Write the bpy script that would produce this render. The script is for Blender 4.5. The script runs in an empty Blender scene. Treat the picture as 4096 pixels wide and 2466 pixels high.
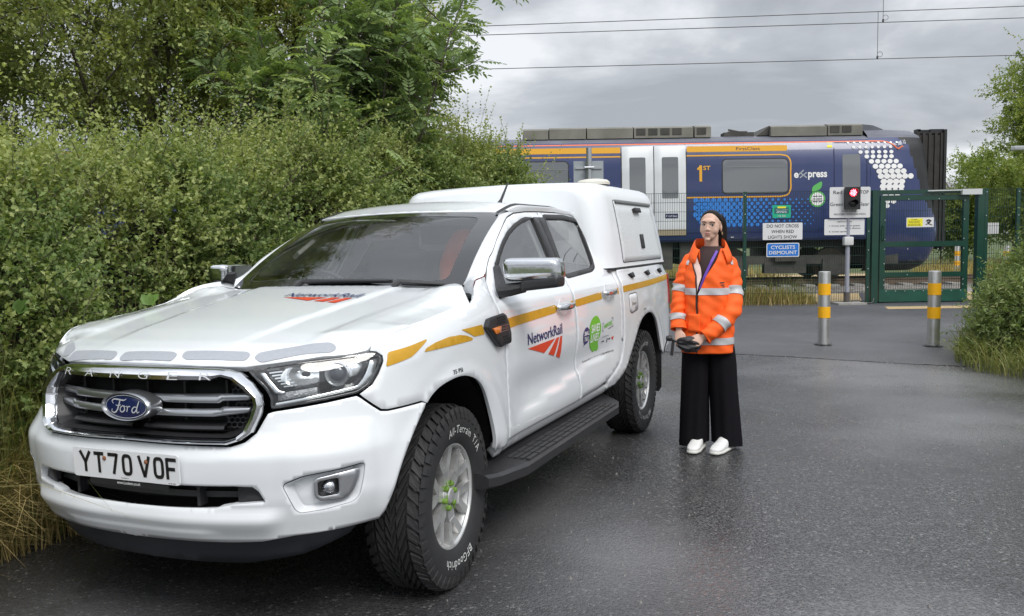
import bpy, bmesh, math, random
import numpy as np
from mathutils import Vector, Matrix, Quaternion
from mathutils.geometry import delaunay_2d_cdt
random.seed(7); RNG = np.random.default_rng(11)
R = math.radians
scn = bpy.context.scene
C = scn.collection

# ---------------------------------------------------------------- camera
cam_d = bpy.data.cameras.new('camera'); cam = bpy.data.objects.new('camera', cam_d); C.objects.link(cam)
cam_d.sensor_width = 36.0; cam_d.lens = 30.586; cam_d.clip_start = 0.05; cam_d.clip_end = 6000
cam.matrix_world = Matrix.Translation((0, 0, 1.4945)) @ Matrix.Rotation(math.pi/2 - 0.07902, 4, 'X') @ Matrix.Rotation(-0.01447, 4, 'Z')
scn.camera = cam
# ---------------------------------------------------------------- sky, sun, exposure
SUN_EL, SUN_ROT = R(48), R(150)
w = bpy.data.worlds.new('World'); scn.world = w; w.use_nodes = True
nt = w.node_tree; nt.nodes.clear()
def wn(t, **k):
    n = nt.nodes.new(t)
    for a, b in k.items(): setattr(n, a, b)
    return n
out = wn('ShaderNodeOutputWorld'); bg = wn('ShaderNodeBackground')
sky = wn('ShaderNodeTexSky', sky_type='NISHITA', sun_disc=False); sky.sun_elevation = SUN_EL; sky.sun_rotation = SUN_ROT
sky.air_density = 1.0; sky.dust_density = 2.0
tc = wn('ShaderNodeTexCoord'); sep = wn('ShaderNodeSeparateXYZ'); nt.links.new(tc.outputs['Generated'], sep.inputs[0])
# project view direction on a flat cloud deck: xy / (z + .18)
add = wn('ShaderNodeMath', operation='ADD'); add.inputs[1].default_value = 0.16
mx = wn('ShaderNodeMath', operation='MAXIMUM'); mx.inputs[1].default_value = 0.0
nt.links.new(sep.outputs[2], mx.inputs[0]); nt.links.new(mx.outputs[0], add.inputs[0])
dv = wn('ShaderNodeVectorMath', operation='DIVIDE'); cmb = wn('ShaderNodeCombineXYZ')
for i in range(3): nt.links.new(add.outputs[0], cmb.inputs[i])
nt.links.new(tc.outputs['Generated'], dv.inputs[0]); nt.links.new(cmb.outputs[0], dv.inputs[1])
mp = wn('ShaderNodeMapping'); mp.inputs['Scale'].default_value = (.62, .62, .0); mp.inputs['Location'].default_value = (1.15, .35, 0)
nt.links.new(dv.outputs[0], mp.inputs[0])
n1 = wn('ShaderNodeTexNoise'); n1.inputs['Scale'].default_value = 1.5; n1.inputs['Detail'].default_value = 8; n1.inputs['Roughness'].default_value = .55; n1.inputs['Distortion'].default_value = .35
nt.links.new(mp.outputs[0], n1.inputs['Vector'])
cr = wn('ShaderNodeValToRGB'); e = cr.color_ramp.elements
e[0].position = .37; e[0].color = (.325, .345, .375, 1); e[1].position = .62; e[1].color = (.70, .72, .75, 1)
m_ = e.new(.50); m_.color = (.43, .452, .485, 1)
nt.links.new(n1.outputs['Fac'], cr.inputs[0])
# an overcast sky is brighter overhead than at the horizon
gr = wn('ShaderNodeMapRange'); gr.inputs[1].default_value = .26; gr.inputs[2].default_value = .90; gr.inputs[3].default_value = .92; gr.inputs[4].default_value = 2.3
nt.links.new(mx.outputs[0], gr.inputs[0])
mul = wn('ShaderNodeMixRGB', blend_type='MULTIPLY'); mul.inputs[0].default_value = 1.0
nt.links.new(cr.outputs[0], mul.inputs[1]); nt.links.new(gr.outputs[0], mul.inputs[2])
sc_ = wn('ShaderNodeMixRGB', blend_type='MULTIPLY'); sc_.inputs[0].default_value = 1.0; sc_.inputs[2].default_value = (10, 10, 10, 1)
nt.links.new(mul.outputs[0], sc_.inputs[1])
mixs = wn('ShaderNodeMixRGB'); mixs.inputs[0].default_value = .95      # cloud cover over the clear sky
nt.links.new(sky.outputs[0], mixs.inputs[1]); nt.links.new(sc_.outputs[0], mixs.inputs[2])
nt.links.new(mixs.outputs[0], bg.inputs[0]); bg.inputs[1].default_value = 0.10
nt.links.new(bg.outputs[0], out.inputs[0])
sl = bpy.data.lights.new('sun', 'SUN'); sl.energy = 1.5; sl.angle = R(25); sl.color = (1, .97, .93)
so = bpy.data.objects.new('sun', sl); C.objects.link(so)
so.rotation_euler = (math.pi/2 - SUN_EL, 0, R(30))
scn.view_settings.view_transform = 'Standard'; scn.view_settings.look = 'None'
scn.view_settings.exposure = 0.52; scn.view_settings.gamma = 1.0
scn.render.engine = 'CYCLES'

# ---------------------------------------------------------------- materials
MATS = {}
def mat(name, col, rough=.5, metal=0., coat=0., spec=.5, var=0., vscale=8., bump=0., bscale=60., emit=None, estr=1., trans=0., rvar=0., coatr=.03, detail=4):
    if name in MATS: return MATS[name]
    m = bpy.data.materials.new(name); m.use_nodes = True; n = m.node_tree; b = n.nodes['Principled BSDF']
    c4 = (*col, 1)
    b.inputs['Base Color'].default_value = c4; b.inputs['Roughness'].default_value = rough; b.inputs['Metallic'].default_value = metal
    b.inputs['Coat Weight'].default_value = coat; b.inputs['Coat Roughness'].default_value = coatr; b.inputs['Specular IOR Level'].default_value = spec
    if trans: b.inputs['Transmission Weight'].default_value = trans
    if emit: b.inputs['Emission Color'].default_value = (*emit, 1); b.inputs['Emission Strength'].default_value = estr
    if var or bump or rvar:
        t = n.nodes.new('ShaderNodeTexCoord'); ns = n.nodes.new('ShaderNodeTexNoise'); ns.inputs['Scale'].default_value = vscale; ns.inputs['Detail'].default_value = detail
        n.links.new(t.outputs['Object'], ns.inputs['Vector'])
        if var:
            mr = n.nodes.new('ShaderNodeMapRange'); mr.inputs[1].default_value = .25; mr.inputs[2].default_value = .75; mr.inputs[3].default_value = 1 - var; mr.inputs[4].default_value = 1 + var
            mm = n.nodes.new('ShaderNodeMixRGB'); mm.blend_type = 'MULTIPLY'; mm.inputs[0].default_value = 1; mm.inputs[1].default_value = c4
            n.links.new(ns.outputs['Fac'], mr.inputs[0]); n.links.new(mr.outputs[0], mm.inputs[2]); n.links.new(mm.outputs[0], b.inputs['Base Color'])
        if rvar:
            mr = n.nodes.new('ShaderNodeMapRange'); mr.inputs[1].default_value = .3; mr.inputs[2].default_value = .7; mr.inputs[3].default_value = max(0, rough - rvar); mr.inputs[4].default_value = rough + rvar
            n.links.new(ns.outputs['Fac'], mr.inputs[0]); n.links.new(mr.outputs[0], b.inputs['Roughness'])
        if bump:
            nb = n.nodes.new('ShaderNodeTexNoise'); nb.inputs['Scale'].default_value = bscale; nb.inputs['Detail'].default_value = 3
            n.links.new(t.outputs['Object'], nb.inputs['Vector'])
            bp = n.nodes.new('ShaderNodeBump'); bp.inputs['Strength'].default_value = min(1, bump); bp.inputs['Distance'].default_value = .01
            n.links.new(nb.outputs['Fac'], bp.inputs['Height']); n.links.new(bp.outputs[0], b.inputs['Normal'])
    MATS[name] = m; return m

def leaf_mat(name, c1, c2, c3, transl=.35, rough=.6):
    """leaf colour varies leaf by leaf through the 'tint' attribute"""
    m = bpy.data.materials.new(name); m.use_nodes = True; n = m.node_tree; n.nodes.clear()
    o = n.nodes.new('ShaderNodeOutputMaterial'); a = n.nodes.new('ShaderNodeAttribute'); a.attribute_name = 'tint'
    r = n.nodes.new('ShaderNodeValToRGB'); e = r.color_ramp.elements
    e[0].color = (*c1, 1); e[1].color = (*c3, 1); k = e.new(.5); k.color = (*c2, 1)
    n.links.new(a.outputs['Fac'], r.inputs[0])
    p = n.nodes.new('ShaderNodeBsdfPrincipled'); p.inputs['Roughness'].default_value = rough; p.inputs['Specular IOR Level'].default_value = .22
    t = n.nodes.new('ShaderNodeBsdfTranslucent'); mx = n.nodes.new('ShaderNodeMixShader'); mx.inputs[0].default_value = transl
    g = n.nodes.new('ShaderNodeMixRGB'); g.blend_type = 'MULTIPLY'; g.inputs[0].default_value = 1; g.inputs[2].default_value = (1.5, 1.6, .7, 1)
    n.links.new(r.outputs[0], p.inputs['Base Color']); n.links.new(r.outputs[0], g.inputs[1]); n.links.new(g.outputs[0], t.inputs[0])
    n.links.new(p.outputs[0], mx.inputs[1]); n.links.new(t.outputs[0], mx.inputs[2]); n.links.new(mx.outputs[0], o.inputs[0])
    MATS[name] = m; return m

# ---------------------------------------------------------------- object helpers
def tag(o, label=None, cat=None, group=None, kind=None):
    if label: o['label'] = label
    if cat: o['category'] = cat
    if group: o['group'] = group
    if kind: o['kind'] = kind
    return o
def thing(name, label, cat, loc=(0, 0, 0), rotz=0., group=None):
    o = bpy.data.objects.new(name, None); o.empty_display_size = .1; C.objects.link(o)
    o.location = loc; o.rotation_euler = (0, 0, rotz); return tag(o, label, cat, group)
def mk(name, V, F, m, parent=None, smooth=True, normals=None, mats=None, midx=None, sharp=None):
    me = bpy.data.meshes.new(name); V = np.asarray(V, dtype=np.float64).reshape(-1, 3)
    me.from_pydata(V.tolist(), [], [tuple(int(i) for i in f) for f in F])
    for mm in (mats or [m]): me.materials.append(mm)
    if midx is not None: me.polygons.foreach_set('material_index', np.asarray(midx, np.int32))
    me.update()
    if smooth:
        if sharp is not None: me.shade_smooth() if hasattr(me, 'shade_smooth') else None; me.set_sharp_from_angle(angle=R(sharp))
        else: me.polygons.foreach_set('use_smooth', np.ones(len(me.polygons), bool))
        if normals is not None:
            nn = np.asarray(normals); me.normals_split_custom_set_from_vertices(nn.tolist())
    o = bpy.data.objects.new(name, me); C.objects.link(o)
    if parent is not None: o.parent = parent
    return o
def mkbm(name, bm, m, parent=None, smooth=True, sharp=35, mats=None):
    me = bpy.data.meshes.new(name); bm.normal_update(); bm.to_mesh(me); bm.free()
    for mm in (mats or [m]): me.materials.append(mm)
    if smooth: me.polygons.foreach_set('use_smooth', np.ones(len(me.polygons), bool)); me.set_sharp_from_angle(angle=R(sharp))
    o = bpy.data.objects.new(name, me); C.objects.link(o)
    if parent is not None: o.parent = parent
    return o
class MB:
    """collects shapes into one mesh"""
    def __init__(s): s.V = []; s.F = []; s.M = []; s.n = 0; s.mi = 0
    def add(s, V, F, mi=None):
        V = np.asarray(V, float).reshape(-1, 3); s.V.append(V)
        for f in F: s.F.append(tuple(int(i) + s.n for i in f)); s.M.append(s.mi if mi is None else mi)
        s.n += len(V); return s
    def box(s, x0, x1, y0, y1, z0, z1, mi=None):
        return s.add([(x0,y0,z0),(x1,y0,z0),(x1,y1,z0),(x0,y1,z0),(x0,y0,z1),(x1,y0,z1),(x1,y1,z1),(x0,y1,z1)],
                     [(0,3,2,1),(4,5,6,7),(0,1,5,4),(1,2,6,5),(2,3,7,6),(3,0,4,7)], mi)
    def obox(s, c, ax, ay, az, mi=None):
        c, ax, ay, az = (np.asarray(v, float) for v in (c, ax, ay, az)); P = []
        for k in (-1, 1):
            for i, j in ((-1,-1),(1,-1),(1,1),(-1,1)): P.append(c + i*ax + j*ay + k*az)
        return s.add(P, [(0,3,2,1),(4,5,6,7),(0,1,5,4),(1,2,6,5),(2,3,7,6),(3,0,4,7)], mi)
    def tube(s, P, r, n=8, mi=None, cap=True):
        P = np.asarray(P, float); k = len(P); r = np.broadcast_to(np.asarray(r, float), (k,))
        T = np.gradient(P, axis=0); T /= np.linalg.norm(T, axis=1)[:, None] + 1e-12
        up = np.array([0, 0, 1.]) if abs(T[0, 2]) < .9 else np.array([1., 0, 0]); V = []
        a = np.cross(T[0], up); a /= np.linalg.norm(a)
        for i in range(k):
            a = a - T[i]*a.dot(T[i]); a /= np.linalg.norm(a) + 1e-12; b = np.cross(T[i], a)
            for j in range(n):
                q = 2*math.pi*j/n; V.append(P[i] + r[i]*(math.cos(q)*a + math.sin(q)*b))
        F = [(i*n + j, i*n + (j+1) % n, (i+1)*n + (j+1) % n, (i+1)*n + j) for i in range(k-1) for j in range(n)]
        if cap: F += [tuple(range(n))[::-1], tuple((k-1)*n + j for j in range(n))]
        return s.add(V, F, mi)
    def lathe(s, prof, n=24, mi=None, axis='z', c=(0, 0, 0), cap=False):
        V = []
        for r, h in prof:
            for j in range(n):
                q = 2*math.pi*j/n; a, b = r*math.cos(q), r*math.sin(q)
                V.append({'z': (a, b, h), 'y': (b, h, a), 'x': (h, a, b)}[axis])
        k = len(prof); F = [(i*n + j, i*n + (j+1) % n, (i+1)*n + (j+1) % n, (i+1)*n + j) for i in range(k-1) for j in range(n)]
        if cap: F += [tuple(range(n))[::-1], tuple((k-1)*n + j for j in range(n))]
        return s.add(np.array(V) + np.array(c), F, mi)
    def prism(s, poly, h, fn, mi=None):
        """polygon (2-D, ccw) extruded by h through fn(u, v, w) -> xyz; triangulated caps"""
        poly = [tuple(p) for p in poly]; k = len(poly); tr = tri2d(poly)
        V = [fn(u, v, 0.) for u, v in poly] + [fn(u, v, h) for u, v in poly]
        F = [tuple(t[::-1]) for t in tr] + [tuple(i + k for i in t) for t in tr] + [(i, (i+1) % k, k + (i+1) % k, k + i) for i in range(k)]
        return s.add(V, F, mi)
    def build(s, name, m, parent=None, smooth=False, sharp=35, mats=None):
        V = np.concatenate(s.V) if s.V else np.zeros((0, 3))
        return mk(name, V, s.F, m, parent, smooth, mats=mats, midx=s.M if mats else None, sharp=sharp if smooth else None)
def tri2d(poly):
    r = delaunay_2d_cdt([Vector(p) for p in poly], [], [list(range(len(poly)))], 1, 1e-7)
    if len(r[0]) != len(poly): return [tuple(range(len(poly)))]
    T = []
    for f in r[2]:
        a, b, c = (r[3][i][0] if r[3][i] else i for i in f)
        ar = (poly[b][0]-poly[a][0])*(poly[c][1]-poly[a][1]) - (poly[c][0]-poly[a][0])*(poly[b][1]-poly[a][1])
        T.append((a, b, c) if ar > 0 else (a, c, b))
    return T
def area2(P): P = np.asarray(P); x, y = P[:, 0], P[:, 1]; return .5*np.sum(x*np.roll(y, -1) - y*np.roll(x, -1))
def ccw(P): return [tuple(p) for p in (P if area2(P) > 0 else P[::-1])]
def resample(P, h, closed=True):
    P = np.asarray(P, float); Q = np.vstack([P, P[:1]]) if closed else P; out = []
    for a, b in zip(Q[:-1], Q[1:]):
        k = max(1, int(math.ceil(np.hypot(*(b - a))/h)))
        out += [a + (b - a)*i/k for i in range(k)]
    if not closed: out.append(Q[-1])
    return np.array(out)
def chaikin(P, it=2, closed=True):
    P = np.asarray(P, float)
    for _ in range(it):
        Q = np.roll(P, -1, axis=0) if closed else P[1:]; A = P if closed else P[:-1]
        N = np.empty((2*len(A), P.shape[1])); N[0::2] = .75*A + .25*Q; N[1::2] = .25*A + .75*Q
        P = N if closed else np.vstack([P[:1], N, P[-1:]])
    return P
def rnd(P, r, n=4):
    """round polygon corners with radius-like distance r"""
    P = np.asarray(P, float); k = len(P); out = []
    for i in range(k):
        a, b, c = P[i-1], P[i], P[(i+1) % k]; d1, d2 = np.linalg.norm(a-b), np.linalg.norm(c-b)
        t = min(r, d1*.45, d2*.45); p, q = b + (a-b)/d1*t, b + (c-b)/d2*t
        for j in range(n + 1):
            s = j/n; out.append((1-s)**2*p + 2*s*(1-s)*b + s*s*q)
    return np.array(out)
def crom(P, n=8, closed=False):
    P = np.asarray(P, float); k = len(P); out = []
    E = np.vstack([P[-1:], P, P[:2]]) if closed else np.vstack([2*P[:1]-P[1:2], P, 2*P[-1:]-P[-2:-1]])
    for i in range(1, len(E)-2):
        p0, p1, p2, p3 = E[i-1:i+3]
        for t in np.linspace(0, 1, n, endpoint=False): out.append(.5*(2*p1 + (p2-p0)*t + (2*p0-5*p1+4*p2-p3)*t*t + (3*p1-p0-3*p2+p3)*t**3))
    if not closed: out.append(P[-1])
    return np.array(out)
def inside(P, poly):
    P = np.asarray(P); x, y = P[:, 0], P[:, 1]; c = np.zeros(len(P), bool); q = np.asarray(poly); j = len(q) - 1
    for i in range(len(q)):
        xi, yi = q[i]; xj, yj = q[j]
        with np.errstate(divide='ignore', invalid='ignore'): c ^= ((yi > y) != (yj > y)) & (x < (xj - xi)*(y - yi)/(yj - yi + 1e-15) + xi)
        j = i
    return c
def fnorm(fn, U, e=2e-3):
    du = fn(U + [e, 0]) - fn(U - [e, 0]); dv_ = fn(U + [0, e]) - fn(U - [0, e]); n = np.cross(du, dv_)
    return n/(np.linalg.norm(n, axis=1)[:, None] + 1e-12)
def panel_data(poly, fn, h=.03, hb=None, holes=(), depth=.015, soft=.5, off=0., symm=False):
    """sheet of the surface fn(uv)->xyz inside poly (minus holes), edges rolled and returned inwards by depth"""
    if depth <= .0035: soft = 0.
    loops = [resample(ccw(poly), hb or h*.6)] + [resample(ccw(q)[::-1], hb or h*.6) for q in holes]
    B = np.vstack(loops); E = []; k = 0
    for L in loops: E += [(k+i, k+(i+1) % len(L)) for i in range(len(L))]; k += len(L)
    lo, hi = loops[0].min(0), loops[0].max(0)
    gx, gy = np.arange(lo[0] + h*.5, hi[0], h), np.arange(lo[1] + h*.5, hi[1], h)
    G = np.array([(x + (h*.5 if j % 2 else 0), y) for j, y in enumerate(gy) for x in gx]).reshape(-1, 2)
    if len(G):
        ok = inside(G, loops[0])
        for L in loops[1:]: ok &= ~inside(G, L)
        G = G[ok]
        if len(G):
            dmin = np.full(len(G), 1e9)
            for i in range(0, len(B), 400): dmin = np.minimum(dmin, np.min(np.hypot(G[:, None, 0]-B[None, i:i+400, 0], G[:, None, 1]-B[None, i:i+400, 1]), axis=1))
            G = G[dmin > h*.45]
    A = np.vstack([B, G]) if len(G) else B
    r = delaunay_2d_cdt([Vector(p) for p in A], E, [], 1, 1e-7)
    U = np.array([tuple(v) for v in r[0]]); T = []
    cen = np.array([U[list(f)].mean(0) for f in r[2]]); keep = inside(cen, loops[0])
    for L in loops[1:]: keep &= ~inside(cen, L)
    for f, ok in zip(r[2], keep):
        if not ok: continue
        a, b, c = f
        ar = (U[b][0]-U[a][0])*(U[c][1]-U[a][1]) - (U[c][0]-U[a][0])*(U[b][1]-U[a][1])
        T.append((a, b, c) if ar > 0 else (a, c, b))
    N = fnorm(fn, U); V = fn(U) + N*off; nv = len(V); Nn = N.copy(); V0 = V.copy(); VX, NX_ = [], []; F = list(T); k = 0
    for L in loops:
        m = len(L); idx = np.arange(k, k+m)
        # boundary tangents -> outward direction in the sheet
        P = V0[idx]; t = np.roll(P, -1, axis=0) - np.roll(P, 1, axis=0); o = np.cross(t, N[idx]); o /= np.linalg.norm(o, axis=1)[:, None] + 1e-12
        seam = (np.abs(L[:, 0]) < 1e-9) if symm else np.zeros(m, bool); ks = np.where(seam, 0., 1.)[:, None]
        nn = N[idx] + soft*o*ks; nn[seam] *= [1, 0, 1]; Nn[idx] = nn/np.linalg.norm(nn, axis=1)[:, None]
        V[idx] = V0[idx] - N[idx]*(.0015 if depth > .004 else 0)*ks
        a0 = nv + sum(len(x) for x in VX); VX.append(V[idx]); VX.append(V0[idx] - N[idx]*depth - o*depth*.15); NX_.append(o); NX_.append(o)
        for i in range(m):
            j = (i+1) % m
            if not (seam[i] and seam[j]): F.append((a0+i, a0+m+i, a0+m+j, a0+j))
        k += m
    if VX: V = np.vstack([V]+VX); Nn = np.vstack([Nn]+NX_)
    return V, F, Nn
MIR = np.array([1, -1, 1.])
def panel(name, poly, fn, m, parent, mirror=False, both=False, **k):
    V, F, N = panel_data(poly, fn, symm=both, **k)
    if mirror or both: V2, F2, N2 = V*MIR, [f[::-1] for f in F], N*MIR
    if both: F = F + [tuple(i + len(V) for i in f) for f in F2]; V = np.vstack([V, V2]); N = np.vstack([N, N2])
    elif mirror: V, F, N = V2, F2, N2
    return mk(name, V, F, m, parent, True, normals=N)
def text_data(s, size=1., bold=0., spacing=1., align='CENTER', shear=0.):
    """flat triangulated lettering, centred on the origin, letter height = size"""
    cu = bpy.data.curves.new('t', 'FONT'); cu.body = s; cu.size = 1.; cu.offset = bold; cu.space_character = spacing; cu.align_x = align; cu.shear = shear; cu.resolution_u = 3
    o = bpy.data.objects.new('t', cu); C.objects.link(o); dg = bpy.context.evaluated_depsgraph_get(); me = bpy.data.meshes.new_from_object(o.evaluated_get(dg))
    V = np.array([v.co[:] for v in me.vertices]).reshape(-1, 3); F = [tuple(p.vertices) for p in me.polygons]
    bpy.data.objects.remove(o); bpy.data.curves.remove(cu); bpy.data.meshes.remove(me)
    V = V*size/.72
    return V, F
def text_box(s, w, hgt, bold=0., spacing=1., shear=0.):
    """lettering scaled to fill a w x hgt box centred on the origin -> 2-D verts, faces"""
    if s[0] == '~':                                        # a line of print too small to read: dashes as long as its words
        ws = [len(q) for q in s[1:].split()]; tot = sum(ws) + len(ws) - 1; x = -w/2; V, F = [], []
        for q in ws: d = w*q/tot; F.append(tuple(range(len(V), len(V)+4))); V += [(x, -hgt*.32), (x+d, -hgt*.32), (x+d, hgt*.32), (x, hgt*.32)]; x += d + w/tot
        return np.array(V), F
    V, F = text_data(s, 1., bold, spacing, shear=shear); lo, hi = V.min(0), V.max(0); V = V - (lo + hi)/2
    V[:, 0] *= w/(hi[0]-lo[0]); V[:, 1] *= hgt/(hi[1]-lo[1]); return V[:, :2], F
def stroke(P, wd, closed=False):
    """thick polyline -> 2-D verts, quad faces"""
    P = np.asarray(P, float); k = len(P); V = []; wd = np.broadcast_to(wd, (k,))
    for i in range(k):
        a = P[i-1] if (i or closed) else P[i]; b = P[(i+1) % k] if (i < k-1 or closed) else P[i]
        t1 = (P[i]-a); t2 = (b-P[i]); t1 = t1/(np.linalg.norm(t1)+1e-9) if np.linalg.norm(t1) > 1e-9 else t2/np.linalg.norm(t2); t2 = t2/np.linalg.norm(t2) if np.linalg.norm(t2) > 1e-9 else t1
        n1 = np.array([-t1[1], t1[0]]); n2 = np.array([-t2[1], t2[0]]); m = n1+n2; l = np.linalg.norm(m); m = n1 if l < .3 else m/l; s = min(1.6, 1/max(.3, m.dot(n1)))
        V += [P[i]+m*wd[i]*.5*s, P[i]-m*wd[i]*.5*s]
    F = [(2*i, 2*i+1, 2*i+3, 2*i+2) for i in range(k-1)] + ([(2*k-2, 2*k-1, 1, 0)] if closed else [])
    return np.array(V), F
def flatmesh(name, V2, F, fn, m, parent, smooth=False, mirror=False):
    V = fn(np.asarray(V2, float)); return mk(name, V*(MIR if mirror else 1), F if not mirror else [f[::-1] for f in F], m, parent, smooth)
def lerp(t, a, b): return np.interp(t, a, b)
def smo(a, b, x): t = np.clip((x - a)/(b - a), 0, 1); return t*t*(3 - 2*t)

# ================================================================ PICKUP TRUCK
# truck frame: origin on the ground under the front axle, x forward, y to its left, z up
def paint_mat(name, col):
    m = mat(name, col, .38, 0, 1.0, .5); n = m.node_tree; b = n.nodes['Principled BSDF']
    t = n.nodes.new('ShaderNodeTexCoord'); v = n.nodes.new('ShaderNodeTexVoronoi'); v.inputs['Scale'].default_value = 75
    n.links.new(t.outputs['Object'], v.inputs['Vector'])
    # rain beads: a dome in roughly every third cell
    sp = n.nodes.new('ShaderNodeSeparateColor'); n.links.new(v.outputs['Color'], sp.inputs[0])
    rad = n.nodes.new('ShaderNodeMapRange'); rad.inputs[1].default_value = .72; rad.inputs[2].default_value = 1; rad.inputs[3].default_value = 0; rad.inputs[4].default_value = .34
    n.links.new(sp.outputs[0], rad.inputs[0])
    sb = n.nodes.new('ShaderNodeMath'); sb.operation = 'SUBTRACT'; sb.use_clamp = True; n.links.new(rad.outputs[0], sb.inputs[0]); n.links.new(v.outputs['Distance'], sb.inputs[1])
    bp = n.nodes.new('ShaderNodeBump'); bp.inputs['Strength'].default_value = .55; bp.inputs['Distance'].default_value = .012
    n.links.new(sb.outputs[0], bp.inputs['Height']); n.links.new(bp.outputs[0], b.inputs['Coat Normal'])
    n2 = n.nodes.new('ShaderNodeTexNoise'); n2.inputs['Scale'].default_value = 2.2; n2.inputs['Detail'].default_value = 6; n.links.new(t.outputs['Object'], n2.inputs['Vector'])
    mr = n.nodes.new('ShaderNodeMapRange'); mr.inputs[1].default_value = .35; mr.inputs[2].default_value = .7; mr.inputs[3].default_value = .02; mr.inputs[4].default_value = .10
    n.links.new(n2.outputs['Fac'], mr.inputs[0]); n.links.new(mr.outputs[0], b.inputs['Coat Roughness'])
    # road film low on the panels
    sx = n.nodes.new('ShaderNodeSeparateXYZ'); n.links.new(t.outputs['Object'], sx.inputs[0])
    lo = n.nodes.new('ShaderNodeMapRange'); lo.inputs[1].default_value = .75; lo.inputs[2].default_value = .42; lo.inputs[3].default_value = 0; lo.inputs[4].default_value = .5
    n.links.new(sx.outputs[2], lo.inputs[0]); dm = n.nodes.new('ShaderNodeMath'); dm.operation = 'MULTIPLY'; n.links.new(lo.outputs[0], dm.inputs[0]); n.links.new(n2.outputs['Fac'], dm.inputs[1])
    mm = n.nodes.new('ShaderNodeMixRGB'); mm.inputs[1].default_value = (*col, 1); mm.inputs[2].default_value = (.42, .40, .37, 1); n.links.new(dm.outputs[0], mm.inputs[0]); n.links.new(mm.outputs[0], b.inputs['Base Color'])
    return m
WHITE = paint_mat('white_paint', (.74, .765, .79))
GELW = mat('white_gelcoat', (.72, .745, .765), .32, coat=.4, var=.03, vscale=3)
CHROME = mat('chrome', (.62, .63, .65), .09, 1.0, bump=.03, bscale=25, rvar=.04, vscale=30)
SILVER = mat('silver_trim', (.45, .46, .48), .28, .9)
ALLOY = mat('alloy', (.66, .66, .65), .34, .75, var=.12, vscale=14, rvar=.1)
BLK = mat('black_plastic', (.018, .018, .020), .48, bump=.12, bscale=400, rvar=.08, vscale=6)
BLKG = mat('black_gloss', (.010, .010, .011), .12, coat=.6)
DARK = mat('dark_void', (.006, .006, .007), .8)
RUB = mat('tyre_rubber', (.022, .022, .023), .62, var=.25, vscale=9, bump=.15, bscale=180)
TWHITE = mat('tyre_lettering', (.62, .62, .61), .6, var=.12, vscale=60)
LIME = mat('lime_plastic', (.13, .24, .03), .6)
SEAL = mat('window_rubber', (.015, .015, .016), .55)
YEL = mat('amber_reflective_tape', (.56, .30, .012), .38, var=.10, vscale=40, coat=.2)
SLV = mat('white_reflective_tape', (.34, .355, .385), .38, var=.06, vscale=60)
NAVY = mat('navy_vinyl', (.018, .028, .13), .3); REDV = mat('orange_red_vinyl', (.66, .062, .022), .3)
GRNV = mat('green_vinyl', (.16, .50, .025), .3); PURV = mat('indigo_vinyl', (.030, .022, .13), .3); WHV = mat('white_vinyl', (.8, .8, .8), .35); BLKV = mat('black_vinyl', (.012, .012, .014), .35)
CLEAR = None
def glass_mat(name, tint, rmin, rough=.01, r90=.9):
    m = bpy.data.materials.new(name); m.use_nodes = True; n = m.node_tree; n.nodes.clear(); o = n.nodes.new('ShaderNodeOutputMaterial')
    t = n.nodes.new('ShaderNodeBsdfTransparent'); t.inputs[0].default_value = (*tint, 1); g = n.nodes.new('ShaderNodeBsdfGlossy'); g.inputs['Roughness'].default_value = rough
    lw = n.nodes.new('ShaderNodeLayerWeight'); lw.inputs[0].default_value = .35; mr = n.nodes.new('ShaderNodeMapRange'); mr.inputs[3].default_value = rmin; mr.inputs[4].default_value = r90
    x = n.nodes.new('ShaderNodeMixShader'); n.links.new(lw.outputs['Fresnel'], mr.inputs[0]); n.links.new(mr.outputs[0], x.inputs[0]); n.links.new(t.outputs[0], x.inputs[1]); n.links.new(g.outputs[0], x.inputs[2]); n.links.new(x.outputs[0], o.inputs[0])
    MATS[name] = m; return m
GLASS = glass_mat('tinted_glass', (.55, .60, .58), .10, .008); WSG = glass_mat('windscreen_glass', (.97, .985, .98), .14, .010, .60); LENS = glass_mat('lamp_lens', (.93, .95, .96), .04, .008)
DGLASS = glass_mat('side_glass', (.74, .78, .77), .34, .006)

PL = [(.925,0),(.915,.25),(.862,.48),(.79,.64),(.70,.755),(.58,.845),(.43,.905),(.25,.93),(0,.937),(-.35,.93),(-.7,.918),(-1.5,.918),(-2.3,.918),(-2.7,.93),(-3.25,.94),(-3.7,.925),(-4.05,.90),(-4.28,.87)]
def _plan():
    P = np.array([(PL[1][0], -PL[1][1])] + PL + [(2*PL[-1][0]-PL[-2][0], 2*PL[-1][1]-PL[-2][1])]); o = []
    for i in range(1, len(P)-2):
        p0, p1, p2, p3 = P[i-1], P[i], P[i+1], P[i+2]
        for t in np.linspace(0, 1, 24, endpoint=False): o.append(.5*((2*p1)+(p2-p0)*t+(2*p0-5*p1+4*p2-p3)*t*t+(3*p1-p0-3*p2+p3)*t**3))
    o.append(P[-2]); o = np.array(o); s = np.r_[0, np.cumsum(np.hypot(*np.diff(o, axis=0).T))]
    ss = np.linspace(0, s[-1], 700); X = np.interp(ss, s, o[:, 0]); Y = np.interp(ss, s, o[:, 1])
    for _ in range(6): X[1:-1] = (X[:-2]+2*X[1:-1]+X[2:])/4; Y[1:-1] = (Y[:-2]+2*Y[1:-1]+Y[2:])/4
    dx, dy = np.gradient(X, ss), np.gradient(Y, ss); n = np.hypot(dx, dy); return ss, X, Y, dy/n, -dx/n
SS, PX, PY, NX, NY = _plan()
def smtab(t, xs, ys): return sum(w_*np.interp(t+d, xs, ys) for d, w_ in ((-.016, .25), (0, .5), (.016, .25)))
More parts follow.
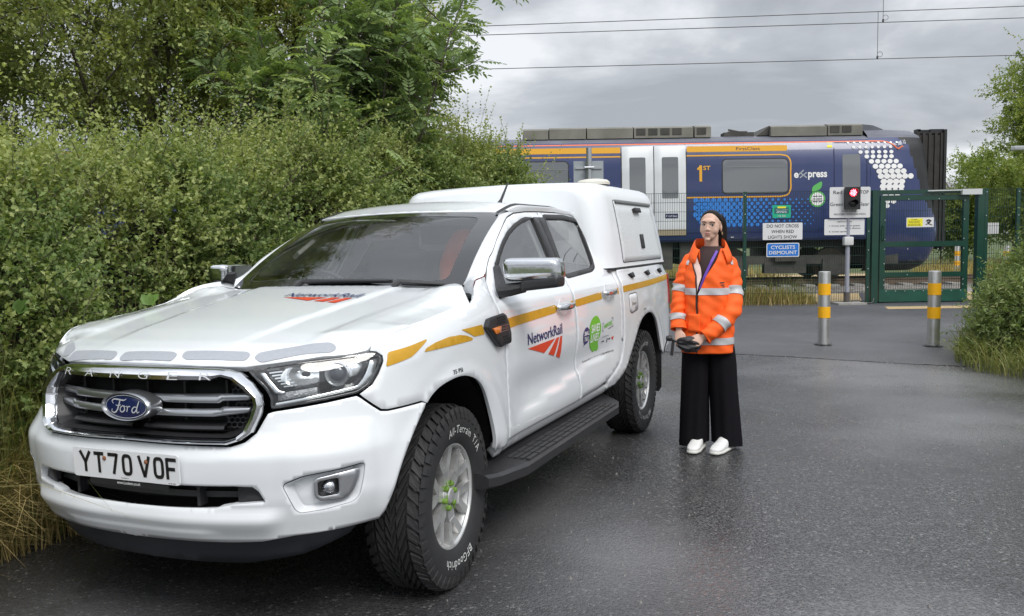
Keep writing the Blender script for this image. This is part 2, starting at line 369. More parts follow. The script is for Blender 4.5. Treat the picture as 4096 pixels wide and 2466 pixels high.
FZ = [.2,.30,.36,.42,.50,.58,.66,.74,.80,.86,.95,1.0,1.05,1.10,1.15,1.3]
FO = [-.15,-.09,-.06,-.035,-.015,0,0,-.005,-.03,-.045,-.06,-.07,-.09,-.13,-.19,-.4]
def side_off(x, z):
    fen = smo(-.75, -.35, x); zs = 1.03 + .10*smo(.55, -.45, x)
    o = -.07*smo(0, .25, .58-z) - .02*smo(0, .1, .50-z)
    o = o - .018*np.exp(-((z-.74)/.10)**2)*smo(-.5, -.8, x)*smo(-2.5, -2.3, x)
    # scalloped lower door line sweeping up to the rear
    zc = .62 + .10*smo(-.6, -2.2, x); o = o + .012*smo(zc-.02, zc+.02, z)*smo(zc+.22, zc+.03, z)*smo(-.62, -.9, x)*smo(-2.4, -2.1, x)*-1
    o = o - .012*smo(.98, 1.2, z)*(1-fen); d = np.maximum(z-zs, 0); o = o - fen*(d*.12 + 2.9*d*d)
    g = np.maximum(z-1.245, 0); cab = (1-fen)*smo(-2.62, -2.45, x)
    o = o - (1-fen)*(.035*smo(1.16, 1.26, z)) - cab*(g*.46 + .12*g*g)
    for cx in (0., -3.25):
        r = np.hypot(x-cx, z-.42); o = o + .014*np.exp(-((r-.50)/.05)**2)*smo(.3, .5, z) + .004*np.exp(-((r-.60)/.05)**2)
    return o
def S(s, z, off=0.):
    s = np.asarray(s, float); z = np.asarray(z, float)
    x = np.interp(s, SS, PX); y = np.interp(s, SS, PY); nx = np.interp(s, SS, NX); ny = np.interp(s, SS, NY)
    wf = smo(.10, .75, np.clip(nx, 0, 1)); o = wf*smtab(z, FZ, FO) + (1-wf)*side_off(x, z) + off
    t = .115*smo(1.13, 1.36, z)*smo(-2.78, -2.42, x)*smo(-.34, -.56, x)          # the cab narrows above its waist
    return np.stack([x + nx*o - .917*t, y + ny*o - .39*t, z - .0785*t], -1)
def Sf(off=0.): return lambda U: S(U[:, 0], U[:, 1], off)
def Sb(U):
    """bumper skin: the body surface plus its pods, ridges and lower lip"""
    s, z = U[:, 0], U[:, 1]; zc = np.interp(s, [0, .32, .62, .97], [.715, .723, .749, .769])
    tri = lambda d, w_: (lambda f: f*f*(3-2*f)*.6 + f*.4)(np.clip(1 - np.abs(d)/w_, 0, 1))
    o = .015*tri(z-zc, np.where(z > zc, .075, .16))*smo(1.08, .86, s)*smo(.12, .5, s)
    o = o + .008*smo(.850, .818, z)*smo(.60, .70, s)*smo(1.01, .95, s)*smo(.45, .60, z)
    o = o + .022*tri(z-.505, np.where(z > .505, .05, .075))*smo(.66, .56, s + (.5-z)*.35)
    o = o + .009*smo(.480, .450, z)*smo(.42, .30, s)*smo(.40, .44, z)
    return S(s, z, o)
HX = [.95,.88,.84,.80,.74,.66,.5,.3,0,-.3,-.5]; HZ = [1.0,1.03,1.06,1.082,1.105,1.125,1.152,1.181,1.225,1.268,1.292]
def hoodz(x, y):
    a = np.abs(y); xe = x + .42*a*a*smo(.2, .9, x); z = smtab(xe, HX[::-1], HZ[::-1])
    z = z - .02*(a/.8)**2 - np.interp(x, [-.35,-.2,0,.3,.5,.7], [.08,.068,.05,.033,.05,.05])*smo(.6, .92, a)
    z = z + .010*smo(.42, .36, a + .10*x)*smo(.80, .3, x) + .005*smo(.60, .66, a + .1*x)*smo(.80, .70, a + .1*x)*smo(.7, .3, x)
    return z
_hx = []; 
for s_, z_ in [(1.036,1.106),(1.060,1.122),(1.137,1.140),(1.291,1.160),(1.405,1.168),(1.583,1.186),(1.68,1.198),(1.77,1.213),(1.835,1.236),(1.90,1.262)]:
    q = S(s_, z_); _hx.append((q[0], q[1], q[2] - float(hoodz(q[0], q[1]))))
_hx = np.array(_hx[::-1]); _hood0 = hoodz
def hoodz(x, y):
    x = np.asarray(x, float); a = np.abs(y); ye = np.interp(x, _hx[:, 0], _hx[:, 1]); return _hood0(x, y) + np.interp(x, _hx[:, 0], _hx[:, 2])*smo(-.30, .0, a - ye)*smo(.56, .44, x)
def Hf(off=0.): return lambda U: np.stack([U[:, 0], U[:, 1], hoodz(U[:, 0], U[:, 1]) + off], -1)
def wsh(u, v):
    u = np.asarray(u, float); v = np.asarray(v, float)[..., None]
    b = np.stack([-.41-.10*u*u, .71*u, 1.288-.034*u*u], -1); t = np.stack([-1.13-.10*u*u, .605*u, 1.662-.022*u*u], -1)
    return b*(1-v) + t*v + np.array([.45, 0, .89])*(.03*4*v*(1-v))
def Wf(off=0.): return lambda U: wsh(U[:, 0]/.7, U[:, 1]/.82) + np.array([.45, 0, .89])*off
def roofz(x, y):
    a = np.abs(y); return 1.742 - .08*smo(-1.5, -1.05, x) - .035*(a/.6)**2 - .035*smo(.52, .72, a)**1.2 - .03*smo(-2.0, -2.5, x)
def Rf(U): return np.stack([U[:, 0], U[:, 1], roofz(U[:, 0], U[:, 1])], -1)

truck = thing('pickup_truck', 'white double cab pickup with amber side stripes and a white rear canopy, beside the hedge', 'pickup truck', (-1.07466, 4.01742, -.0137), -1.97321)
truck.rotation_euler = (R(.9), 0, -1.97321)      # the verge side of the road falls away slightly
T_ = truck
ARCH_F = crom([(1.036,.50),(1.075,.60),(1.122,.691),(1.19,.785),(1.262,.856),(1.34,.898),(1.43,.916),(1.53,.921),(1.62,.908),(1.72,.872),(1.80,.808),(1.865,.715),(1.915,.61),(1.945,.505)], 4)
ai = int(np.argmin(np.hypot(ARCH_F[:, 0]-1.262, ARCH_F[:, 1]-.856)))
DOORF = [(2.093,.52),(2.095,.845),(2.089,.986),(2.06,1.06),(2.03,1.13),(2.018,1.19),(2.035,1.25),(2.075,1.295),(2.13,1.33)]
DTOP = [(2.13,1.33),(2.179,1.368),(2.244,1.417),(2.404,1.497),(2.56,1.565),(2.717,1.628),(2.853,1.655),(3.05,1.668),(3.258,1.673)]
DB = [(3.252,1.673),(3.19,1.45),(3.128,1.26),(3.132,1.186),(3.146,1.125),(3.155,1.02),(3.172,.813),(3.195,.677),(3.205,.60),(3.20,.52)]
fend = list(ARCH_F[ai:]) + [(2.0,.50),(2.086,.50)] + [(a-.008, b) for a, b in DOORF[1:]][:-1] + [(2.10,1.322),(1.99,1.305),(1.90,1.272),(1.835,1.236),(1.77,1.213),(1.68,1.198),(1.583,1.186),(1.405,1.168),(1.291,1.160),(1.137,1.140),(1.060,1.122),(1.036,1.106),(1.022,1.086),(1.045,1.082),(1.064,1.066),(1.062,1.045),(1.035,.998),(1.006,.962),(.974,.944),(.952,.932),(.962,.922),(1.0,.892),(1.034,.868),(1.06,.864),(1.136,.867),(1.235,.870)]
for mi_ in (False, True):
    panel('front_fender', fend, Sf(), WHITE, T_, mirror=mi_, h=.028, hb=.014, depth=.02)
# hood
hl = [(.503,.806)] + [(x_, y_ - .005) for x_, y_, _ in _hx[::-1] if -.25 < x_ < .47] + [(-.33,.805),(-.39,.765),(-.43,.715),(-.425,.55),(-.40,.3),(-.39,0)]
hf = [(.832,0),(.826,.14),(.81,.27),(.785,.38),(.765,.45),(.722,.535),(.667,.635),(.589,.722)]
half = hf + hl; hood_poly = half + [(x, -y) for x, y in half[::-1] if abs(y) > 1e-6]
panel('hood', hood_poly, Hf(), WHITE, T_, h=.026, hb=.016, depth=.03, soft=.9)
# doors with window openings
FWIN = [(3.118,1.636),(3.0,1.624),(2.933,1.615),(2.767,1.580),(2.619,1.538),(2.471,1.480),(2.345,1.420),(2.262,1.373),(2.215,1.315),(2.20,1.268),(3.02,1.272)]
RWIN = rnd([(3.318,1.640),(3.70,1.645),(3.905,1.628),(3.925,1.60),(3.90,1.541),(3.83,1.375),(3.795,1.325),(3.70,1.302),(3.172,1.280)], .03, 3)
fdoor = DOORF + DTOP[1:] + DB[1:]
RDTOP = [(3.262,1.673),(3.6,1.674),(3.85,1.664),(3.97,1.640),(4.02,1.60),(4.03,1.53),(3.99,1.42),(3.985,1.34),(4.03,1.285),(4.076,1.24)]
rdoor = [(a+.009, b) for a, b in DB[::-1]][:-1] + [(3.262,1.673)] + RDTOP[1:] + [(4.067,1.18),(4.083,1.10),(4.092,.76),(4.076,.675),(4.02,.628),(3.94,.599),(3.80,.56),(3.60,.535)]
rdoor = rdoor[1:] + [(3.21,.52)]
def ring(P, d):
    P = np.asarray(ccw(P)); t = np.roll(P, -1, 0) - np.roll(P, 1, 0); n = np.stack([t[:, 1], -t[:, 0]], 1); n /= np.linalg.norm(n, axis=1)[:, None]; return P + n*d
HRP = mat('chrome_handle', (.65, .66, .68), .10, 1.0)
for mi_ in (False, True):
    d = panel('front_door', fdoor, Sf(), WHITE, T_, mirror=mi_, h=.03, hb=.016, holes=[ring(FWIN, .004)], depth=.02)
    panel('window_seal', ring(FWIN, .016), Sf(.003), SEAL, d, mirror=mi_, h=.02, hb=.02, holes=[ring(FWIN, -.008)], depth=.012)
    panel('window_glass', FWIN, Sf(-.010), DGLASS, d, mirror=mi_, h=.05, hb=.04, depth=.003)
    panel('pillar_trim', [(3.122,1.640),(3.205,1.641),(3.112,1.270),(3.03,1.270)], Sf(.005), BLK, d, mirror=mi_, h=.05, depth=.008)
    r_ = panel('rear_door', rdoor, Sf(), WHITE, T_, mirror=mi_, h=.03, hb=.016, holes=[ring(RWIN, .004)], depth=.02)
    panel('window_seal', ring(RWIN, .022), Sf(.003), SEAL, r_, mirror=mi_, h=.02, hb=.02, holes=[ring(RWIN, -.008)], depth=.012)
    panel('window_glass', RWIN, Sf(-.010), DGLASS, r_, mirror=mi_, h=.05, hb=.04, depth=.003)
    panel('pillar_trim', [(3.214,1.641),(3.305,1.642),(3.165,1.277),(3.12,1.272)], Sf(.005), BLK, r_, mirror=mi_, h=.05, depth=.008)
    for dd, s0, s1, z0, zc in ((d, 2.815, 3.075, 1.108, 1.108), (r_, 3.70, 3.955, 1.134, 1.134)):
        cx = (s0+s1)/2 - .01
        q = [(cx+.062*math.cos(a), zc+.05*math.sin(a)) for a in np.linspace(0, 2*math.pi, 24, endpoint=False)]
        V, F, N = panel_data(q, lambda U: S(U[:, 0], U[:, 1], .0015 - .016*np.clip(1-((U[:, 0]-cx)/.062)**2-((U[:, 1]-zc)/.05)**2, 0, 1)), h=.014, depth=.002)
        mk('handle_cup', V*(MIR if mi_ else 1), F if not mi_ else [f[::-1] for f in F], WHITE, dd)
        V, F = [], []; n_ = 14
        for i in range(n_):
            t = i/(n_-1); sx = s0 + (s1-s0)*t; o_ = .012 + .030*math.sin(math.pi*min(1, max(0, t)))**.5; hz = .020*(.75 + .25*math.sin(math.pi*t))
            for j in range(8):
                a = 2*math.pi*j/8; p = S(np.array(sx), np.array(z0 + hz*math.sin(a)), o_ + .012*math.cos(a)); V.append(p)
        F = [(i*8+j, i*8+(j+1) % 8, (i+1)*8+(j+1) % 8, (i+1)*8+j) for i in range(n_-1) for j in range(8)] + [tuple(range(8))[::-1], tuple((n_-1)*8+j for j in range(8))]
        mk('door_handle', np.array(V)*(MIR if mi_ else 1), F if mi_ else [f[::-1] for f in F], HRP, dd)
    # cab quarter, sill, bed side
    panel('cab_quarter', [(4.100,.80),(4.150,.78),(4.150,1.262),(4.085,1.30),(4.03,1.36),(4.045,1.45),(4.085,1.55),(4.09,1.66),(3.98,1.672),(3.90,1.672),(3.98,1.648),(4.03,1.605),(4.04,1.53),(4.0,1.42),(3.995,1.345),(4.04,1.29),(4.086,1.245),(4.076,1.18),(4.092,1.10)], Sf(-.004), WHITE, T_, mirror=mi_, h=.03, depth=.03)
    arch_r = crom([(3.985,.487),(4.11,.538),(4.244,.626),(4.384,.755),(4.50,.854),(4.618,.908),(4.75,.925),(4.87,.908),(5.0,.850),(5.10,.765),(5.18,.665),(5.235,.575)], 4)
    panel('bed_side', list(arch_r) + [(5.30,.53),(5.50,.545),(5.66,.58),(5.70,.70),(5.715,.90),(5.715,1.15),(5.70,1.24),(5.66,1.268),(4.165,1.270),(4.158,1.2),(4.158,.80),(4.12,.69),(4.06,.63),(3.95,.59),(3.80,.545),(3.80,.487)], Sf(), WHITE, T_, mirror=mi_, h=.028, hb=.014, depth=.02)
    panel('door_sill', [(2.0,.455),(3.79,.455),(3.98,.475),(3.79,.52),(2.0,.512)], Sf(-.012), WHITE, T_, mirror=mi_, h=.03, depth=.05)
    # A pillar and roof side rail as lofted strips
    nB = 26; tb = np.linspace(0, 1, nB); Bc = crom([(1.842,1.241),(1.90,1.276),(1.99,1.309),(2.10,1.327)] + [(a, b+.006) for a, b in DTOP[1:7]], 6)
    Bc = resample(Bc, .0001, False)[:1].tolist() and Bc; L = np.r_[0, np.cumsum(np.hypot(*np.diff(Bc, axis=0).T))]; Bs = np.stack([np.interp(tb*L[-1], L, Bc[:, 0]), np.interp(tb*L[-1], L, Bc[:, 1])], 1)
    va = np.interp(tb, [0, .12, .22, 1], [-.03, .02, .10, 1.0]); A_ = wsh(np.full(nB, .985), va) - np.array([.45, 0, .89])*.005; Bp = S(Bs[:, 0], Bs[:, 1], 0); rows = []; nc = 7
    for k in range(nc):
        t = k/(nc-1); mid = A_*(1-t) + Bp*t; rows.append(mid + np.array([.25, .62, .74])*(.028*math.sin(math.pi*t)**.8)[None] if False else mid + np.array([.22, .60, .75])[None]*.012*math.sin(math.pi*t))
    V = np.concatenate(rows); F = [(k*nB+i, k*nB+i+1, (k+1)*nB+i+1, (k+1)*nB+i) for k in range(nc-1) for i in range(nB-1)]
    mk('windscreen_pillar', V*(MIR if mi_ else 1), F if mi_ else [f[::-1] for f in F], WHITE, T_)
    xs = np.linspace(-1.235, -2.47, 30); Dc = np.array(DTOP[6:] + RDTOP[1:4] + [(4.09,1.66)]); zt = np.interp(1.554-xs, Dc[:, 0], Dc[:, 1]) + .006
    Bp = S(np.interp(-xs, -PX, SS), zt, 0); A_ = np.stack([xs, np.full(30, .600), roofz(xs, np.full(30, .600))], -1); rows = []
    for k in range(7):
        t = k/6; rows.append(A_*(1-t) + Bp*t + np.array([0, .45, .9])*.016*math.sin(math.pi*t))
    V = np.concatenate(rows); F = [(k*30+i, k*30+i+1, (k+1)*30+i+1, (k+1)*30+i) for k in range(6) for i in range(29)]
    mk('roof_rail', V*(MIR if mi_ else 1), F if mi_ else [f[::-1] for f in F], WHITE, T_)
    V = []; xs2 = np.linspace(-1.21, -2.47, 24)
    for x_ in xs2:
        for y_, dz in ((.582, .004), (.592, .010), (.602, .004)): V.append((x_, y_, roofz(x_, y_) + dz))
    F = [(3*i+j, 3*i+j+1, 3*i+j+4, 3*i+j+3) for i in range(23) for j in range(2)]
    mk('roof_ditch_moulding', np.array(V)*(MIR if mi_ else 1), F if mi_ else [f[::-1] for f in F], SEAL, T_)
rp = [(-1.135-.10*(y/.60)**2, y) for y in np.linspace(-.60, .60, 15)] + [(-2.47, .60), (-2.47, -.60)]
panel('roof', rp, Rf, WHITE, T_, h=.04, depth=.02)
# body core (dark), wheel-arch liners, floor so that no light leaks through the panel gaps
mb = MB()
for sy in (-1, 1): pass
mb.box(.30, .62, -.70, .70, .42, .98); mb.box(-.42, .30, -.52, .52, .45, 1.02); mb.box(-2.50, -.44, -.80, .80, .48, .62); mb.box(-4.20, -2.50, -.62, .62, .55, 1.20)
mb.box(-2.66, -2.50, -.84, .84, .50, 1.24); mb.box(-4.22, -3.86, -.84, .84, .62, 1.22); mb.box(-.52, -.42, -.80, .80, .50, 1.20)
mb.build('chassis_core', DARK, T_)
for cx in (0, -3.22):
    for sy in (-1, 1):
        m2 = MB(); pr = []
        for i in range(15):
            a = math.pi*(.02 + .96*i/14); pr.append((cx + .47*math.cos(a) + (.03 if cx == 0 else .02), .48 + .465*math.sin(a)))
        V = [(x_, sy*y_, z_) for y_ in (.48, .70, .868) for x_, z_ in pr]; F = [(k*15+i, k*15+i+1, (k+1)*15+i+1, (k+1)*15+i) for k in range(2) for i in range(14)]
        m2.add(V, F); V = [(cx, sy*.48, .48)] + [(x_, sy*.48, z_) for x_, z_ in pr]; m2.add(V, [(0, i+1, i+2) for i in range(14)]); m2.build('wheel_arch_liner', BLK, T_)
# windscreen
WB = rnd([(-.70,.0),(.70,.0),(.70,.82),(-.70,.82)], .05, 4)
panel('windscreen', WB, Wf(), WSG, T_, h=.06, hb=.05, depth=.004)
panel('windscreen_frit', WB, Wf(.002), BLKG, T_, h=.05, hb=.04, depth=.002, holes=[rnd([(-.615,.055),(.615,.055),(.60,.755),(-.60,.755)], .07, 5)])
cb = rnd([(-.135,.57),(.10,.57),(.14,.76),(-.175,.76)], .03, 3)
panel('camera_housing', cb, Wf(-.03), mat('housing_grey', (.05, .045, .05), .5), T_, h=.05, depth=.04)
# cowl and wipers
mb = MB(); 
V = []
for i in range(21):
    u = -1.06 + 2.12*i/20; p = wsh(u, -.06); V += [p + [0, 0, -.012], p + [.07, 0, -.035], p + [.10, 0, -.08]]
mb.add(V, [(3*i+j, 3*i+j+1, 3*i+j+4, 3*i+j+3) for i in range(20) for j in range(2)]); mb.build('cowl', BLK, T_, True)
for (a0, a1, nm) in (((-.40, -.17, 1.292), (-.42, .36, 1.296), 0), ((-.40, .40, 1.286), (-.50, .72, 1.264), 1)):
    mb = MB(); a0 = np.array(a0); a1 = np.array(a1); mb.tube([a0+[.02, 0, -.01], a0+[.0, .03, .018], a0*.6+a1*.4+[0, 0, .016], a1+[0, 0, .012]], [.016, .013, .009, .006], 6)
    mb.obox((a0*.45+a1*.55)+[-.01, 0, .008], (a1-a0)*.46, (.008, 0, .002), (0, 0, .006)); mb.build('wiper', BLK, T_, True)
# ---------------------------------------------------------------- front end
bump = [(0,.415),(.215,.42),(.42,.418),(.55,.422),(.67,.440),(.92,.449),(1.012,.450),(1.030,.478)] + [tuple(p) for p in ARCH_F[:ai]] + [(1.255,.856),(1.233,.862),(1.134,.859),(1.058,.856),(1.028,.860),(.993,.885),(.953,.917),(.938,.926),(.821,.912),(.692,.900),(.612,.892),(.590,.886),(.574,.862),(.548,.820),(.506,.790),(.455,.776),(.25,.778),(0,.781),(0,.636),(.467,.638),(.535,.634),(.556,.617),(.577,.577),(.458,.569),(.387,.554),(.2,.551),(0,.549)]
FOGR = rnd([(.636,.639),(.71,.668),(.836,.680),(.938,.691),(.931,.634),(.913,.567),(.888,.547),(.784,.532),(.698,.527),(.679,.541)], .02, 3)
bp_ = panel('front_bumper', bump, Sb, WHITE, T_, both=True, h=.014, hb=.010, holes=[FOGR], depth=.035, soft=.8)
FC = np.array(ring(FOGR, -.003)); FI = FC*.80 + np.array([.795,.606])*.20
for mi_ in (False, True):
    A_ = Sb(FC); B_ = S(FI[:, 0], FI[:, 1], -.028); m_ = len(FC); V = np.vstack([A_ , B_]); F = [(i, (i+1) % m_, m_+(i+1) % m_, m_+i) for i in range(m_)]
    if mi_: V = V*MIR; F = [f[::-1] for f in F]
    mk('fog_lamp_pocket', V, F, WHITE, bp_)
    panel('fog_lamp_backing', FI, Sf(-.028), WHITE, bp_, mirror=mi_, h=.03, depth=.004)
    bez = rnd([(.748,.650),(.922,.671),(.916,.636),(.888,.587),(.861,.563),(.768,.567),(.75,.585)], .018, 3); op = rnd([(.762,.640),(.838,.646),(.838,.585),(.775,.582),(.762,.590)], .012, 3)
    panel('fog_lamp_bezel', bez, Sf(.004), SILVER, bp_, mirror=mi_, h=.015, hb=.01, holes=[op], depth=.035)
    panel('fog_lamp_well', ring(op, .004), Sf(-.024), BLKG, bp_, mirror=mi_, h=.03, depth=.003)
    c0 = S(np.array(.803), np.array(.612), -.018)*(MIR if mi_ else 1); mb = MB(); mb.lathe([(0, .022), (.012, .020), (.022, .012), (.027, 0)], 16, axis='x'); o = mb.build('fog_lamp_lens', CHROME, bp_, True); o.location = c0
panel('intake_backing', [(0,.555),(.58,.575),(.58,.64),(0,.64)], Sf(-.09), DARK, T_, both=True, h=.06, depth=.01)
for mi_ in (False, True): panel('intake_side_plate', [(.470,.572),(.575,.580),(.553,.617),(.533,.632),(.470,.636)], Sf(-.022), BLK, T_, mirror=mi_, h=.03, depth=.02)
mb = MB(); V, F, N = panel_data([(0,.575),(.50,.580),(.50,.602),(0,.600)], Sf(-.06), h=.05, depth=.03); mb.add(V, F); mb.add(V*MIR, [f[::-1] for f in F])
mb.build('intake_bar', BLK, T_)
for y_ in (-.30, .30): mb = MB(); p = S(np.array(abs(y_)), np.array(.6), -.045); mb.box(p[0]-.03, p[0]+.01, y_-.007, y_+.007, .553, .637); mb.build('intake_slat', BLK, T_)
panel('bumper_valance', [(0,.305),(.45,.312),(.70,.345),(.90,.405),(.955,.455),(.60,.452),(0,.435)], Sf(-.035), mat('valance_plastic', (.022, .024, .030), .42, rvar=.1, vscale=5), T_, both=True, h=.04, depth=.05)
mb = MB(); mb.box(.10, .62, -.45, .45, .33, .42); mb.build('skid_plate', DARK, T_)
# grille: chrome surround, recessed walls, bars, honeycomb
GO = [(0,1.054),(.20,1.053),(.37,1.049),(.43,1.045),(.48,1.033),(.535,1.0),(.575,.955),(.582,.92),(.568,.880),(.54,.825),(.50,.797),(.45,.783),(.25,.785),(0,.788)]
GI = [(0,1.000),(.20,1.002),(.365,1.004),(.40,1.019),(.44,1.011),(.49,.975),(.527,.945),(.533,.92),(.518,.875),(.495,.830),(.47,.812),(.435,.802),(.25,.803),(0,.806)]
grille = bpy.data.objects.new('grille', None); C.objects.link(grille); grille.parent = T_; grille.empty_display_size = .1
def densify(P, k=5): return crom(P, k) if False else np.vstack([np.linspace(a, b, k, endpoint=False) for a, b in zip(P[:-1], P[1:])] + [P[-1:]])
go, gi = densify(np.array(GO)), densify(np.array(GI)); m_ = len(go); rows = []
for t, o_ in ((0, -.01), (.04, .012), (.22, .026), (.50, .034), (.80, .026), (.97, .006), (1, -.02)):
    q = go*(1-t) + gi*t; rows.append(S(q[:, 0], q[:, 1], o_))
V = np.concatenate(rows); F = [(k*m_+i, k*m_+i+1, (k+1)*m_+i+1, (k+1)*m_+i) for k in range(6) for i in range(m_-1)]; F = [f[::-1] for f in F]
V = np.vstack([V, V*MIR]); n0 = 7*m_; F = F + [tuple(i+n0 for i in f[::-1]) for f in F]
o = mk('surround', V, F, CHROME, grille, sharp=28)
bmm = bmesh.new(); bmm.from_mesh(o.data); bmesh.ops.remove_doubles(bmm, verts=bmm.verts, dist=.0005); bmesh.ops.recalc_face_normals(bmm, faces=bmm.faces); bmm.to_mesh(o.data); bmm.free(); o.data.set_sharp_from_angle(angle=R(28))
rows = []
for sc, o_ in ((1., -.015), (.97, -.05), (.93, -.10)):
    q = (gi - [0, .905])*[sc, sc] + [0, .905]; rows.append(S(q[:, 0], q[:, 1], o_))
V = np.concatenate(rows); F = [(k*m_+i, k*m_+i+1, (k+1)*m_+i+1, (k+1)*m_+i) for k in range(2) for i in range(m_-1)]; V = np.vstack([V, V*MIR]); F = [f[::-1] for f in F] + [tuple(i+3*m_ for i in f) for f in F]
mk('inner_wall', V, F, BLK, grille)
panel('backing', [tuple(p) for p in gi*[.94, 1] + [0, 0]], Sf(-.11), DARK, grille, both=True, h=.06, depth=.004)
for mi_ in (False, True):
    panel('bar', [(.0,.921),(.38,.921),(.395,.929),(.50,.931),(.512,.936),(.512,.952),(.49,.957),(.0,.951)], Sf(-.030), SILVER, grille, mirror=mi_, h=.02, depth=.045, soft=1.2)
    panel('bar', [(.0,.872),(.36,.872),(.50,.886),(.512,.893),(.512,.908),(.40,.909),(.385,.902),(.0,.897)], Sf(-.030), SILVER, grille, mirror=mi_, h=.02, depth=.045, soft=1.2)
for y_ in (-.36, -.18, .0, .18, .36): mb = MB(); p = S(np.array(abs(y_)), np.array(.9), -.095); mb.box(p[0]-.01, p[0]+.012, y_-.005, y_+.005, .81, 1.0); mb.build('slat', BLK, grille)
mb = MB()
for (s0, s1, z0, z1) in ((.40, .50, .955, 1.0), (.40, .525, .835, .885), (.44, .52, .905, .93)):
    hx = .0135; row = 0; z_ = z0
    while z_ < z1:
        s_ = s0 + (hx*.87 if row % 2 else 0)
        while s_ < s1:
            lim = np.interp(z_, [.80, .83, .86, .92, .95, .975, 1.01], [.45, .48, .505, .525, .52, .485, .43])
            if s_ < lim:
                q = [(s_+hx*math.cos(a), z_+hx*.8*math.sin(a)) for a in np.arange(6)*math.pi/3+math.pi/6]; V2, F2 = stroke(q, .0032, True); P3 = S(V2[:, 0], V2[:, 1], -.080)
                mb.add(P3, F2); mb.add(P3*MIR, F2)
            s_ += hx*1.74
        z_ += hx*1.2; row += 1
mb.build('honeycomb', mat('grille_black', (.028, .028, .030), .4), grille)['kind'] = 'stuff'
for y0, y1 in ((-.40, -.03), (.03, .40)):
    mb = MB(); pr = []; ys = np.linspace(y0, y1, 9)
    for z_, o_ in ((.846, -.10), (.836, -.045), (.826, -.040), (.818, -.05), (.812, -.10)): pr.append([S(np.array(abs(y_)), np.array(z_), o_)*(1, math.copysign(1, y_), 1) for y_ in ys])
    V = np.concatenate([np.array(p) for p in pr]); mb.add(V, [(k*9+i, k*9+i+1, (k+1)*9+i+1, (k+1)*9+i) for k in range(4) for i in range(8)]); mb.build('shelf', BLK, grille, True)
RN = mat('embossed_chrome', (.62, .63, .65), .3, .25)
xs = np.linspace(-.345, .355, 6)
for ch, x0 in zip('RANGER', xs):
    mb = MB(); V2, F2 = text_box(ch, .048, .026, bold=-.012); P3 = S(np.abs(V2[:, 0]+x0), V2[:, 1]+1.0265, .0375); P3[:, 1] *= np.sign(V2[:, 0]+x0+1e-9); mb.add(P3, F2); mb.build('letter', RN, grille)
# oval badge
def ell(a, b, n=48): return [(a*math.cos(t), b*math.sin(t)) for t in np.linspace(0, 2*math.pi, n, endpoint=False)]
BX = .892
mb = MB(); V = []; rr = [(1.0, -.05), (1.0, 0.), (.985, .010), (.94, .016), (.90, .014), (.87, .007), (.86, .004)]
for f_, o_ in rr: V += [(BX + o_, -y_*f_, .909 + z_*(f_ if f_ > .9 else f_*.985)) for y_, z_ in ell(.122, .055)]
mb.add(V, [(k*48+i, k*48+(i+1) % 48, (k+1)*48+(i+1) % 48, (k+1)*48+i) for k in range(6) for i in range(48)]); bad = mb.build('badge_bezel', SILVER, grille, True)
mb = MB(); V = [(BX + .010, 0, .909)]
for f_, o_ in ((.5, .0095), (.8, .008), (1., .005)): V += [(BX + o_, -y_*f_, .909 + z_*f_) for y_, z_ in ell(.106, .0475)]
mb.add(V, [(0, 1+i, 1+(i+1) % 48) for i in range(48)] + [(1+k*48+i, 1+(k+1)*48+i, 1+(k+1)*48+(i+1) % 48, 1+k*48+(i+1) % 48) for k in range(2) for i in range(48)]); mb.build('badge', mat('badge_blue', (.008, .016, .085), .18, coat=1.), grille, True)
mb = MB(); fd = lambda V2: np.stack([BX + .012 - .004*(V2[:, 0]/.1)**2, V2[:, 0], .909 + V2[:, 1]], -1)
for P, w_ in (([(-.058,.010),(-.064,.019),(-.052,.027),(-.030,.026),(-.004,.024),(.010,.030)], [.003,.004,.005,.006,.005,.002]),
              ([(-.022,.024),(-.030,.006),(-.040,-.014),(-.054,-.024),(-.068,-.020),(-.066,-.010)], [.005,.006,.006,.005,.004,.003]), ([(-.046,.004),(-.034,.003),(-.020,.006)], [.003,.004,.003]),
              ([(-.010,.004),(-.022,-.004),(-.024,-.016),(-.014,-.020),(-.003,-.012),(-.004,.000),(-.010,.004),(.006,.000)], [.003,.004,.005,.004,.005,.004,.004,.002]),
              ([(.008,.004),(.012,-.004),(.008,-.019)], [.003,.005,.004]), ([(.010,-.008),(.018,.002),(.026,.001)], [.003,.003,.004]),
              ([(.056,.000),(.044,.000),(.034,-.010),(.036,-.020),(.047,-.018),(.056,-.006)], [.003,.004,.005,.005,.004,.004]), ([(.070,.024),(.062,.008),(.056,-.008),(.058,-.020),(.068,-.016)], [.003,.005,.005,.004,.002])):
    Pc = crom(P, 5); wc = np.interp(np.linspace(0, 1, len(Pc)), np.linspace(0, 1, len(w_)), w_); V2, F2 = stroke(Pc, wc); mb.add(fd(V2), F2)
V2, F2 = stroke(ell(.0995, .0425), .0022, True); mb.add(fd(V2) - [.001, 0, 0], F2)
mb.build('badge_script', RN, grille)
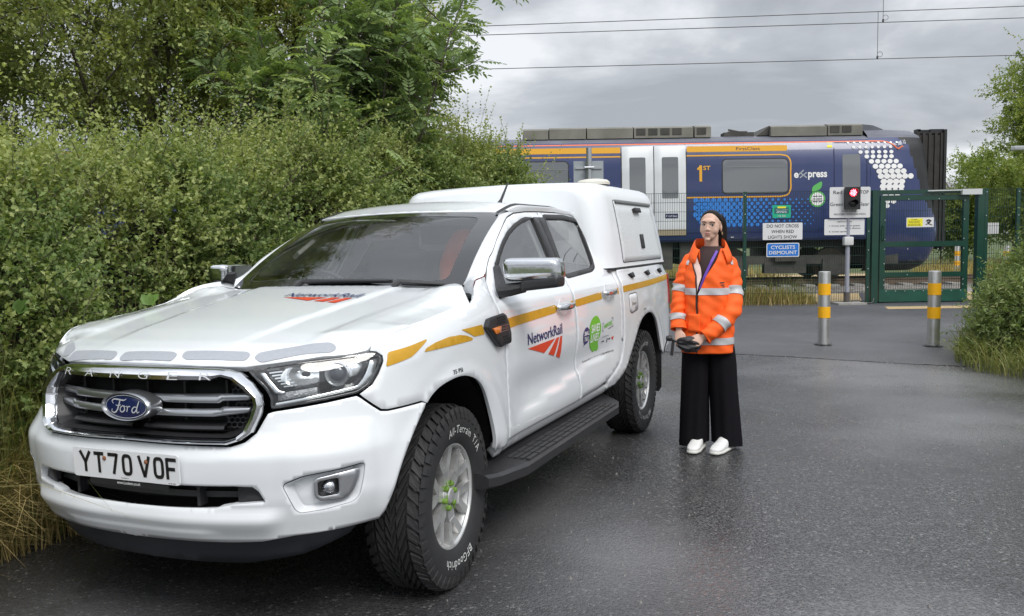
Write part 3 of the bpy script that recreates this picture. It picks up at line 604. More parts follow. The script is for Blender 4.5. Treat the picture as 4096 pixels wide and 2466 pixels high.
# number plate
pl = bpy.data.objects.new('number_plate', None); C.objects.link(pl); pl.parent = T_; pl.location = (.927, .012, .695); pl.rotation_euler = (0, R(2), R(0.))
mb = MB(); q = rnd([(-.26,-.0555),(.26,-.0555),(.26,.0555),(-.26,.0555)], .012, 3); mb.prism(ccw(q), .006, lambda u, v, w_: (w_, u, v)); mb.build('plate', mat('plate_white', (.72, .73, .74), .3, var=.03, vscale=12), pl)
mb = MB(); GL = {'Y': [[(-1,1),(0,-.05)],[(1,1),(0,-.05)],[(0,.05),(0,-1)]], 'T': [[(-1,.86),(1,.86)],[(0,.86),(0,-1)]], '7': [[(-1,.86),(.86,.86)],[(.86,1),(.0,-1)]], 'V': [[(-1,1),(0,-1)],[(1,1),(0,-1)]], 'F': [[(-.75,1),(-.75,-1)],[(-.75,.86),(1,.86)],[(-.75,-.02),(.72,-.02)]]}
O_ = rnd([(-.74,-.86),(.74,-.86),(.74,.86),(-.74,.86)], .55, 5)
def glyph(ch, cx, hw=.025, hh=.0395, sw=.0135):
    for st in ([O_] if ch in '0O' else GL[ch]):
        V2, F2 = stroke(np.asarray(st)*[hw-.000, hh], sw, ch in '0O'); mb.add(np.stack([np.full(len(V2), .0075), V2[:, 0]+cx, V2[:, 1]+.004], -1), F2)
for ch, cx in zip('YT70VOF', (-.196, -.126, -.055, .014, .098, .167, .226)): glyph(ch, cx)
V2, F2 = text_box('Lookers', .036, .006); mb.add(np.stack([np.full(len(V2), .0075), V2[:, 0]-.002, V2[:, 1]-.0465], -1), F2)
V2, F2 = text_box('~xx xx xxxx', .034, .0035); mb.add(np.stack([np.full(len(V2), .0075), V2[:, 0]+.225, V2[:, 1]-.050], -1), F2)
mb.build('characters', BLKV, pl)
mb = MB(); mb.box(-.004, .003, -.185, .20, -.080, -.0545); mb.build('plate_holder', BLK, pl)
mb = MB(); V2, F2 = text_box('www.Lookers.co.uk', .115, .0115, bold=.006); mb.add(np.stack([np.full(len(V2), .0042), V2[:, 0]+.01, V2[:, 1]-.0665], -1), F2); mb.build('holder_lettering', WHV, pl)
for y_ in (-.098, .108):
    mb = MB(); mb.lathe([(.0085, .006), (.0085, .009), (.005, .0115), (0, .012)], 12, axis='x', c=(0, y_, .022)); mb.build('screw', mat('rust', (.22, .09, .04), .8), pl, True)
# headlights
LAMP = [(.600,.901),(.692,.910),(.821,.922),(.944,.936),(.971,.948),(1.002,.965),(1.03,1.0),(1.057,1.047),(1.060,1.064),(1.038,1.078),(1.002,1.077),(.873,1.071),(.732,1.065),(.596,1.055),(.500,1.043),(.535,1.012),(.578,.975),(.600,.940)]
LAMP = rnd(LAMP, .012, 2)
for mi_ in (False, True):
    lamp = bpy.data.objects.new('headlight', None); C.objects.link(lamp); lamp.parent = T_; lamp.empty_display_size = .05
    panel('lens', LAMP, Sf(-.003), LENS, lamp, mirror=mi_, h=.035, hb=.02, depth=.002)
    panel('rim', LAMP, Sf(-.002), BLKG, lamp, mirror=mi_, h=.03, hb=.02, depth=.05, holes=[ring(LAMP, -.009)])
    panel('housing', ring(LAMP, -.004), Sf(-.058), BLKG, lamp, mirror=mi_, h=.03, hb=.02, depth=.004)
    panel('daytime_light_strip', rnd([(1.024,1.053),(1.052,1.053),(1.033,.998),(1.002,.963),(.968,.950),(.864,.936),(.609,.907),(.612,.919),(.858,.948),(.956,.960),(.984,.985),(1.005,1.015)], .006, 2), Sf(-.024), mat('lamp_chrome', (.88, .89, .90), .12, .75), lamp, mirror=mi_, h=.02, depth=.03)
    def bowl(U):
        s_, z_ = U[:, 0], U[:, 1]; d = np.clip(1-((s_-.745)/.09)**2-((z_-1.012)/.045)**2, 0, 1); return S(s_, z_, -.026-.035*d)
    V, F, N = panel_data(rnd([(.655,1.046),(.772,1.050),(.806,1.024),(.80,.983),(.738,.978),(.68,.975),(.63,1.005)], .01, 2), bowl, h=.012, depth=.02)
    mk('reflector', V*(MIR if mi_ else 1), F if not mi_ else [f[::-1] for f in F], MATS['lamp_chrome'], lamp)
    mb = MB()
    for i in range(7):
        s0 = .575+.012*i; z0 = 1.035-.010*i; V2, F2 = stroke([(s0, z0), (s0+.055, z0+.004)], .005); mb.add(S(V2[:, 0], V2[:, 1], -.03)*(MIR if mi_ else 1), F2 if not mi_ else [f[::-1] for f in F2])
    mb.build('reflector_ribs', MATS['lamp_chrome'], lamp)['kind'] = 'stuff'
    panel('indicator', [(.622,.925),(.79,.944),(.79,.966),(.625,.952)], Sf(-.034), mat('ribbed_chrome', (.55, .55, .56), .3, .8, bump=.6, bscale=160), lamp, mirror=mi_, h=.02, depth=.02)
    panel('inner_trim', [(.545,1.03),(.565,1.034),(.628,.965),(.655,.957),(.64,.95),(.612,.955)], Sf(-.02), MATS['lamp_chrome'], lamp, mirror=mi_, h=.02, depth=.02)
    panel('outer_trim', rnd([(.925,1.045),(.985,1.05),(.99,1.03),(.962,1.0),(.925,.992)], .006, 2), Sf(-.028), MATS['lamp_chrome'], lamp, mirror=mi_, h=.02, depth=.02)
    c0 = S(np.array(.883), np.array(1.008), -.034); d_ = np.array([.93, .36, 0]); mb = MB()
    mb.lathe([(.046, -.02), (.046, .012), (.043, .016), (.037, .010), (.033, .004)], 28, axis='x'); o = mb.build('projector_ring', MATS['lamp_chrome'], lamp, True)
    o.location = c0*(MIR if mi_ else 1); o.rotation_euler = (0, 0, math.atan2(d_[1]*(-1 if mi_ else 1), d_[0]))
    mb = MB(); mb.lathe([(.034, .002), (.030, .010), (.020, .016), (.010, .0185), (.0001, .019)], 28, axis='x'); o2 = mb.build('projector_lens', mat('projector_glass', (.10, .11, .13), .05, coat=1.), lamp, True); o2.location = o.location; o2.rotation_euler = o.rotation_euler
# reflective strips on the hood edge
for q in ([(.722,.455),(.690,.452),(.532,.659),(.539,.692),(.562,.708),(.592,.70),(.735,.496)], [(.782,.167),(.745,.154),(.695,.406),(.708,.432),(.745,.436),(.797,.203)],
          [(.812,-.116),(.765,-.129),(.757,.105),(.770,.140),(.812,.150),(.824,-.09)], [(.757,-.455),(.707,-.47),(.757,-.185),(.777,-.160),(.815,-.145),(.777,-.431)], [(.64,-.60),(.60,-.60),(.69,-.49),(.735,-.475),(.728,-.52)]):
    panel('reflective_strip', rnd(q, .018, 4), Hf(.002), SLV, T_, h=.03, depth=.001)
# ---------------------------------------------------------------- side tape, vents, lettering (left side)
for q in ([(1.067,1.027),(1.085,1.073),(1.097,1.077),(1.306,1.103),(1.306,1.097),(1.19,1.048),(1.073,1.024)], [(1.27,1.056),(1.291,1.070),(1.362,1.084),(1.472,1.094),(1.562,1.092),(1.626,1.083),(1.691,1.065),(1.688,1.056)],
          [(1.589,1.112),(1.800,1.114),(1.823,1.067),(1.712,1.069)], [(2.085,1.110),(2.805,1.127),(2.820,1.120),(2.815,1.082),(2.097,1.062)], [(3.080,1.128),(3.124,1.129),(3.130,1.087),(3.089,1.085)],
          [(3.160,1.131),(3.688,1.145),(3.690,1.098),(3.169,1.088)], [(3.965,1.148),(4.010,1.149),(4.015,1.108),(3.970,1.107)], [(4.030,1.150),(4.062,1.151),(4.070,1.109),(4.040,1.108)], [(4.172,1.157),(5.66,1.178),(5.66,1.136),(4.172,1.112)]):
    panel('amber_stripe', rnd(q, .008, 2), Sf(.0022), YEL, T_, h=.04, depth=.001)
VENT = rnd([(1.841,1.141),(2.02,1.148),(2.060,1.136),(2.090,1.102),(2.118,1.041),(2.112,.998),(1.964,.990),(1.94,1.002),(1.807,1.096)], .012, 3)
for mi_ in (False, True):
    vent = panel('fender_vent', VENT, Sf(.022), BLK, T_, mirror=mi_, h=.03, depth=.026, soft=1.)
    if mi_: continue
    mb = MB()
    for s0, z0, nn in ((1.93, 1.118, 6), (2.00, 1.022, 4)):
        for r_i in range(3):
            for i in range(nn):
                q = [(s0 + i*.020 + (.010 if r_i % 2 else 0) + .009*math.cos(a), z0 + (r_i-1)*.013 + .006*math.sin(a)) for a in np.arange(6)*math.pi/3]; V2 = np.array(q); mb.add(S(V2[:, 0], V2[:, 1], .0228), [tuple(range(6))])
    mb.build('honeycomb_hole', DARK, vent)['kind'] = 'stuff'
    panel('indicator_lamp', rnd([(1.862,1.088),(1.905,1.092),(1.965,1.092),(1.962,1.062),(1.90,1.058)], .008, 2), Sf(.030), mat('amber_lens', (.70, .18, .01), .15, coat=1.), vent, h=.02, depth=.012)
    mb = MB(); V2, F2 = text_box('RANGER', .085, .012); mb.add(S(V2[:, 0]+2.028, V2[:, 1]+1.076, .0235), F2)
    for dz in (-.013, .013): V2, F2 = stroke([(1.975, 1.076+dz), (2.075, 1.076+dz)], .003); mb.add(S(V2[:, 0], V2[:, 1], .0235), F2)
    mb.build('vent_lettering', SILVER, vent)
def on_side(V2, off=.0025): return S(V2[:, 0], V2[:, 1], off)
def quadmap(V2, bl, br, tr, tl, w_, h_):
    u = V2[:, 0]/w_ + .5; v = V2[:, 1]/h_ + .5; bl, br, tr, tl = (np.array(p) for p in (bl, br, tr, tl)); return ((1-u)*(1-v))[:, None]*bl + (u*(1-v))[:, None]*br + (u*v)[:, None]*tr + ((1-u)*v)[:, None]*tl
def side_text(name, txt, bl, br, tr, tl, m, bold=0., off=.0026, shear=0., spacing=1.):
    V2, F2 = text_box(txt, 1, 1, bold, spacing, shear); return flatmesh(name, quadmap(V2, bl, br, tr, tl, 1, 1), F2, lambda U: on_side(U, off), m, T_)
side_text('rail_lettering', 'NetworkRail', (2.378,.950), (2.897,.958), (2.897,1.017), (2.378,1.009), NAVY, .012)
def vin(name, polys, m, off=.0026):
    mb = MB()
    for q in polys:
        V, F, N = panel_data(q, Sf(off), h=.05, hb=.05, depth=.0005); mb.add(V, F)
    return mb.build(name, m, T_)
vin('rail_emblem', [[(2.373,.934),(2.78,.943),(2.61,.882)], [(2.80,.943),(2.845,.944),(2.767,.847),(2.674,.868)], [(2.862,.945),(2.893,.946),(2.874,.821),(2.803,.839)]], REDV)
vin('green_speech_bubble', [crom([(3.535,1.003),(3.60,.977),(3.636,.923),(3.632,.868),(3.605,.830),(3.640,.785),(3.609,.769),(3.565,.778),(3.535,.772),(3.446,.816),(3.403,.891),(3.403,.946),(3.452,.989)], 4, True)], GRNV)
vin('indigo_speech_bubble', [crom([(3.338,.949),(3.392,.925),(3.40,.879),(3.378,.852),(3.329,.842),(3.301,.830),(3.312,.846),(3.283,.873),(3.280,.92)], 4, True)], PURV)
def marker_text(txt, c, w_, h_, m, name, rot=0., bold=.02): side_text(name, txt, (c[0]-w_/2, c[1]-h_/2), (c[0]+w_/2, c[1]-h_/2), (c[0]+w_/2, c[1]+h_/2), (c[0]-w_/2, c[1]+h_/2), m, bold, .0036, .08)
marker_text('SAVES', (3.518,.926), .175, .052, WHV, 'bubble_lettering'); marker_text('LIVES', (3.515,.866), .165, .052, WHV, 'bubble_lettering')
marker_text('SMALL', (3.340,.912), .10, .028, WHV, 'bubble_lettering'); marker_text('TALK', (3.340,.876), .085, .028, WHV, 'bubble_lettering')
side_text('charity_lettering', 'SAMARITANS', (3.70,.903), (3.885,.912), (3.885,.945), (3.70,.930), GRNV, .015)
mb = MB()
for P in ([(3.70,.942),(3.678,.940),(3.680,.888),(3.70,.890)], [(3.87,.958),(3.903,.960),(3.903,.935)], [(3.903,.915),(3.903,.902),(3.80,.893)]):
    V2, F2 = stroke(P, .004); mb.add(on_side(V2), F2)
V2, F2 = text_box('in partnership with', .14, .012); mb.add(on_side(V2 + [3.75, .848]), F2); V2, F2 = text_box('~xx xx', .05, .014); mb.add(on_side(V2 + [3.72, .818]), F2)
V2, F2 = stroke([(3.80,.832),(3.803,.803)], .012); mb.add(on_side(V2), F2); V2, F2 = text_box('~xxx', .035, .014); mb.add(on_side(V2 + [3.845, .822]), F2)
V2, F2 = text_box('For more information visit www.railsuicideprevention.co.uk', .61, .020); mb.add(on_side(V2 + [3.63, .733]), F2)
V2, F2 = text_box('35 PSI', .085, .018, bold=.01); mb.add(on_side(V2 + [1.517, .946]), F2); V2, F2 = text_box('38 PSI', .07, .014); mb.add(on_side(V2 + [4.663, .956]), F2); V2, F2 = text_box('Diesel', .10, .022); mb.add(on_side(V2 + [4.39, 1.021], .0065), F2)
mb.build('small_lettering', BLKV, T_)
vin('small_rail_emblem', [[(3.88,.828),(3.93,.832),(3.915,.806)]], REDV)
panel('fuel_flap', rnd([(4.290,1.087),(4.46,1.090),(4.494,1.079),(4.495,.972),(4.343,.953),(4.300,.969)], .03, 4), Sf(.0035), WHITE, T_, h=.04, depth=.006, soft=1.)
panel('fuel_flap_gap', ring(rnd([(4.290,1.087),(4.46,1.090),(4.494,1.079),(4.495,.972),(4.343,.953),(4.300,.969)], .03, 4), .006), Sf(.0008), SEAL, T_, h=.04, depth=.001)
# hood lettering
V2, F2 = text_box('NetworkRail', .41, .075, .012); flatmesh('hood_lettering', V2, F2, lambda U: np.stack([-.130 - U[:, 1], U[:, 0] + .175, hoodz(-.130 - U[:, 1], U[:, 0] + .175)+.006], -1), NAVY, T_)
mb = MB()
for q in ([(-.085,-.02),(-.085,.22),(-.02,.16)], [(-.085,.25),(-.085,.30),(.0,.26),(-.012,.20)], [(-.085,.325),(-.085,.36),(.018,.335),(.006,.285)]):
    V, F, N = panel_data(q, Hf(.003), h=.05, depth=.0005); mb.add(V, F)
mb.build('hood_emblem', REDV, T_)
for s0 in (4.42, 4.86, 5.34):
    for mi_ in (False, True): panel('tie_down', rnd([(s0-.05,1.238),(s0+.05,1.245),(s0+.055,1.212),(s0,1.205),(s0-.02,1.22)], .008, 2), Sf(.024), BLK, T_, mirror=mi_, h=.03, depth=.03)
for mi_ in (False, True): panel('tail_light', rnd([(5.672,.92),(5.74,.92),(5.75,1.19),(5.672,1.185)], .012, 2), Sf(.012), mat('tail_red', (.30, .008, .012), .15, coat=1.), T_, mirror=mi_, h=.04, depth=.10)
mb = MB(); mb.box(-4.24, -4.20, -.80, .80, .60, 1.25); mb.build('tailgate', WHITE, T_)
mb = MB(); mb.box(-4.40, -4.22, -.80, .80, .50, .62); mb.build('rear_bumper', CHROME, T_)
# ---------------------------------------------------------------- mirrors
def rbox(c, hx, hy, hz, r, seg=3, taper=None):
    bm = bmesh.new(); bmesh.ops.create_cube(bm, size=2.)
    for v in bm.verts: v.co = (v.co.x*hx, v.co.y*hy, v.co.z*hz)
    if taper:
        for v in bm.verts: v.co = Vector(taper(*v.co))
    bmesh.ops.bevel(bm, geom=bm.edges[:] + bm.verts[:], offset=r, segments=seg, profile=.6, affect='EDGES', clamp_overlap=True)
    for v in bm.verts: v.co = v.co + Vector(c)
    return bm
for mi_ in (False, True):
    k = -1 if mi_ else 1; mir = bpy.data.objects.new('door_mirror', None); C.objects.link(mir); mir.parent = T_; mir.empty_display_size = .05
    if mi_: mir.matrix_local = Matrix.Translation((-.59, -.90, 0)) @ Matrix.Rotation(R(-80), 4, 'Z') @ Matrix.Translation((.59, .90, 0))
    bm = rbox((-.615, 1.040*k, 1.346), .062, .146, .058, .042, 5, lambda x, y, z: (x - .02*(y*k > 0)*0 + (.02 if x > 0 else 0)*(1-abs(y)/.146), y + (.012*k if z < 0 else 0), z*(1.0 if y*k < 0 else .92))); mkbm('cap', bm, mat('worn_chrome', (.60, .61, .63), .16, 1.0, bump=.25, bscale=9, rvar=.12, vscale=7), mir, sharp=60)
    bm = rbox((-.615, 1.088*k, 1.278), .058, .096, .027, .018, 3, lambda x, y, z: (x, y, z + .010*y*k/.1)); mkbm('lower_cover', bm, BLK, mir, sharp=60)
    mb = MB(); mb.tube(np.array([(-.575, .875*k, 1.245), (-.59, .93*k, 1.250), (-.605, 1.0*k, 1.262)]), [.036, .033, .028], 10); mb.build('arm', BLK, mir, True)
    panel('sail', [(2.085,1.215),(2.19,1.222),(2.235,1.290),(2.262,1.372),(2.215,1.372),(2.15,1.305),(2.10,1.26)], Sf(.016), BLK, mir, mirror=mi_, h=.03, depth=.02)
    mb = MB(); mb.box(-.685, -.680, .915 if k > 0 else -1.17, 1.17 if k > 0 else -.915, 1.30, 1.392); mb.build('mirror_glass', CHROME, mir)
# ---------------------------------------------------------------- side steps, mud flaps
for k in (1, -1):
    st = MB(); xs = [-.24, -.30, -.50, -2.05, -2.22, -2.33]; yo = [.945, .985, 1.035, 1.035, .985, .90]; V = []
    for x_, y_ in zip(xs, yo):
        for yy, zz in ((.80, .455), (.87, .432), (y_-.02, .425), (y_, .412), (y_, .372), (y_-.03, .358), (.80, .36)): V.append((x_, yy*k, zz))
    n7 = 7; F = [(i*n7+j, i*n7+(j+1) % n7, (i+1)*n7+(j+1) % n7, (i+1)*n7+j) for i in range(5) for j in range(n7)] + [tuple(range(n7))[::-1], tuple(5*n7+j for j in range(n7))]
    st.add(V, F if k < 0 else [f[::-1] for f in F]); so_ = st.build('side_step', BLK, T_)
    mb = MB()
    for j in range(4):
        y_ = .895 + j*.034
        for i in range(12): x0 = -.56 - i*.125; mb.box(x0-.112, x0, min(k*y_, k*(y_+.022)), max(k*y_, k*(y_+.022)), .424, .4345)
    mb.build('tread_rib', mat('step_rubber', (.03, .03, .031), .6), so_)['kind'] = 'stuff'
    mb = MB(); mb.box(-2.36, -.40, min(.62*k, .82*k), max(.62*k, .82*k), .36, .50); mb.build('sill_underside', DARK, T_)
    mb = MB(); V = [(-3.70 + .02*math.sin(i), y_*k, z_) for i, (y_, z_) in enumerate([(.62,.235),(.90,.235),(.922,.27),(.925,.60),(.905,.80),(.70,.86),(.62,.80)])]; n7 = len(V); V = V + [(x_-.012, y_, z_) for x_, y_, z_ in V]; mb.add(V, [tuple(range(n7)), tuple(range(n7, 2*n7))[::-1]] + [(i, (i+1) % n7, n7+(i+1) % n7, n7+i) for i in range(n7)]); mb.build('mud_flap', BLK, T_)
# ---------------------------------------------------------------- wheels
def make_wheel():
    w_ = bpy.data.objects.new('wheel', None); C.objects.link(w_); w_.empty_display_size = .1
    Rt, wd = .396, .128
    prof = [(.222, -.100), (.235, -.112), (.27, -.124), (.31, -.128), (.345, -.126), (.370, -.116), (.382, -.100), (.384, 0), (.382, .100), (.370, .116), (.345, .126), (.31, .128), (.27, .124), (.235, .112), (.222, .100)]
    mb = MB(); mb.lathe(prof, 72, axis='y'); ty = mb.build('tyre', RUB, w_, True, 60)
    mb = MB(); npitch = 46; rs = np.random.default_rng(3)
    def blk(a0, da, y0, y1, h, sk, taper=.85, r0=.380):
        V = []
        for r_, f_ in ((r0, 1.), (r0+h, taper)):
            ym, dy = (y0+y1)/2, (y1-y0)/2
            for i, j in ((-1,-1),(1,-1),(1,1),(-1,1)):
                y_ = ym + j*dy*f_; a = a0 + i*da*f_*.5 + sk*(y_-ym) + rs.normal(0, .004)
                rr = r_ - max(0, abs(y_)-.095)*.55; V.append((rr*math.sin(a), y_, rr*math.cos(a)))
        mb.add(V, [(4,5,6,7),(0,1,5,4),(1,2,6,5),(2,3,7,6),(3,0,4,7)])
    for i in range(npitch):
        a = 2*math.pi*i/npitch; da = 2*math.pi/npitch
        for k in (-1, 1):
            blk(a + (0 if k > 0 else da*.5), da*.70, min(k*.072, k*.121), max(k*.072, k*.121), .016, k*2.2)
            blk(a + da*.25, da*.30, min(k*.074, k*.112), max(k*.074, k*.112), .017, k*2.2, .8) if i % 2 else None
            blk(a + da*.35*k, da*.64, min(k*.026, k*.066), max(k*.026, k*.066), .016, -k*5.5)
            # shoulder lugs running down the sidewall
            V = []
            for (r_, y_, f_) in ((.384, .1185, 1.), (.362, .1265, .9), (.335, .1285, .6)):
                for e in (-.5, .5): aa = a + (0 if k > 0 else da*.5) + e*da*.66*f_; V.append((r_*math.sin(aa), k*(y_+.0025), r_*math.cos(aa)))
            for (r_, y_, f_) in ((.384, .112, 1.), (.362, .122, .9), (.335, .126, .6)):
                for e in (-.5, .5): aa = a + (0 if k > 0 else da*.5) + e*da*.72*f_; V.append((r_*math.sin(aa), k*(y_-.002), r_*math.cos(aa)))
            ff = [(0,1,3,2),(2,3,5,4),(0,2,8,6),(2,4,10,8),(1,7,9,3),(3,9,11,5),(4,5,11,10)]; mb.add(V, ff if k < 0 else [f[::-1] for f in ff])
        blk(a + da*.1, da*.62, -.021, .004, .016, 6.); blk(a + da*.6, da*.62, .0, .022, .0155, -6.)
    mb.build('tread', RUB, ty)['kind'] = 'stuff'
    mb = MB()
    def ringtext(txt, a_c, r_c, size, tracking):
        wch = []
        for ch in txt:
            if ch == ' ': wch.append((None, None, .5)); continue
            V, F = text_data(ch, 1., .0); lo, hi = V.min(0), V.max(0); wch.append((V - [(lo[0]+hi[0])/2, 0, 0], F, hi[0]-lo[0]))
        tot = sum(c[2] for c in wch) + tracking*(len(txt)-1); pos = -tot/2
        for V, F, cw in wch:
            if V is not None:
                u = (pos + cw/2 + V[:, 0])*size; rr = r_c + (V[:, 1]-.36)*size; a = a_c - (u/r_c if True else 0)
                mb.add(np.stack([rr*np.sin(a), np.interp(rr, [.24, .27, .31, .345], [.1155, .1265, .1305, .1285]), rr*np.cos(a)], -1), F)
            pos += cw + tracking
    ringtext('All-Terrain T/A', R(-34), .286, .036, .20); ringtext('BFGoodrich', R(166), .286, .038, .20)
    mb.build('sidewall_lettering', TWHITE, ty)
    # rim
    rim = bpy.data.objects.new('rim', None); C.objects.link(rim); rim.parent = w_
    mb = MB(); mb.lathe([(.205, -.09), (.198, -.02), (.200, .05), (.212, .088), (.222, .094), (.232, .098), (.229, .104), (.219, .102), (.211, .092)], 56, axis='y'); mb.build('barrel', ALLOY, rim, True, 40)
    mb = MB(); mb.lathe([(.0, -.035), (.195, -.03), (.20, -.05)], 40, axis='y'); mb.build('brake_backing', DARK, rim, True)
    mb = MB(); mb.lathe([(.06, .0), (.14, .002), (.145, -.01)], 36, axis='y'); mb.build('brake_disc', mat('disc_steel', (.22, .21, .20), .4, .9), rim, True)
    mb = MB()
    for i in range(6):
        a0 = 2*math.pi*i/6
        def sp(pts):
            # pts: list of (r, half-width angle-offset tangential, y) as outline; solid with depth
            top = [(r_*math.sin(a0) + t_*math.cos(a0), y_, r_*math.cos(a0) - t_*math.sin(a0)) for r_, t_, y_ in pts]; n = len(top); bot = [(x_, y_-.030, z_) for x_, y_, z_ in top]
            c_ = np.mean(top, axis=0)+np.array([0, -.004, 0]); mb.add(top + bot + [c_], [(j, (j+1) % n, 2*n) for j in range(n)] + [(j, n+j, n+(j+1) % n, (j+1) % n) for j in range(n)])
        sp([(.040, -.026, .080), (.085, -.032, .085), (.118, -.030, .086), (.128, 0, .085), (.118, .030, .086), (.085, .032, .085), (.040, .026, .080)])
        for sg in (-1, 1):
            sp([(.112, sg*.0, .086), (.112, sg*.030, .086), (.150, sg*.052, .089), (.212, sg*.082, .096), (.219, sg*.044, .096), (.165, sg*.020, .088), (.128, 0., .085)][::sg])
    mb.build('spoke', ALLOY, rim, True, 25)
    mb = MB(); mb.lathe([(.062, .045), (.062, .070), (.050, .082), (.034, .086), (.034, .094), (.028, .098), (.0001, .099)], 32, axis='y'); mb.build('hub_cap', ALLOY, rim, True, 30)
    for i in range(6):
        a = 2*math.pi*i/6 + math.pi/6; x_, z_ = .052*math.sin(a), .052*math.cos(a); mb = MB(); mb.lathe([(.013, .07), (.013, .094), (.009, .100), (.0001, .101)], 8, axis='y', c=(x_, 0, z_))
        b_ = a + rs.uniform(-1, 1); mb.prism(ccw([(x_+.012*math.cos(b_), z_+.012*math.sin(b_)), (x_-.012*math.cos(b_), z_-.012*math.sin(b_)), (x_-.030*math.sin(b_), z_+.030*math.cos(b_))]), .004, lambda u, v, w__: (u, .092+w__, v))
        mb.build('nut_indicator', LIME, rim)
    return w_
def copy_tree(o, parent=None):
    c = o.copy(); C.objects.link(c); c.parent = parent
    for ch in list(o.children): copy_tree(ch, c)
    return c
w0 = make_wheel()
for i, (x_, k) in enumerate(((0., 1), (0., -1), (-3.24, 1), (-3.24, -1))):
    w_ = w0 if i == 0 else copy_tree(w0, None); w_.parent = T_; w_.location = (x_, k*.778, .393 + (.026 if k < 0 else 0)); w_.rotation_euler = (0, R((12, 40, 205, 90)[i]), (R(4) if x_ == 0 else 0) + (0 if k > 0 else math.pi))
# ---------------------------------------------------------------- canopy on the load bed
cano = bpy.data.objects.new('canopy', None); C.objects.link(cano); cano.parent = T_; cano.empty_display_size = .1
def csec(f, n=10):
    """closed half section (left side): y(z) from bottom up to the crown; f insets it for the rounded front"""
    P = [(.868, 1.285), (.862, 1.30), (.850, 1.40), (.828, 1.55), (.800, 1.70), (.783, 1.78), (.765, 1.83), (.735, 1.865), (.690, 1.885), (.55, 1.897), (.30, 1.905), (0, 1.908)]
    return np.array([(y_*(1-f*.55) if False else max(0, y_ - f*.14*min(1, y_/.3)), 1.285 + (z_-1.285)*(1-f*.10)) for y_, z_ in P])
st_ = [(-2.440, 1.0), (-2.443, .86), (-2.452, .66), (-2.472, .44), (-2.51, .22), (-2.57, .06), (-2.66, 0), (-3.2, 0), (-3.8, 0), (-4.05, 0), (-4.12, .06), (-4.16, .2), (-4.18, .5)]; V = []; kk = 23
for x_, f_ in st_:
    q = csec(f_); full = [(y_, z_) for y_, z_ in q] + [(-y_, z_) for y_, z_ in q[-2::-1]]
    for y_, z_ in full: V.append((x_ - .16*max(0, z_-1.285) if x_ < -2.6 and False else x_ + (-.10*(z_-1.285) if x_ > -2.7 else (.14*(z_-1.285) if x_ < -3.9 else 0)), y_, z_))
F = [(i*kk+j, i*kk+j+1, (i+1)*kk+j+1, (i+1)*kk+j) for i in range(len(st_)-1) for j in range(kk-1)] + [tuple(range(kk))[::-1], tuple((len(st_)-1)*kk+j for j in range(kk))]
mk('shell', V, [f[::-1] for f in F], GELW, cano, sharp=50)
def cs(U, off=0.): return np.stack([U[:, 0], np.interp(U[:, 1], [1.285, 1.30, 1.40, 1.55, 1.70, 1.78], [.868, .862, .850, .828, .800, .783]) + off, U[:, 1]], -1)
for k in (1, -1):
    def csf(o_): return lambda U: cs(np.stack([-U[:, 0], U[:, 1]], 1), o_)
    dr = panel('side_hatch', rnd([(2.84,1.318),(4.00,1.318),(3.90,1.765),(2.84,1.765)], .02, 3), csf(.008), mat('speckled_white', (.62, .65, .66), .45, bump=.5, bscale=90, var=.05, vscale=60), cano, mirror=k < 0, h=.08, depth=.008, soft=1.)
    panel('hatch_gutter', [(2.86,1.772),(3.88,1.772),(3.88,1.750),(2.86,1.750)], csf(.020), mat('gutter_grey', (.16, .17, .17), .5), dr, mirror=k < 0, h=.08, depth=.014)
    panel('gap', ring(rnd([(2.84,1.318),(4.00,1.318),(3.90,1.765),(2.84,1.765)], .02, 3), .006), csf(.002), SEAL, dr, mirror=k < 0, h=.08, depth=.001)
    panel('hatch_lock', rnd([(3.38,1.41),(3.48,1.41),(3.48,1.52),(3.38,1.52)], .01, 2), csf(.016), BLK, dr, mirror=k < 0, h=.04, depth=.01)
    panel('hatch_lamp', rnd([(3.30,1.688),(3.48,1.688),(3.47,1.725),(3.30,1.725)], .01, 2), csf(.035), BLK, dr, mirror=k < 0, h=.04, depth=.03)
    panel('base_seal', [(2.50,1.270),(4.12,1.270),(4.12,1.286),(2.50,1.286)], csf(.0), SEAL, cano, mirror=k < 0, h=.08, depth=.03)
mb = MB(); mb.lathe([(.125, 1.895), (.125, 1.915), (.105, 1.932), (.06, 1.940), (.0001, 1.942)], 28, c=(-3.05, .58, 0)); mb.build('beacon', mat('cream_dome', (.62, .60, .53), .4), cano, True)
mb = MB(); mb.tube([(-1.90, .31, 1.715), (-1.90, .31, 1.735), (-1.925, .312, 1.76), (-2.0, .318, 1.845), (-2.02, .32, 1.87)], [.022, .016, .009, .007, .005], 8); mb.build('antenna', BLK, T_, True)
# ---------------------------------------------------------------- cabin
INT = mat('cabin_grey', (.26, .27, .275), .7); INL = mat('cabin_light', (.72, .72, .70), .8); FAB = mat('seat_fabric', (.20, .205, .215), .85)
mb = MB(); V = []
for i in range(13):
    y_ = -.78 + 1.56*i/12
    for x_, z_ in ((-.43, 1.245), (-.62, 1.262), (-.80, 1.25), (-.93, 1.20), (-.97, 1.0)): V.append((x_ - .05*(y_/.78)**2*(x_ > -.7), y_, z_ - .03*(y_/.78)**2 + (.035*math.exp(-((y_+.38)/.17)**2) if -.9 < x_ < -.6 else 0)))
mb.add(V, [(i*5+j, i*5+j+1, (i+1)*5+j+1, (i+1)*5+j) for i in range(12) for j in range(4)]); mb.build('dashboard', INT, T_, True)
mb = MB(); V = []
for i in range(40):
    a = 2*math.pi*i/40; V.append((-.98 + .10*math.sin(a), -.38 + .185*math.cos(a), 1.19 + .155*math.sin(a)))
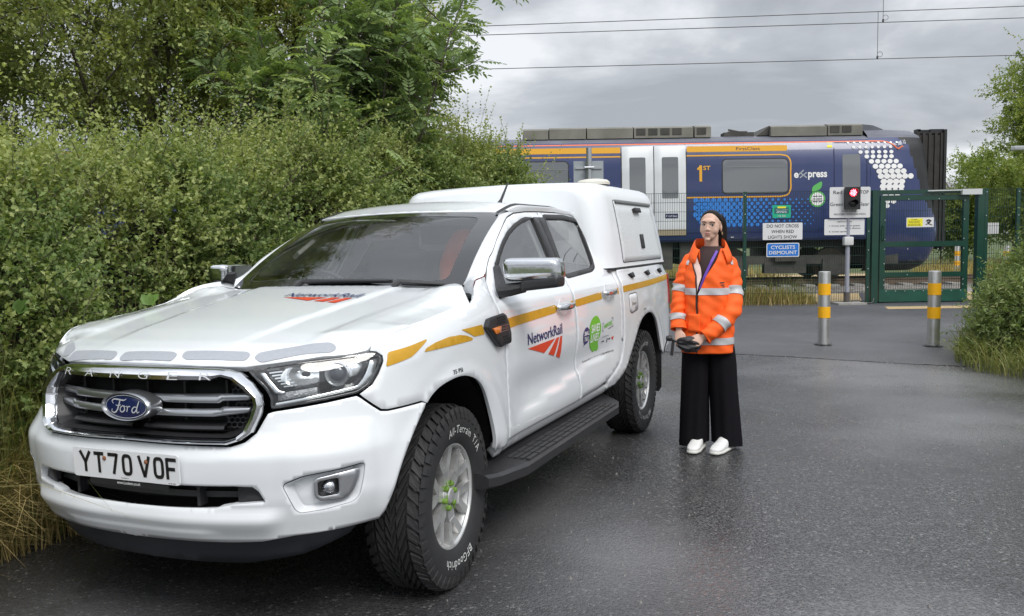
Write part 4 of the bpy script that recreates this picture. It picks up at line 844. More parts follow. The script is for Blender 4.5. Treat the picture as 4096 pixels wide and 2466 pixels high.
mb.tube(V + [V[0]], .015, 8, cap=False); mb.box(-1.0, -.97, -.46, -.30, 1.15, 1.23); mb.build('steering_wheel', BLK, T_, True)
for y_ in (-.37, .37):
    s_ = bpy.data.objects.new('front_seat', None); C.objects.link(s_); s_.parent = T_
    mkbm('backrest', rbox((-1.62, y_, 1.14), .07, .24, .32, .06, 3, lambda x, y, z: (x - .22*(z+.3), y*(1-.18*(z > 0)), z)), FAB, s_, sharp=70); mkbm('headrest', rbox((-1.78, y_, 1.52), .05, .13, .085, .04, 3), FAB, s_, sharp=70); mkbm('cushion', rbox((-1.38, y_, .84), .26, .24, .08, .05, 3), FAB, s_, sharp=70)
mkbm('rear_seat', rbox((-2.28, 0, 1.10), .08, .68, .34, .06, 3), FAB, T_, sharp=70)
mb = MB(); mb.box(-2.52, -2.46, -.70, .70, .6, 1.25); mb.build('cab_rear_wall', INT, T_)
mb = MB(); mb.box(-2.475, -2.46, -.58, .58, 1.25, 1.62); mb.build('rear_window', GLASS, T_)
V = [(x_, y_, roofz(x_, y_)-.03) for x_ in np.linspace(-1.2, -2.46, 8) for y_ in np.linspace(-.60, .60, 9)]; mk('headlining', V, [(i*9+j, i*9+j+1, (i+1)*9+j+1, (i+1)*9+j) for i in range(7) for j in range(8)], INL, T_)
for k in (1, -1):
    mb = MB(); mb.tube([(-1.03, k*.66, 1.43), (-1.01, k*.62, 1.45), (-1.13, k*.60, 1.52), (-1.20, k*.635, 1.53)], .014, 8); mb.build('grab_handle', INL, T_, True)
    panel('pillar_lining', [(3.10,1.63),(3.33,1.63),(3.2,1.27),(3.02,1.27)], Sf(-.05), INL, T_, mirror=k < 0, h=.06, depth=.01)
    panel('door_lining', [(2.15,.62),(4.0,.62),(4.0,1.25),(2.15,1.24)], Sf(-.07), INT, T_, mirror=k < 0, h=.12, depth=.01)
# hi-vis coat hung over the passenger seat (rests in the truck, a thing of its own)

# ================================================================ GROUND, ROAD, PATH
def asphalt(name, base, scale, speck, r0, r1, bumpd, patch=.35, warm=None):
    m = bpy.data.materials.new(name); m.use_nodes = True; n = m.node_tree; b = n.nodes['Principled BSDF']; L = n.links.new
    t = n.nodes.new('ShaderNodeTexCoord'); co = t.outputs['Object']
    def noise(s, d=4, r=.5):
        q = n.nodes.new('ShaderNodeTexNoise'); q.inputs['Scale'].default_value = s; q.inputs['Detail'].default_value = d; q.inputs['Roughness'].default_value = r; L(co, q.inputs['Vector']); return q.outputs['Fac']
    def mr(i, a, b_, c, d):
        q = n.nodes.new('ShaderNodeMapRange'); [setattr(q.inputs[k+1], 'default_value', v) for k, v in enumerate((a, b_, c, d))]; L(i, q.inputs[0]); return q.outputs[0]
    def mix(f, a, b_):
        q = n.nodes.new('ShaderNodeMixRGB'); L(f, q.inputs[0])
        for k, v in ((1, a), (2, b_)):
            if isinstance(v, tuple): q.inputs[k].default_value = (*v, 1)
            else: L(v, q.inputs[k])
        return q.outputs[0]
    v = n.nodes.new('ShaderNodeTexVoronoi'); v.inputs['Scale'].default_value = scale; L(co, v.inputs['Vector']); sp = n.nodes.new('ShaderNodeSeparateColor'); L(v.outputs['Color'], sp.inputs[0])
    stone = mix(mr(sp.outputs[0], .93, .99, 0, speck), tuple(c*.72 for c in base), (.30, .29, .28)); stone = mix(mr(sp.outputs[1], .4, 1, 0, .5), stone, tuple(c*1.6 for c in base))
    big = noise(.35, 3); col = mix(mr(big, .48, .62, 0, patch), stone, tuple(c*2.9 for c in base))
    col = mix(mr(noise(2.3, 5, .65), .60, .72, 0, patch*.8), col, tuple(c*.5 for c in base))
    L(col, b.inputs['Base Color'])
    wet = noise(.42, 5, .6); fine = noise(scale*.6, 2)
    rr = n.nodes.new('ShaderNodeMath'); rr.operation = 'ADD'; L(mr(wet, .38, .62, r0, r1), rr.inputs[0]); L(mr(fine, .3, .7, -.06, .10), rr.inputs[1]); L(rr.outputs[0], b.inputs['Roughness'])
    b.inputs['Specular IOR Level'].default_value = .5
    hs = n.nodes.new('ShaderNodeMath'); hs.operation = 'ADD'; L(mr(v.outputs['Distance'], 0, .6, 1, 0), hs.inputs[0]); L(noise(scale*.35, 3, .6), hs.inputs[1])
    bp = n.nodes.new('ShaderNodeBump'); bp.inputs['Strength'].default_value = .8; bp.inputs['Distance'].default_value = bumpd; L(hs.outputs[0], bp.inputs['Height']); L(bp.outputs[0], b.inputs['Normal'])
    MATS[name] = m; return m
def sheet(name, poly, z, m, kind='structure', thick=0.):
    mb = MB(); poly = ccw(poly); tr = tri2d(poly); mb.add([(x, y, z) for x, y in poly], tr)
    o = mb.build(name, m); o['kind'] = kind; return o
GRASSG = mat('grass_ground', (.075, .10, .03), .9, var=.5, vscale=1.5, bump=.8, bscale=20)
sheet('ground', [(-3000,-60),(3000,-60),(3000,3500),(-3000,3500)], -.06, GRASSG)
ROAD = asphalt('wet_tarmac', (.056, .056, .058), 85, .5, .08, .40, .0028, .7)
sheet('road', [(-2.9,3.9),(-2.3,5.0),(0.6,12.0),(4.0,12.2),(9,12.2),(12,9),(12,-8),(-8,-8),(-5.2,.0)], 0., ROAD)
PATH = asphalt('new_tarmac', (.070, .070, .076), 150, .25, .36, .52, .003, .22)
sheet('path', [(-3,13.2),(0.4,11.85),(1.6,11.42),(2.5,11.12),(3.3,10.70),(3.85,10.34),(4.4,9.98),(5.0,9.69),(5.6,9.35),(8,8.2),(14,8.2),(14,19.6),(-3,19.6)], .004, PATH)
mb = MB(); seam = crom([(.4,11.83),(1.6,11.40),(2.5,11.10),(3.3,10.68),(3.85,10.32),(4.4,9.96),(5.0,9.67),(5.6,9.33),(8,8.18)], 8)
seam = seam + RNG.normal(0, .012, seam.shape); V2, F2 = stroke(seam, RNG.uniform(.004, .022, len(seam))); mb.add([(x, y, .006) for x, y in V2], F2); o = mb.build('tar_joint', mat('tar', (.035, .035, .037), .5)); o['kind'] = 'structure'
TAN = mat('tan_surfacing', (.42, .31, .16), .7, var=.15, vscale=20, bump=.3, bscale=120)
sheet('crossing_strip', [(7.42,17.12),(12,17.12),(12,17.72),(7.62,17.72)], .009, TAN)
sheet('crossing_path', [(5.9,18.95),(13.0,18.95),(17.5,30),(16,33),(8.5,33),(5.9,22)], .022, TAN)
sheet('crossing_wet_path', [(7.6,18.8),(9.9,18.8),(11.2,21.5),(13.2,24),(15.5,29),(10.6,29),(9.6,24),(8.4,21.0)], .027, PATH)
# gravel and litter on the road edge: loose stones
mb = MB()
for i in range(900):
    if i < 500: t = RNG.uniform(0, 1); p = seam[int(t*(len(seam)-1))] + RNG.normal(0, [.35, .22])
    else: p = np.array([RNG.uniform(-.5, 6), RNG.uniform(2.9, 11)])
    r = RNG.uniform(.003, .010); a = RNG.uniform(0, 6.3); c, s = math.cos(a)*r, math.sin(a)*r
    mb.add([(p[0]+c, p[1]+s, .0), (p[0]-s*.8, p[1]+c*.8, .0), (p[0]-c, p[1]-s, .0), (p[0]+s, p[1]-c, .0), (p[0], p[1], r*1.1 + .005)], [(0,1,4),(1,2,4),(2,3,4),(3,0,4)])
o = mb.build('loose_gravel', mat('gravel_stone', (.20, .19, .18), .7, var=.4, vscale=30)); tag(o, 'small pale stones scattered over the wet tarmac', 'gravel', kind='stuff')
# trackbed
BALL = asphalt('ballast', (.17, .155, .14), 14, .3, .7, .9, .05, .3)
mb = MB(); V = []
for x in (-60, 60):
    for y, z in ((21.3, -.05), (22.2, .12), (26.6, .12), (27.4, -.05)): V.append((x, y, z))
mb.add(V, [(0, 4, 5, 1), (1, 5, 6, 2), (2, 6, 7, 3)]); o = mb.build('trackbed', BALL); o['kind'] = 'structure'
RAILM = mat('rail_steel', (.16, .12, .09), .5, .6, var=.3, vscale=4)
for y in (23.65, 25.15):
    mb = MB(); mb.prism(ccw([(-.07, .13), (.07, .13), (.02, .16), (.015, .25), (.035, .26), (.035, .295), (-.035, .295), (-.035, .26), (-.015, .25), (-.02, .16)]), 100., lambda u, v, w_: (-50 + w_, y + u, v)); o = mb.build('rail', RAILM); o['kind'] = 'structure'
CONC = mat('concrete', (.30, .29, .27), .85, var=.15, vscale=6)
for i in range(30): mb = MB(); x = -7 + i*.65; mb.box(x-.13, x+.13, 23.1, 25.7, .10, .165); mb.build('sleeper', CONC)['kind'] = 'structure'

# ================================================================ FENCE, GATE, BOLLARDS, SIGNS
FGRN = mat('green_powder_coat', (.006, .045, .030), .38, coat=.2, var=.15, vscale=5); GALV = mat('galvanised', (.42, .44, .46), .42, .7, var=.1, vscale=20); WIRE = mat('green_wire', (.005, .032, .024), .5)
STEEL = mat('brushed_steel', (.66, .66, .65), .38, .85, rvar=.05, vscale=6); YBAND = mat('yellow_band', (.90, .45, .008), .5, var=.05, vscale=20)
def bolts(parent, pts, y):
    for x, z in pts:
        mb = MB(); mb.lathe([(.014, 0), (.012, -.008), (.0001, -.011)], 8, axis='y', c=(x, y, z)); mb.build('bolt', GALV, parent, True)
def wiremesh(x0, x1, z0, z1, y, parent, name='wire_mesh', sx=.05, sz=.2):
    mb = MB(); k = int(round((x1-x0)/sx))
    for i in range(1, k): x = x0 + (x1-x0)*i/k; mb.box(x-.003, x+.003, y-.003, y+.003, z0, z1)
    kz = int(round((z1-z0)/sz))
    for i in range(0, kz+1): z = z0 + (z1-z0)*i/kz; mb.box(x0, x1, y-.012, y-.005, z-.004, z+.004); mb.box(x0, x1, y+.005, y+.012, z-.004, z+.004)
    o = mb.build(name, WIRE, parent); o['kind'] = 'stuff'; return o
FY = 18.72
fenceL = thing('mesh_fence', 'tall green wire mesh fence running behind the truck and woman up to the gate', 'fence', (0, FY, 0))
fx = [-2.44, 0.04, 2.53, 5.01, 7.66]
for i, x in enumerate(fx):
    mb = MB(); mb.box(x-.035, x+.035, -.03, .03, 0, 2.43); mb.build('post', FGRN, fenceL)
    bolts(fenceL, [(x, z) for z in (.35, .75, 1.15, 1.55, 1.95, 2.35)], -.031)
    if i: wiremesh(fx[i-1]+.04, x-.04, .05, 2.42, .045, fenceL)
gate = thing('pedestrian_gate', 'dark green framed mesh gate with kick plate across the tan path', 'gate', (0, FY, 0))
mb = MB(); mb.box(7.72, 7.86, -.07, .07, 0, 2.42); mb.build('gate_post', FGRN, gate); mb = MB(); mb.box(9.97, 10.11, -.07, .07, 0, 2.42); mb.build('gate_post', FGRN, gate)
mb = MB(); mb.box(7.86, 9.97, -.05, .05, 2.33, 2.42); mb.build('lintel', FGRN, gate)
leaf = bpy.data.objects.new('gate_leaf', None); C.objects.link(leaf); leaf.parent = gate
for x0, x1, z0, z1 in ((7.90,8.02,.03,2.31),(9.68,9.80,.03,2.31),(8.02,9.68,2.20,2.31),(8.02,9.68,1.21,1.32),(8.02,9.68,.56,.66)): mb = MB(); mb.box(x0, x1, -.035, .035, z0, z1); mb.build('rail_bar', FGRN, leaf)
for z0, z1 in ((.30,.56),(.66,1.21),(1.32,2.20)): wiremesh(8.02, 9.68, z0, z1, .0, leaf)
mb = MB(); mb.box(7.90, 9.80, -.045, -.037, .03, .29); mb.build('kick_plate', mat('green_painted_plate', (.012, .075, .050), .45, var=.3, vscale=4), leaf)
mb = MB(); mb.tube([(7.96,-.04,1.36),(7.96,-.10,1.37),(7.96,-.10,1.66),(7.96,-.04,1.67)], .014, 8); mb.build('pull_handle', FGRN, leaf, True)
bolts(leaf, [(x, z) for x in (8.0, 9.70) for z in (.14+.25, .5, .85, 1.16, 1.37, 1.78, 2.18)] + [(x, z) for x in (8.5, 9.15) for z in (.61, 1.16, 2.22)], -.036); bolts(leaf, [(8.05+.2*i, .26) for i in range(9)], -.046)
mb = MB(); mb.box(9.60, 10.02, -.13, -.05, 2.30, 2.42); mb.build('door_closer', mat('closer_grey', (.55, .56, .57), .4), gate)
mb = MB(); mb.obox((9.25,-.09,2.395), (.37,0,.004), (0,.015,0), (0,0,.012)); mb.build('closer_arm', mat('closer_grey', (.5, .5, .5), .4), gate)
fenceR = thing('mesh_fence', 'short green wire mesh fence panel right of the gate, half hidden by shrubs', 'fence', (0, FY, 0))
for x in (10.17, 10.86, 13.3):
    mb = MB(); mb.box(x-.035, x+.035, -.03, .03, 0, 2.43); mb.build('post', FGRN, fenceR); bolts(fenceR, [(x, z) for z in (.35, .85, 1.35, 1.85, 2.35)], -.031)
wiremesh(10.2, 10.83, .05, 2.42, .045, fenceR); wiremesh(10.9, 13.26, .05, 2.42, .045, fenceR)
def bollard(x, y, h, r, label):
    t = thing('bollard', label, 'bollard', (x, y, 0), 0, 'steel bollards on the path')
    mb = MB(); mb.lathe([(r, 0), (r, h-.02), (r*.97, h-.004), (r*.6, h), (.0001, h+.001)], 28); mb.build('tube', STEEL, t, True, 40)
    for z0, z1 in ((.375, .525), (.685, .838)): mb = MB(); mb.lathe([(r+.0005, z0*h), (r+.003, z0*h), (r+.003, z1*h), (r+.0005, z1*h)], 28); mb.build('reflective_band', YBAND, t, True, 40)
    mb = MB(); P = [(r*(1.0+.9*RNG.uniform(.3, 1))*math.cos(a), r*(1.0+.9*RNG.uniform(.3, 1))*math.sin(a)) for a in np.linspace(0, 2*math.pi, 18, endpoint=False)]; mb.add([(px, py, .018) for px, py in P] + [(0, 0, .03)], [(i, (i+1) % 18, 18) for i in range(18)]); mb.build('tar_collar', MATS['tar'], t)
bollard(4.22, 11.72, 1.0, .078, 'steel bollard with two yellow bands, beside the standing woman')
bollard(5.56, 11.42, 1.0, .078, 'steel bollard with two yellow bands, in front of the green gate')
bollard(15.0, 29.3, 1.05, .085, 'small far yellow banded bollard seen through the gate')
bollard(16.1, 28.3, 1.05, .085, 'far yellow banded bollard seen through the fence right of the gate')
SGW = mat('sign_white', (.66, .66, .67), .45, var=.02, vscale=4); SGB = mat('sign_black', (.015, .015, .017), .5); SBL = mat('sign_blue', (.012, .16, .56), .4); SGN = mat('sign_green', (.012, .38, .21), .4); SYL = mat('sign_yellow', (.80, .72, .03), .45); SDK = mat('sign_teal', (.02, .13, .13), .4)
def sign(name, label, x0, z0, x1, z1, y, m, lines=(), r=.02, border=None, group=None):
    t = thing(name, label, 'sign', ((x0+x1)/2, y, (z0+z1)/2), 0, group); w_, h_ = x1-x0, z1-z0
    mb = MB(); mb.prism(ccw(rnd([(-w_/2,-h_/2),(w_/2,-h_/2),(w_/2,h_/2),(-w_/2,h_/2)], r, 3)), .006, lambda u, v, w__: (u, -w__, v)); mb.build('board', border or m, t)
    if border: mb = MB(); g = .018; mb.prism(ccw(rnd([(-w_/2+g,-h_/2+g),(w_/2-g,-h_/2+g),(w_/2-g,h_/2-g),(-w_/2+g,h_/2-g)], r*.8, 3)), .002, lambda u, v, w__: (u, -.006-w__, v)); mb.build('face', m, t)
    for txt, cx, cz, tw, th, tm, bold in lines:
        V2, F2 = text_box(txt, tw, th, bold); flatmesh('lettering', V2, F2, lambda U: np.stack([U[:, 0]+cx, np.full(len(U), -.0105), U[:, 1]+cz], -1), tm, t)
    return t
YS = FY - .06
sign('warning_sign', 'white sign reading DO NOT CROSS WHEN RED LIGHTS SHOW on the fence', 5.381, 1.398, 6.230, 1.757, YS, SGW, [('DO NOT CROSS', 0, .115, .68, .068, SGB, 0), ('WHEN RED', 0, -.003, .48, .068, SGB, 0), ('LIGHTS SHOW', 0, -.120, .62, .068, SGB, 0)])
sign('blue_sign', 'blue sign reading CYCLISTS DISMOUNT on the fence', 5.464, 1.031, 6.166, 1.329, YS, SBL, [('CYCLISTS', 0, .057, .52, .078, SGW, .02), ('DISMOUNT', 0, -.055, .60, .078, SGW, .02)], .03, SGW)
t = sign('helpline_sign', 'small green helpline sign 116 123 on the fence', 5.586, 1.865, 5.974, 2.134, YS, SGN, [('116 123', 0, -.095, .16, .042, SGW, .01)], .004)
for nm, x0, x1, z0, z1, m in (('panel', -.155, .155, -.045, .085, SDK), ('heading_bar', -.09, .09, .068, .105, SYL)): mb = MB(); mb.box(x0, x1, -.009 if nm == 'panel' else -.012, -.006, z0, z1); mb.build(nm, m, t)
for s_, z_, ww in (('Talk to us, we\'ll listen', .035, .26), ('~xxxxxxxx xxxxxx xxxxx', .004, .2), ('~xxxx xx xxxx xxx', -.022, .22)): V2, F2 = text_box(s_, ww, .018, .01); flatmesh('lettering', V2, F2, lambda U: np.stack([U[:, 0], np.full(len(U), -.0125), U[:, 1]+z_], -1), SGW, t)
sign('instruction_sign', 'white INSTRUCTIONS sign below the red signal light', 6.679, 1.481, 7.533, 1.818, YS-.05, SGW, [('INSTRUCTIONS', .0, .115, .31, .030, SGB, 0), ('1. Cross only when green', -.0, .024, .66, .036, SGB, .01), ('light shows', .18, -.030, .32, .036, SGB, .01), ('2. Cross quickly', -.12, -.098, .42, .036, SGB, .01)], .02)
sg = sign('signal_sign', 'white Red STOP Green Clear sign behind the signal light', 6.768, 1.842, 7.632, 2.492, YS-.09, SGW, [('Red', -.265, .215, .18, .075, SGB, 0), ('STOP', .280, .215, .225, .075, SGB, 0), ('Green', -.285, -.035, .265, .075, SGB, 0), ('Clear', .285, -.035, .25, .075, SGB, 0), ('IF NO LIGHT -', .0, -.185, .34, .034, SGB, 0), ('PROCEED WITH CAUTION', .0, -.248, .66, .036, SGB, 0)], .03)
sl_ = thing('signal_light', 'black crossing signal with its red lamp lit', 'signal', (7.215, YS-.13, 2.25))
mb = MB(); mb.box(-.155, .155, -.10, 0, -.235, .235); mb.build('case', SGB, sl_)
for z, nm, m in ((.115, 'red_lamp', mat('lit_red', (.5, .0, .01), .4, emit=(1, .015, .04), estr=3.0)), (-.115, 'green_lamp', mat('dark_lens', (.012, .014, .014), .2))):
    mb = MB(); mb.lathe([(.078, -.101), (.06, -.112), (.0001, -.118)], 24, axis='y', c=(0, 0, z)); mb.build(nm, m, sl_, True)
    mb = MB(); V = []
    for i in range(13):
        a = math.pi*i/12; V += [(.095*math.cos(a), -.10, z+.095*math.sin(a)-.01), (.095*math.cos(a), -.10-.12*(.35+.65*math.sin(a)), z+.095*math.sin(a)-.01)]
    mb.add(V, [(2*i, 2*i+1, 2*i+3, 2*i+2) for i in range(12)]); mb.build('hood', SGB, sl_)
if True:  # LED dots on the lit lamp
    mb = MB(); rs = np.random.default_rng(5)
    for i in range(26): a, r = i*2.4, .068*math.sqrt((i+.5)/26); mb.lathe([(.006, -.117), (.0001, -.120)], 6, axis='y', c=(r*math.cos(a), 0, .115+r*math.sin(a)))
    o = mb.build('light_dots', mat('led_white', (1, .5, .5), .4, emit=(1, .45, .5), estr=6.), sl_); o['kind'] = 'stuff'
po = thing('signal_post', 'grey post with white junction box carrying the crossing signal', 'post', (7.19, YS-.03, 0))
mb = MB(); mb.tube([(0, 0, .03), (0, 0, 1.9)], .046, 14); mb.build('pole', mat('grey_pole', (.30, .31, .36), .5), po, True); mb = MB(); mb.tube([(0, 0, .03), (0, 0, .26)], .062, 12); mb.build('sleeve', mat('dark_sleeve', (.09, .08, .075), .8), po, True)
mkbm('junction_box', rbox((0, -.02, 1.35), .10, .07, .09, .025, 2), mat('box_white', (.6, .6, .6), .5), po); mb = MB(); mb.box(-.30, .30, -.34, .20, .005, .045); mb.build('base_slab', CONC, po)
mb = MB(); mb.tube(crom([(.05,-.1,.07),(.2,-.12,.08),(.35,-.10,.035),(.5,-.1,.03),(.56,-.05,.12)], 6), .014, 6); mb.build('cable', SGB, po, True)
t = sign('caution_sign', 'small yellow and white caution sign on the gate mesh', 8.453, 1.623, 9.037, 1.829, FY-.05, SGW, [('Caution', -.125, .065, .13, .024, SGB, .01), ('~xxxx xxxx xx xxxxx xxxxxxxx', -.125, .028, .25, .016, SGB, 0), ('~xxxx xxxxx xx xxxxxx xxxx', -.125, .002, .22, .016, SGB, 0), ('~xxxx xx xxxx xxxx xxx xxxxx', -.125, -.035, .26, .016, SGB, 0), ('~xxxxx xxxxx xxx xxx xxxx xxxxx', -.125, -.060, .27, .016, SGB, 0)], .006)
mb = MB(); mb.box(-.275, .055, -.009, -.006, -.082, .085); mb.build('panel', SYL, t)
mb = MB(); V2, F2 = stroke([(.13,.03),(.18,.05),(.22,.03),(.19,-.01),(.15,.0)], .03); mb.add(np.stack([V2[:, 0], np.full(len(V2), -.0125), V2[:, 1]], -1), F2); V2, F2 = stroke([(.12,-.045),(.18,-.03),(.26,-.06)], .014); mb.add(np.stack([V2[:, 0], np.full(len(V2), -.0125), V2[:, 1]], -1), F2); mb.build('pictogram', SGB, t)
sign('blank_sign', 'plain white notice seen through the fence right of the gate', 10.143*1.04, 1.457, 10.475*1.04, 1.705, 19.5, SGW)
# road sign seen from behind, on its own post between hedge and canopy
rsn = thing('road_sign', 'grey back of a road sign on a pole behind the canopy', 'sign', (.99, 11.0, 0))
mb = MB(); mb.tube([(.0, 0, 0), (0, 0, 2.62)], .035, 14); mb.build('pole', GALV, rsn, True); mb = MB(); mb.box(-.19, .185, .05, .056, 1.75, 2.46); mb.build('plate', mat('sign_back', (.33, .36, .38), .55, .3, var=.05, vscale=5), rsn)
mb = MB(); mb.box(-.17, .165, .034, .05, 2.36, 2.385); mb.tube([(-.06, -.035, 2.372), (.06, -.035, 2.372)], .014, 6); mb.build('clamp', GALV, rsn)
# ================================================================ OVERHEAD LINE
WIR = mat('contact_wire', (.05, .05, .055), .6); k = 24.4/23.
def wz(x, z): return (x*k, 24.4, 1.4945 + (z-1.4945)*k)
for nm, a, b, lab in (('overhead_wire', (-30, 6.45), (22, 7.50), 'thin topmost overhead line wire above the train'), ('overhead_wire', (-30, 6.36), (22, 7.165), 'second overhead line wire from the top'), ('overhead_wire', (-30, 5.665), (22, 6.17), 'lowest overhead contact wire above the train roof')):
    mb = MB(); A_, B_ = np.array(wz(*a)), np.array(wz(*b)); pts = [A_ + (B_-A_)*t + np.array([0, 0, -.05*math.sin(math.pi*t)]) for t in np.linspace(0, 1, 14)]; mb.tube(pts, .0105, 6); o = mb.build(nm, WIR); tag(o, lab, 'wire', 'overhead line wires')
for (x, z0, z1, lab) in ((9.57, 6.05, 7.23, 'dropper wire hanging between the overhead wires near the gate'), (-1.03, 5.94, 7.0, 'dropper wire by the ash tree tip'), (9.70, 6.98, 8.6, 'upper dropper leaving the top of the frame')):
    mb = MB(); mb.tube([wz(x, z0), wz(x, z1)], .007, 6); c_ = np.array(wz(x, z0)); mb.tube([c_ + [.07+.07*math.cos(a), 0, .09+.07*math.sin(a)] for a in np.linspace(-2.6, 2.6, 12)], .006, 5); mb.lathe([(.02, -.03), (.03, 0), (.02, .05)], 8, c=tuple(c_)); o = mb.build('dropper', WIR); tag(o, lab, 'dropper', 'overhead line droppers')
lp = thing('street_lamp', 'grey street lamp head reaching in at the right edge', 'street lamp', (19.6, 33., 0))
mb = MB(); mb.tube(crom([(1.2,0,0),(1.2,0,4.0),(1.05,0,4.6),(.4,0,4.68)], 6), .06, 10); mb.build('column', GALV, lp, True); mkbm('lantern', rbox((-.25, 0, 4.62), .48, .14, .085, .06, 3), mat('lantern_grey', (.45, .47, .50), .4), lp)
# ================================================================ TRAIN
TB = mat('train_blue', (.022, .036, .122), .30, coat=.5, var=.10, vscale=.8, rvar=.08); TBD = mat('train_dark_blue', (.014, .020, .075), .35, var=.1, vscale=2); TRF = mat('train_roof', (.12, .125, .15), .55, var=.3, vscale=1.2)
TDK = mat('train_equipment', (.055, .052, .046), .75, var=.4, vscale=3); TGR = mat('roof_unit_grey', (.17, .165, .14), .7, var=.25, vscale=2); TSV = mat('door_silver', (.62, .64, .66), .38, .1, var=.05, vscale=2); TYL = mat('train_yellow', (.72, .36, .02), .4)
TOR = mat('train_orange', (.75, .16, .05), .4); TWD = mat('train_window', (.12, .13, .14), .06, coat=1., spec=.8); TWS = mat('dot_white', (.78, .78, .78), .4); TCY = mat('dot_blue', (.03, .20, .62), .4); TBK = mat('train_black', (.016, .016, .018), .5, var=.2, vscale=3); TBR = mat('bellows_rubber', (.030, .027, .025), .8, var=.3, vscale=4)
SEC = [(23.06,1.36),(23.02,1.50),(23.0,1.70),(23.0,2.6),(23.03,3.3),(23.10,3.88),(23.17,3.98),(23.30,4.06),(23.6,4.15),(24.0,4.19),(24.4,4.20)]
SZ = [p[1] for p in SEC]; SY = [p[0] for p in SEC]
def face(U, off=0.): return np.stack([U[:, 0], np.interp(U[:, 1], SZ, SY) - off, U[:, 1]], -1)
def TF(off): return lambda U: face(U, off)
def carbody(root, x0, x1):
    full = SEC + [(48.8-y, z) for y, z in SEC[-2::-1]]; k = len(full); mb = MB(); xs = np.linspace(x0, x1, 12)
    V = [(x, y, z) for x in xs for y, z in full]; mi = []
    F = [(i*k+j, i*k+j+1, (i+1)*k+j+1, (i+1)*k+j) for i in range(11) for j in range(k-1)]; mi = [1 if min(full[j][1], full[j+1][1]) > 3.97 else 0 for i in range(11) for j in range(k-1)]
    F += [tuple(range(k))[::-1], tuple(11*k+j for j in range(k))]; mi += [2, 2]
    mk('body', V, [f[::-1] for f in F], TB, root, True, mats=[TB, TRF, TBK], midx=mi, sharp=30)
def P(name, poly, m, root, off=.004, h=.4, depth=.003, holes=()): return panel(name, poly, TF(off), m, root, h=h, hb=.25, depth=depth, soft=.2, holes=holes)
def rect(x0, z0, x1, z1): return [(x0,z0),(x1,z0),(x1,z1),(x0,z1)]
def band(name, x0, z0, x1, z1, m, root, off=.004): return P(name, rect(x0, z0, x1, z1), m, root, off)
def bogie(root, cx):
    b = bpy.data.objects.new('bogie', None); C.objects.link(b); b.parent = root
    mb = MB(); mb.box(cx-1.75, cx+1.75, 23.25, 23.42, .72, .95); mb.box(cx-.55, cx+.55, 23.2, 23.46, .48, .78); mb.box(cx-1.6, cx-1.0, 23.2, 23.45, .42, .85); mb.box(cx+1.0, cx+1.6, 23.2, 23.45, .42, .85); mb.box(cx-.3, cx+.3, 23.1, 25.6, .8, 1.3); mb.build('frame', TDK, b)
    for dx in (-1.3, 1.3):
        for y in (23.6, 25.2): mb = MB(); mb.lathe([(.0001, -.06), (.36, -.06), (.42, -.05), (.42, .05), (.44, .06), (.44, .08), (.0001, .08)], 28, axis='y', c=(cx+dx, y, .72)); mb.build('wheelset', mat('wheel_steel', (.11, .085, .065), .6, .4), b, True, 40)
    for dx in (-.25, .25): mb = MB(); mb.lathe([(.10, .55), (.12, .65), (.10, .75), (.12, .85), (.10, .95)], 12, c=(cx+dx, 23.3, 0)); mb.build('spring', TDK, b, True)
def doorset(root, xa, xm, xb, zb=1.53, zt=3.87):
    for x0, x1, wx0, wx1, lab in ((xa, xm-.012, xa+.197, xm-.218, 0), (xm+.012, xb, xm+.209, xb-.199, 1)):
        d = P('passenger_door', rect(x0, zb, x1, zt), TSV, root, .010, .4, .02); P('window', rnd(rect(wx0, 2.50, wx1, 3.58), .04, 3), TWD, d, .013)
    band('door_gap', xm-.015, zb, xm+.015, zt, TBK, root, .006); band('door_frame', xa-.03, zb-.02, xb+.03, zt+.05, TBK, root, .003); band('door_sill_film', xa, zb, xb, zb+.16, mat('door_grime', (.34, .29, .20), .6), root, .016)
train = thing('train_carriage', 'blue driving carriage with white dotted nose and silver doors behind the fence', 'train', (0, 0, 0)); R_ = train
carbody(R_, -13.0, 9.45)
band('lower_band', -13, 1.37, 9.4, 1.60, TBD, R_, .004); band('cantrail_line', -13, 3.915, 9.6, 3.945, TOR, R_, .004)
P('first_class_band', [(-2.9,3.70),(2.90,3.70),(2.90,3.852),(-2.9,3.852)], TYL, R_); P('first_class_band', rnd([(4.64,3.70),(7.282,3.70),(7.282,3.852),(4.64,3.852)], .05, 3), TYL, R_); band('first_class_line', -13, 3.59, 2.90, 3.625, TYL, R_)
lo = rnd([(4.64,2.512),(7.36,2.512),(7.36,3.606),(4.64,3.606)], .26, 6); V2, F2 = stroke([(4.64,3.606)] + [tuple(p) for p in crom([(7.10,3.606),(7.28,3.56),(7.36,3.42),(7.36,3.2),(7.36,2.9),(7.36,2.72),(7.28,2.56),(7.10,2.512)], 4)] + [(4.64,2.512)], .035); flatmesh('first_class_outline', V2, F2, TF(.005), TYL, R_)
doorset(R_, 2.934, 3.773, 4.611); doorset(R_, -7.9, -7.06, -6.22)
def window(x0, x1, z0=2.613, z1=3.487):
    f_ = P('window', rnd(rect(x0-.03, z0-.03, x1+.03, z1+.03), .14, 4), TBK, R_, .004); P('pane', rnd(rect(x0, z0, x1, z1), .12, 4), TWD, f_, .008); band('vent_line', x0+.05, z1-.20, x1-.05, z1-.185, mat('vent_grey', (.2, .21, .22), .4), f_, .011)
for a, b in ((5.581, 7.28), (-.18, 1.519), (-2.4, -.7), (-5.2, -3.5), (-10.6, -8.9)): window(a, b)
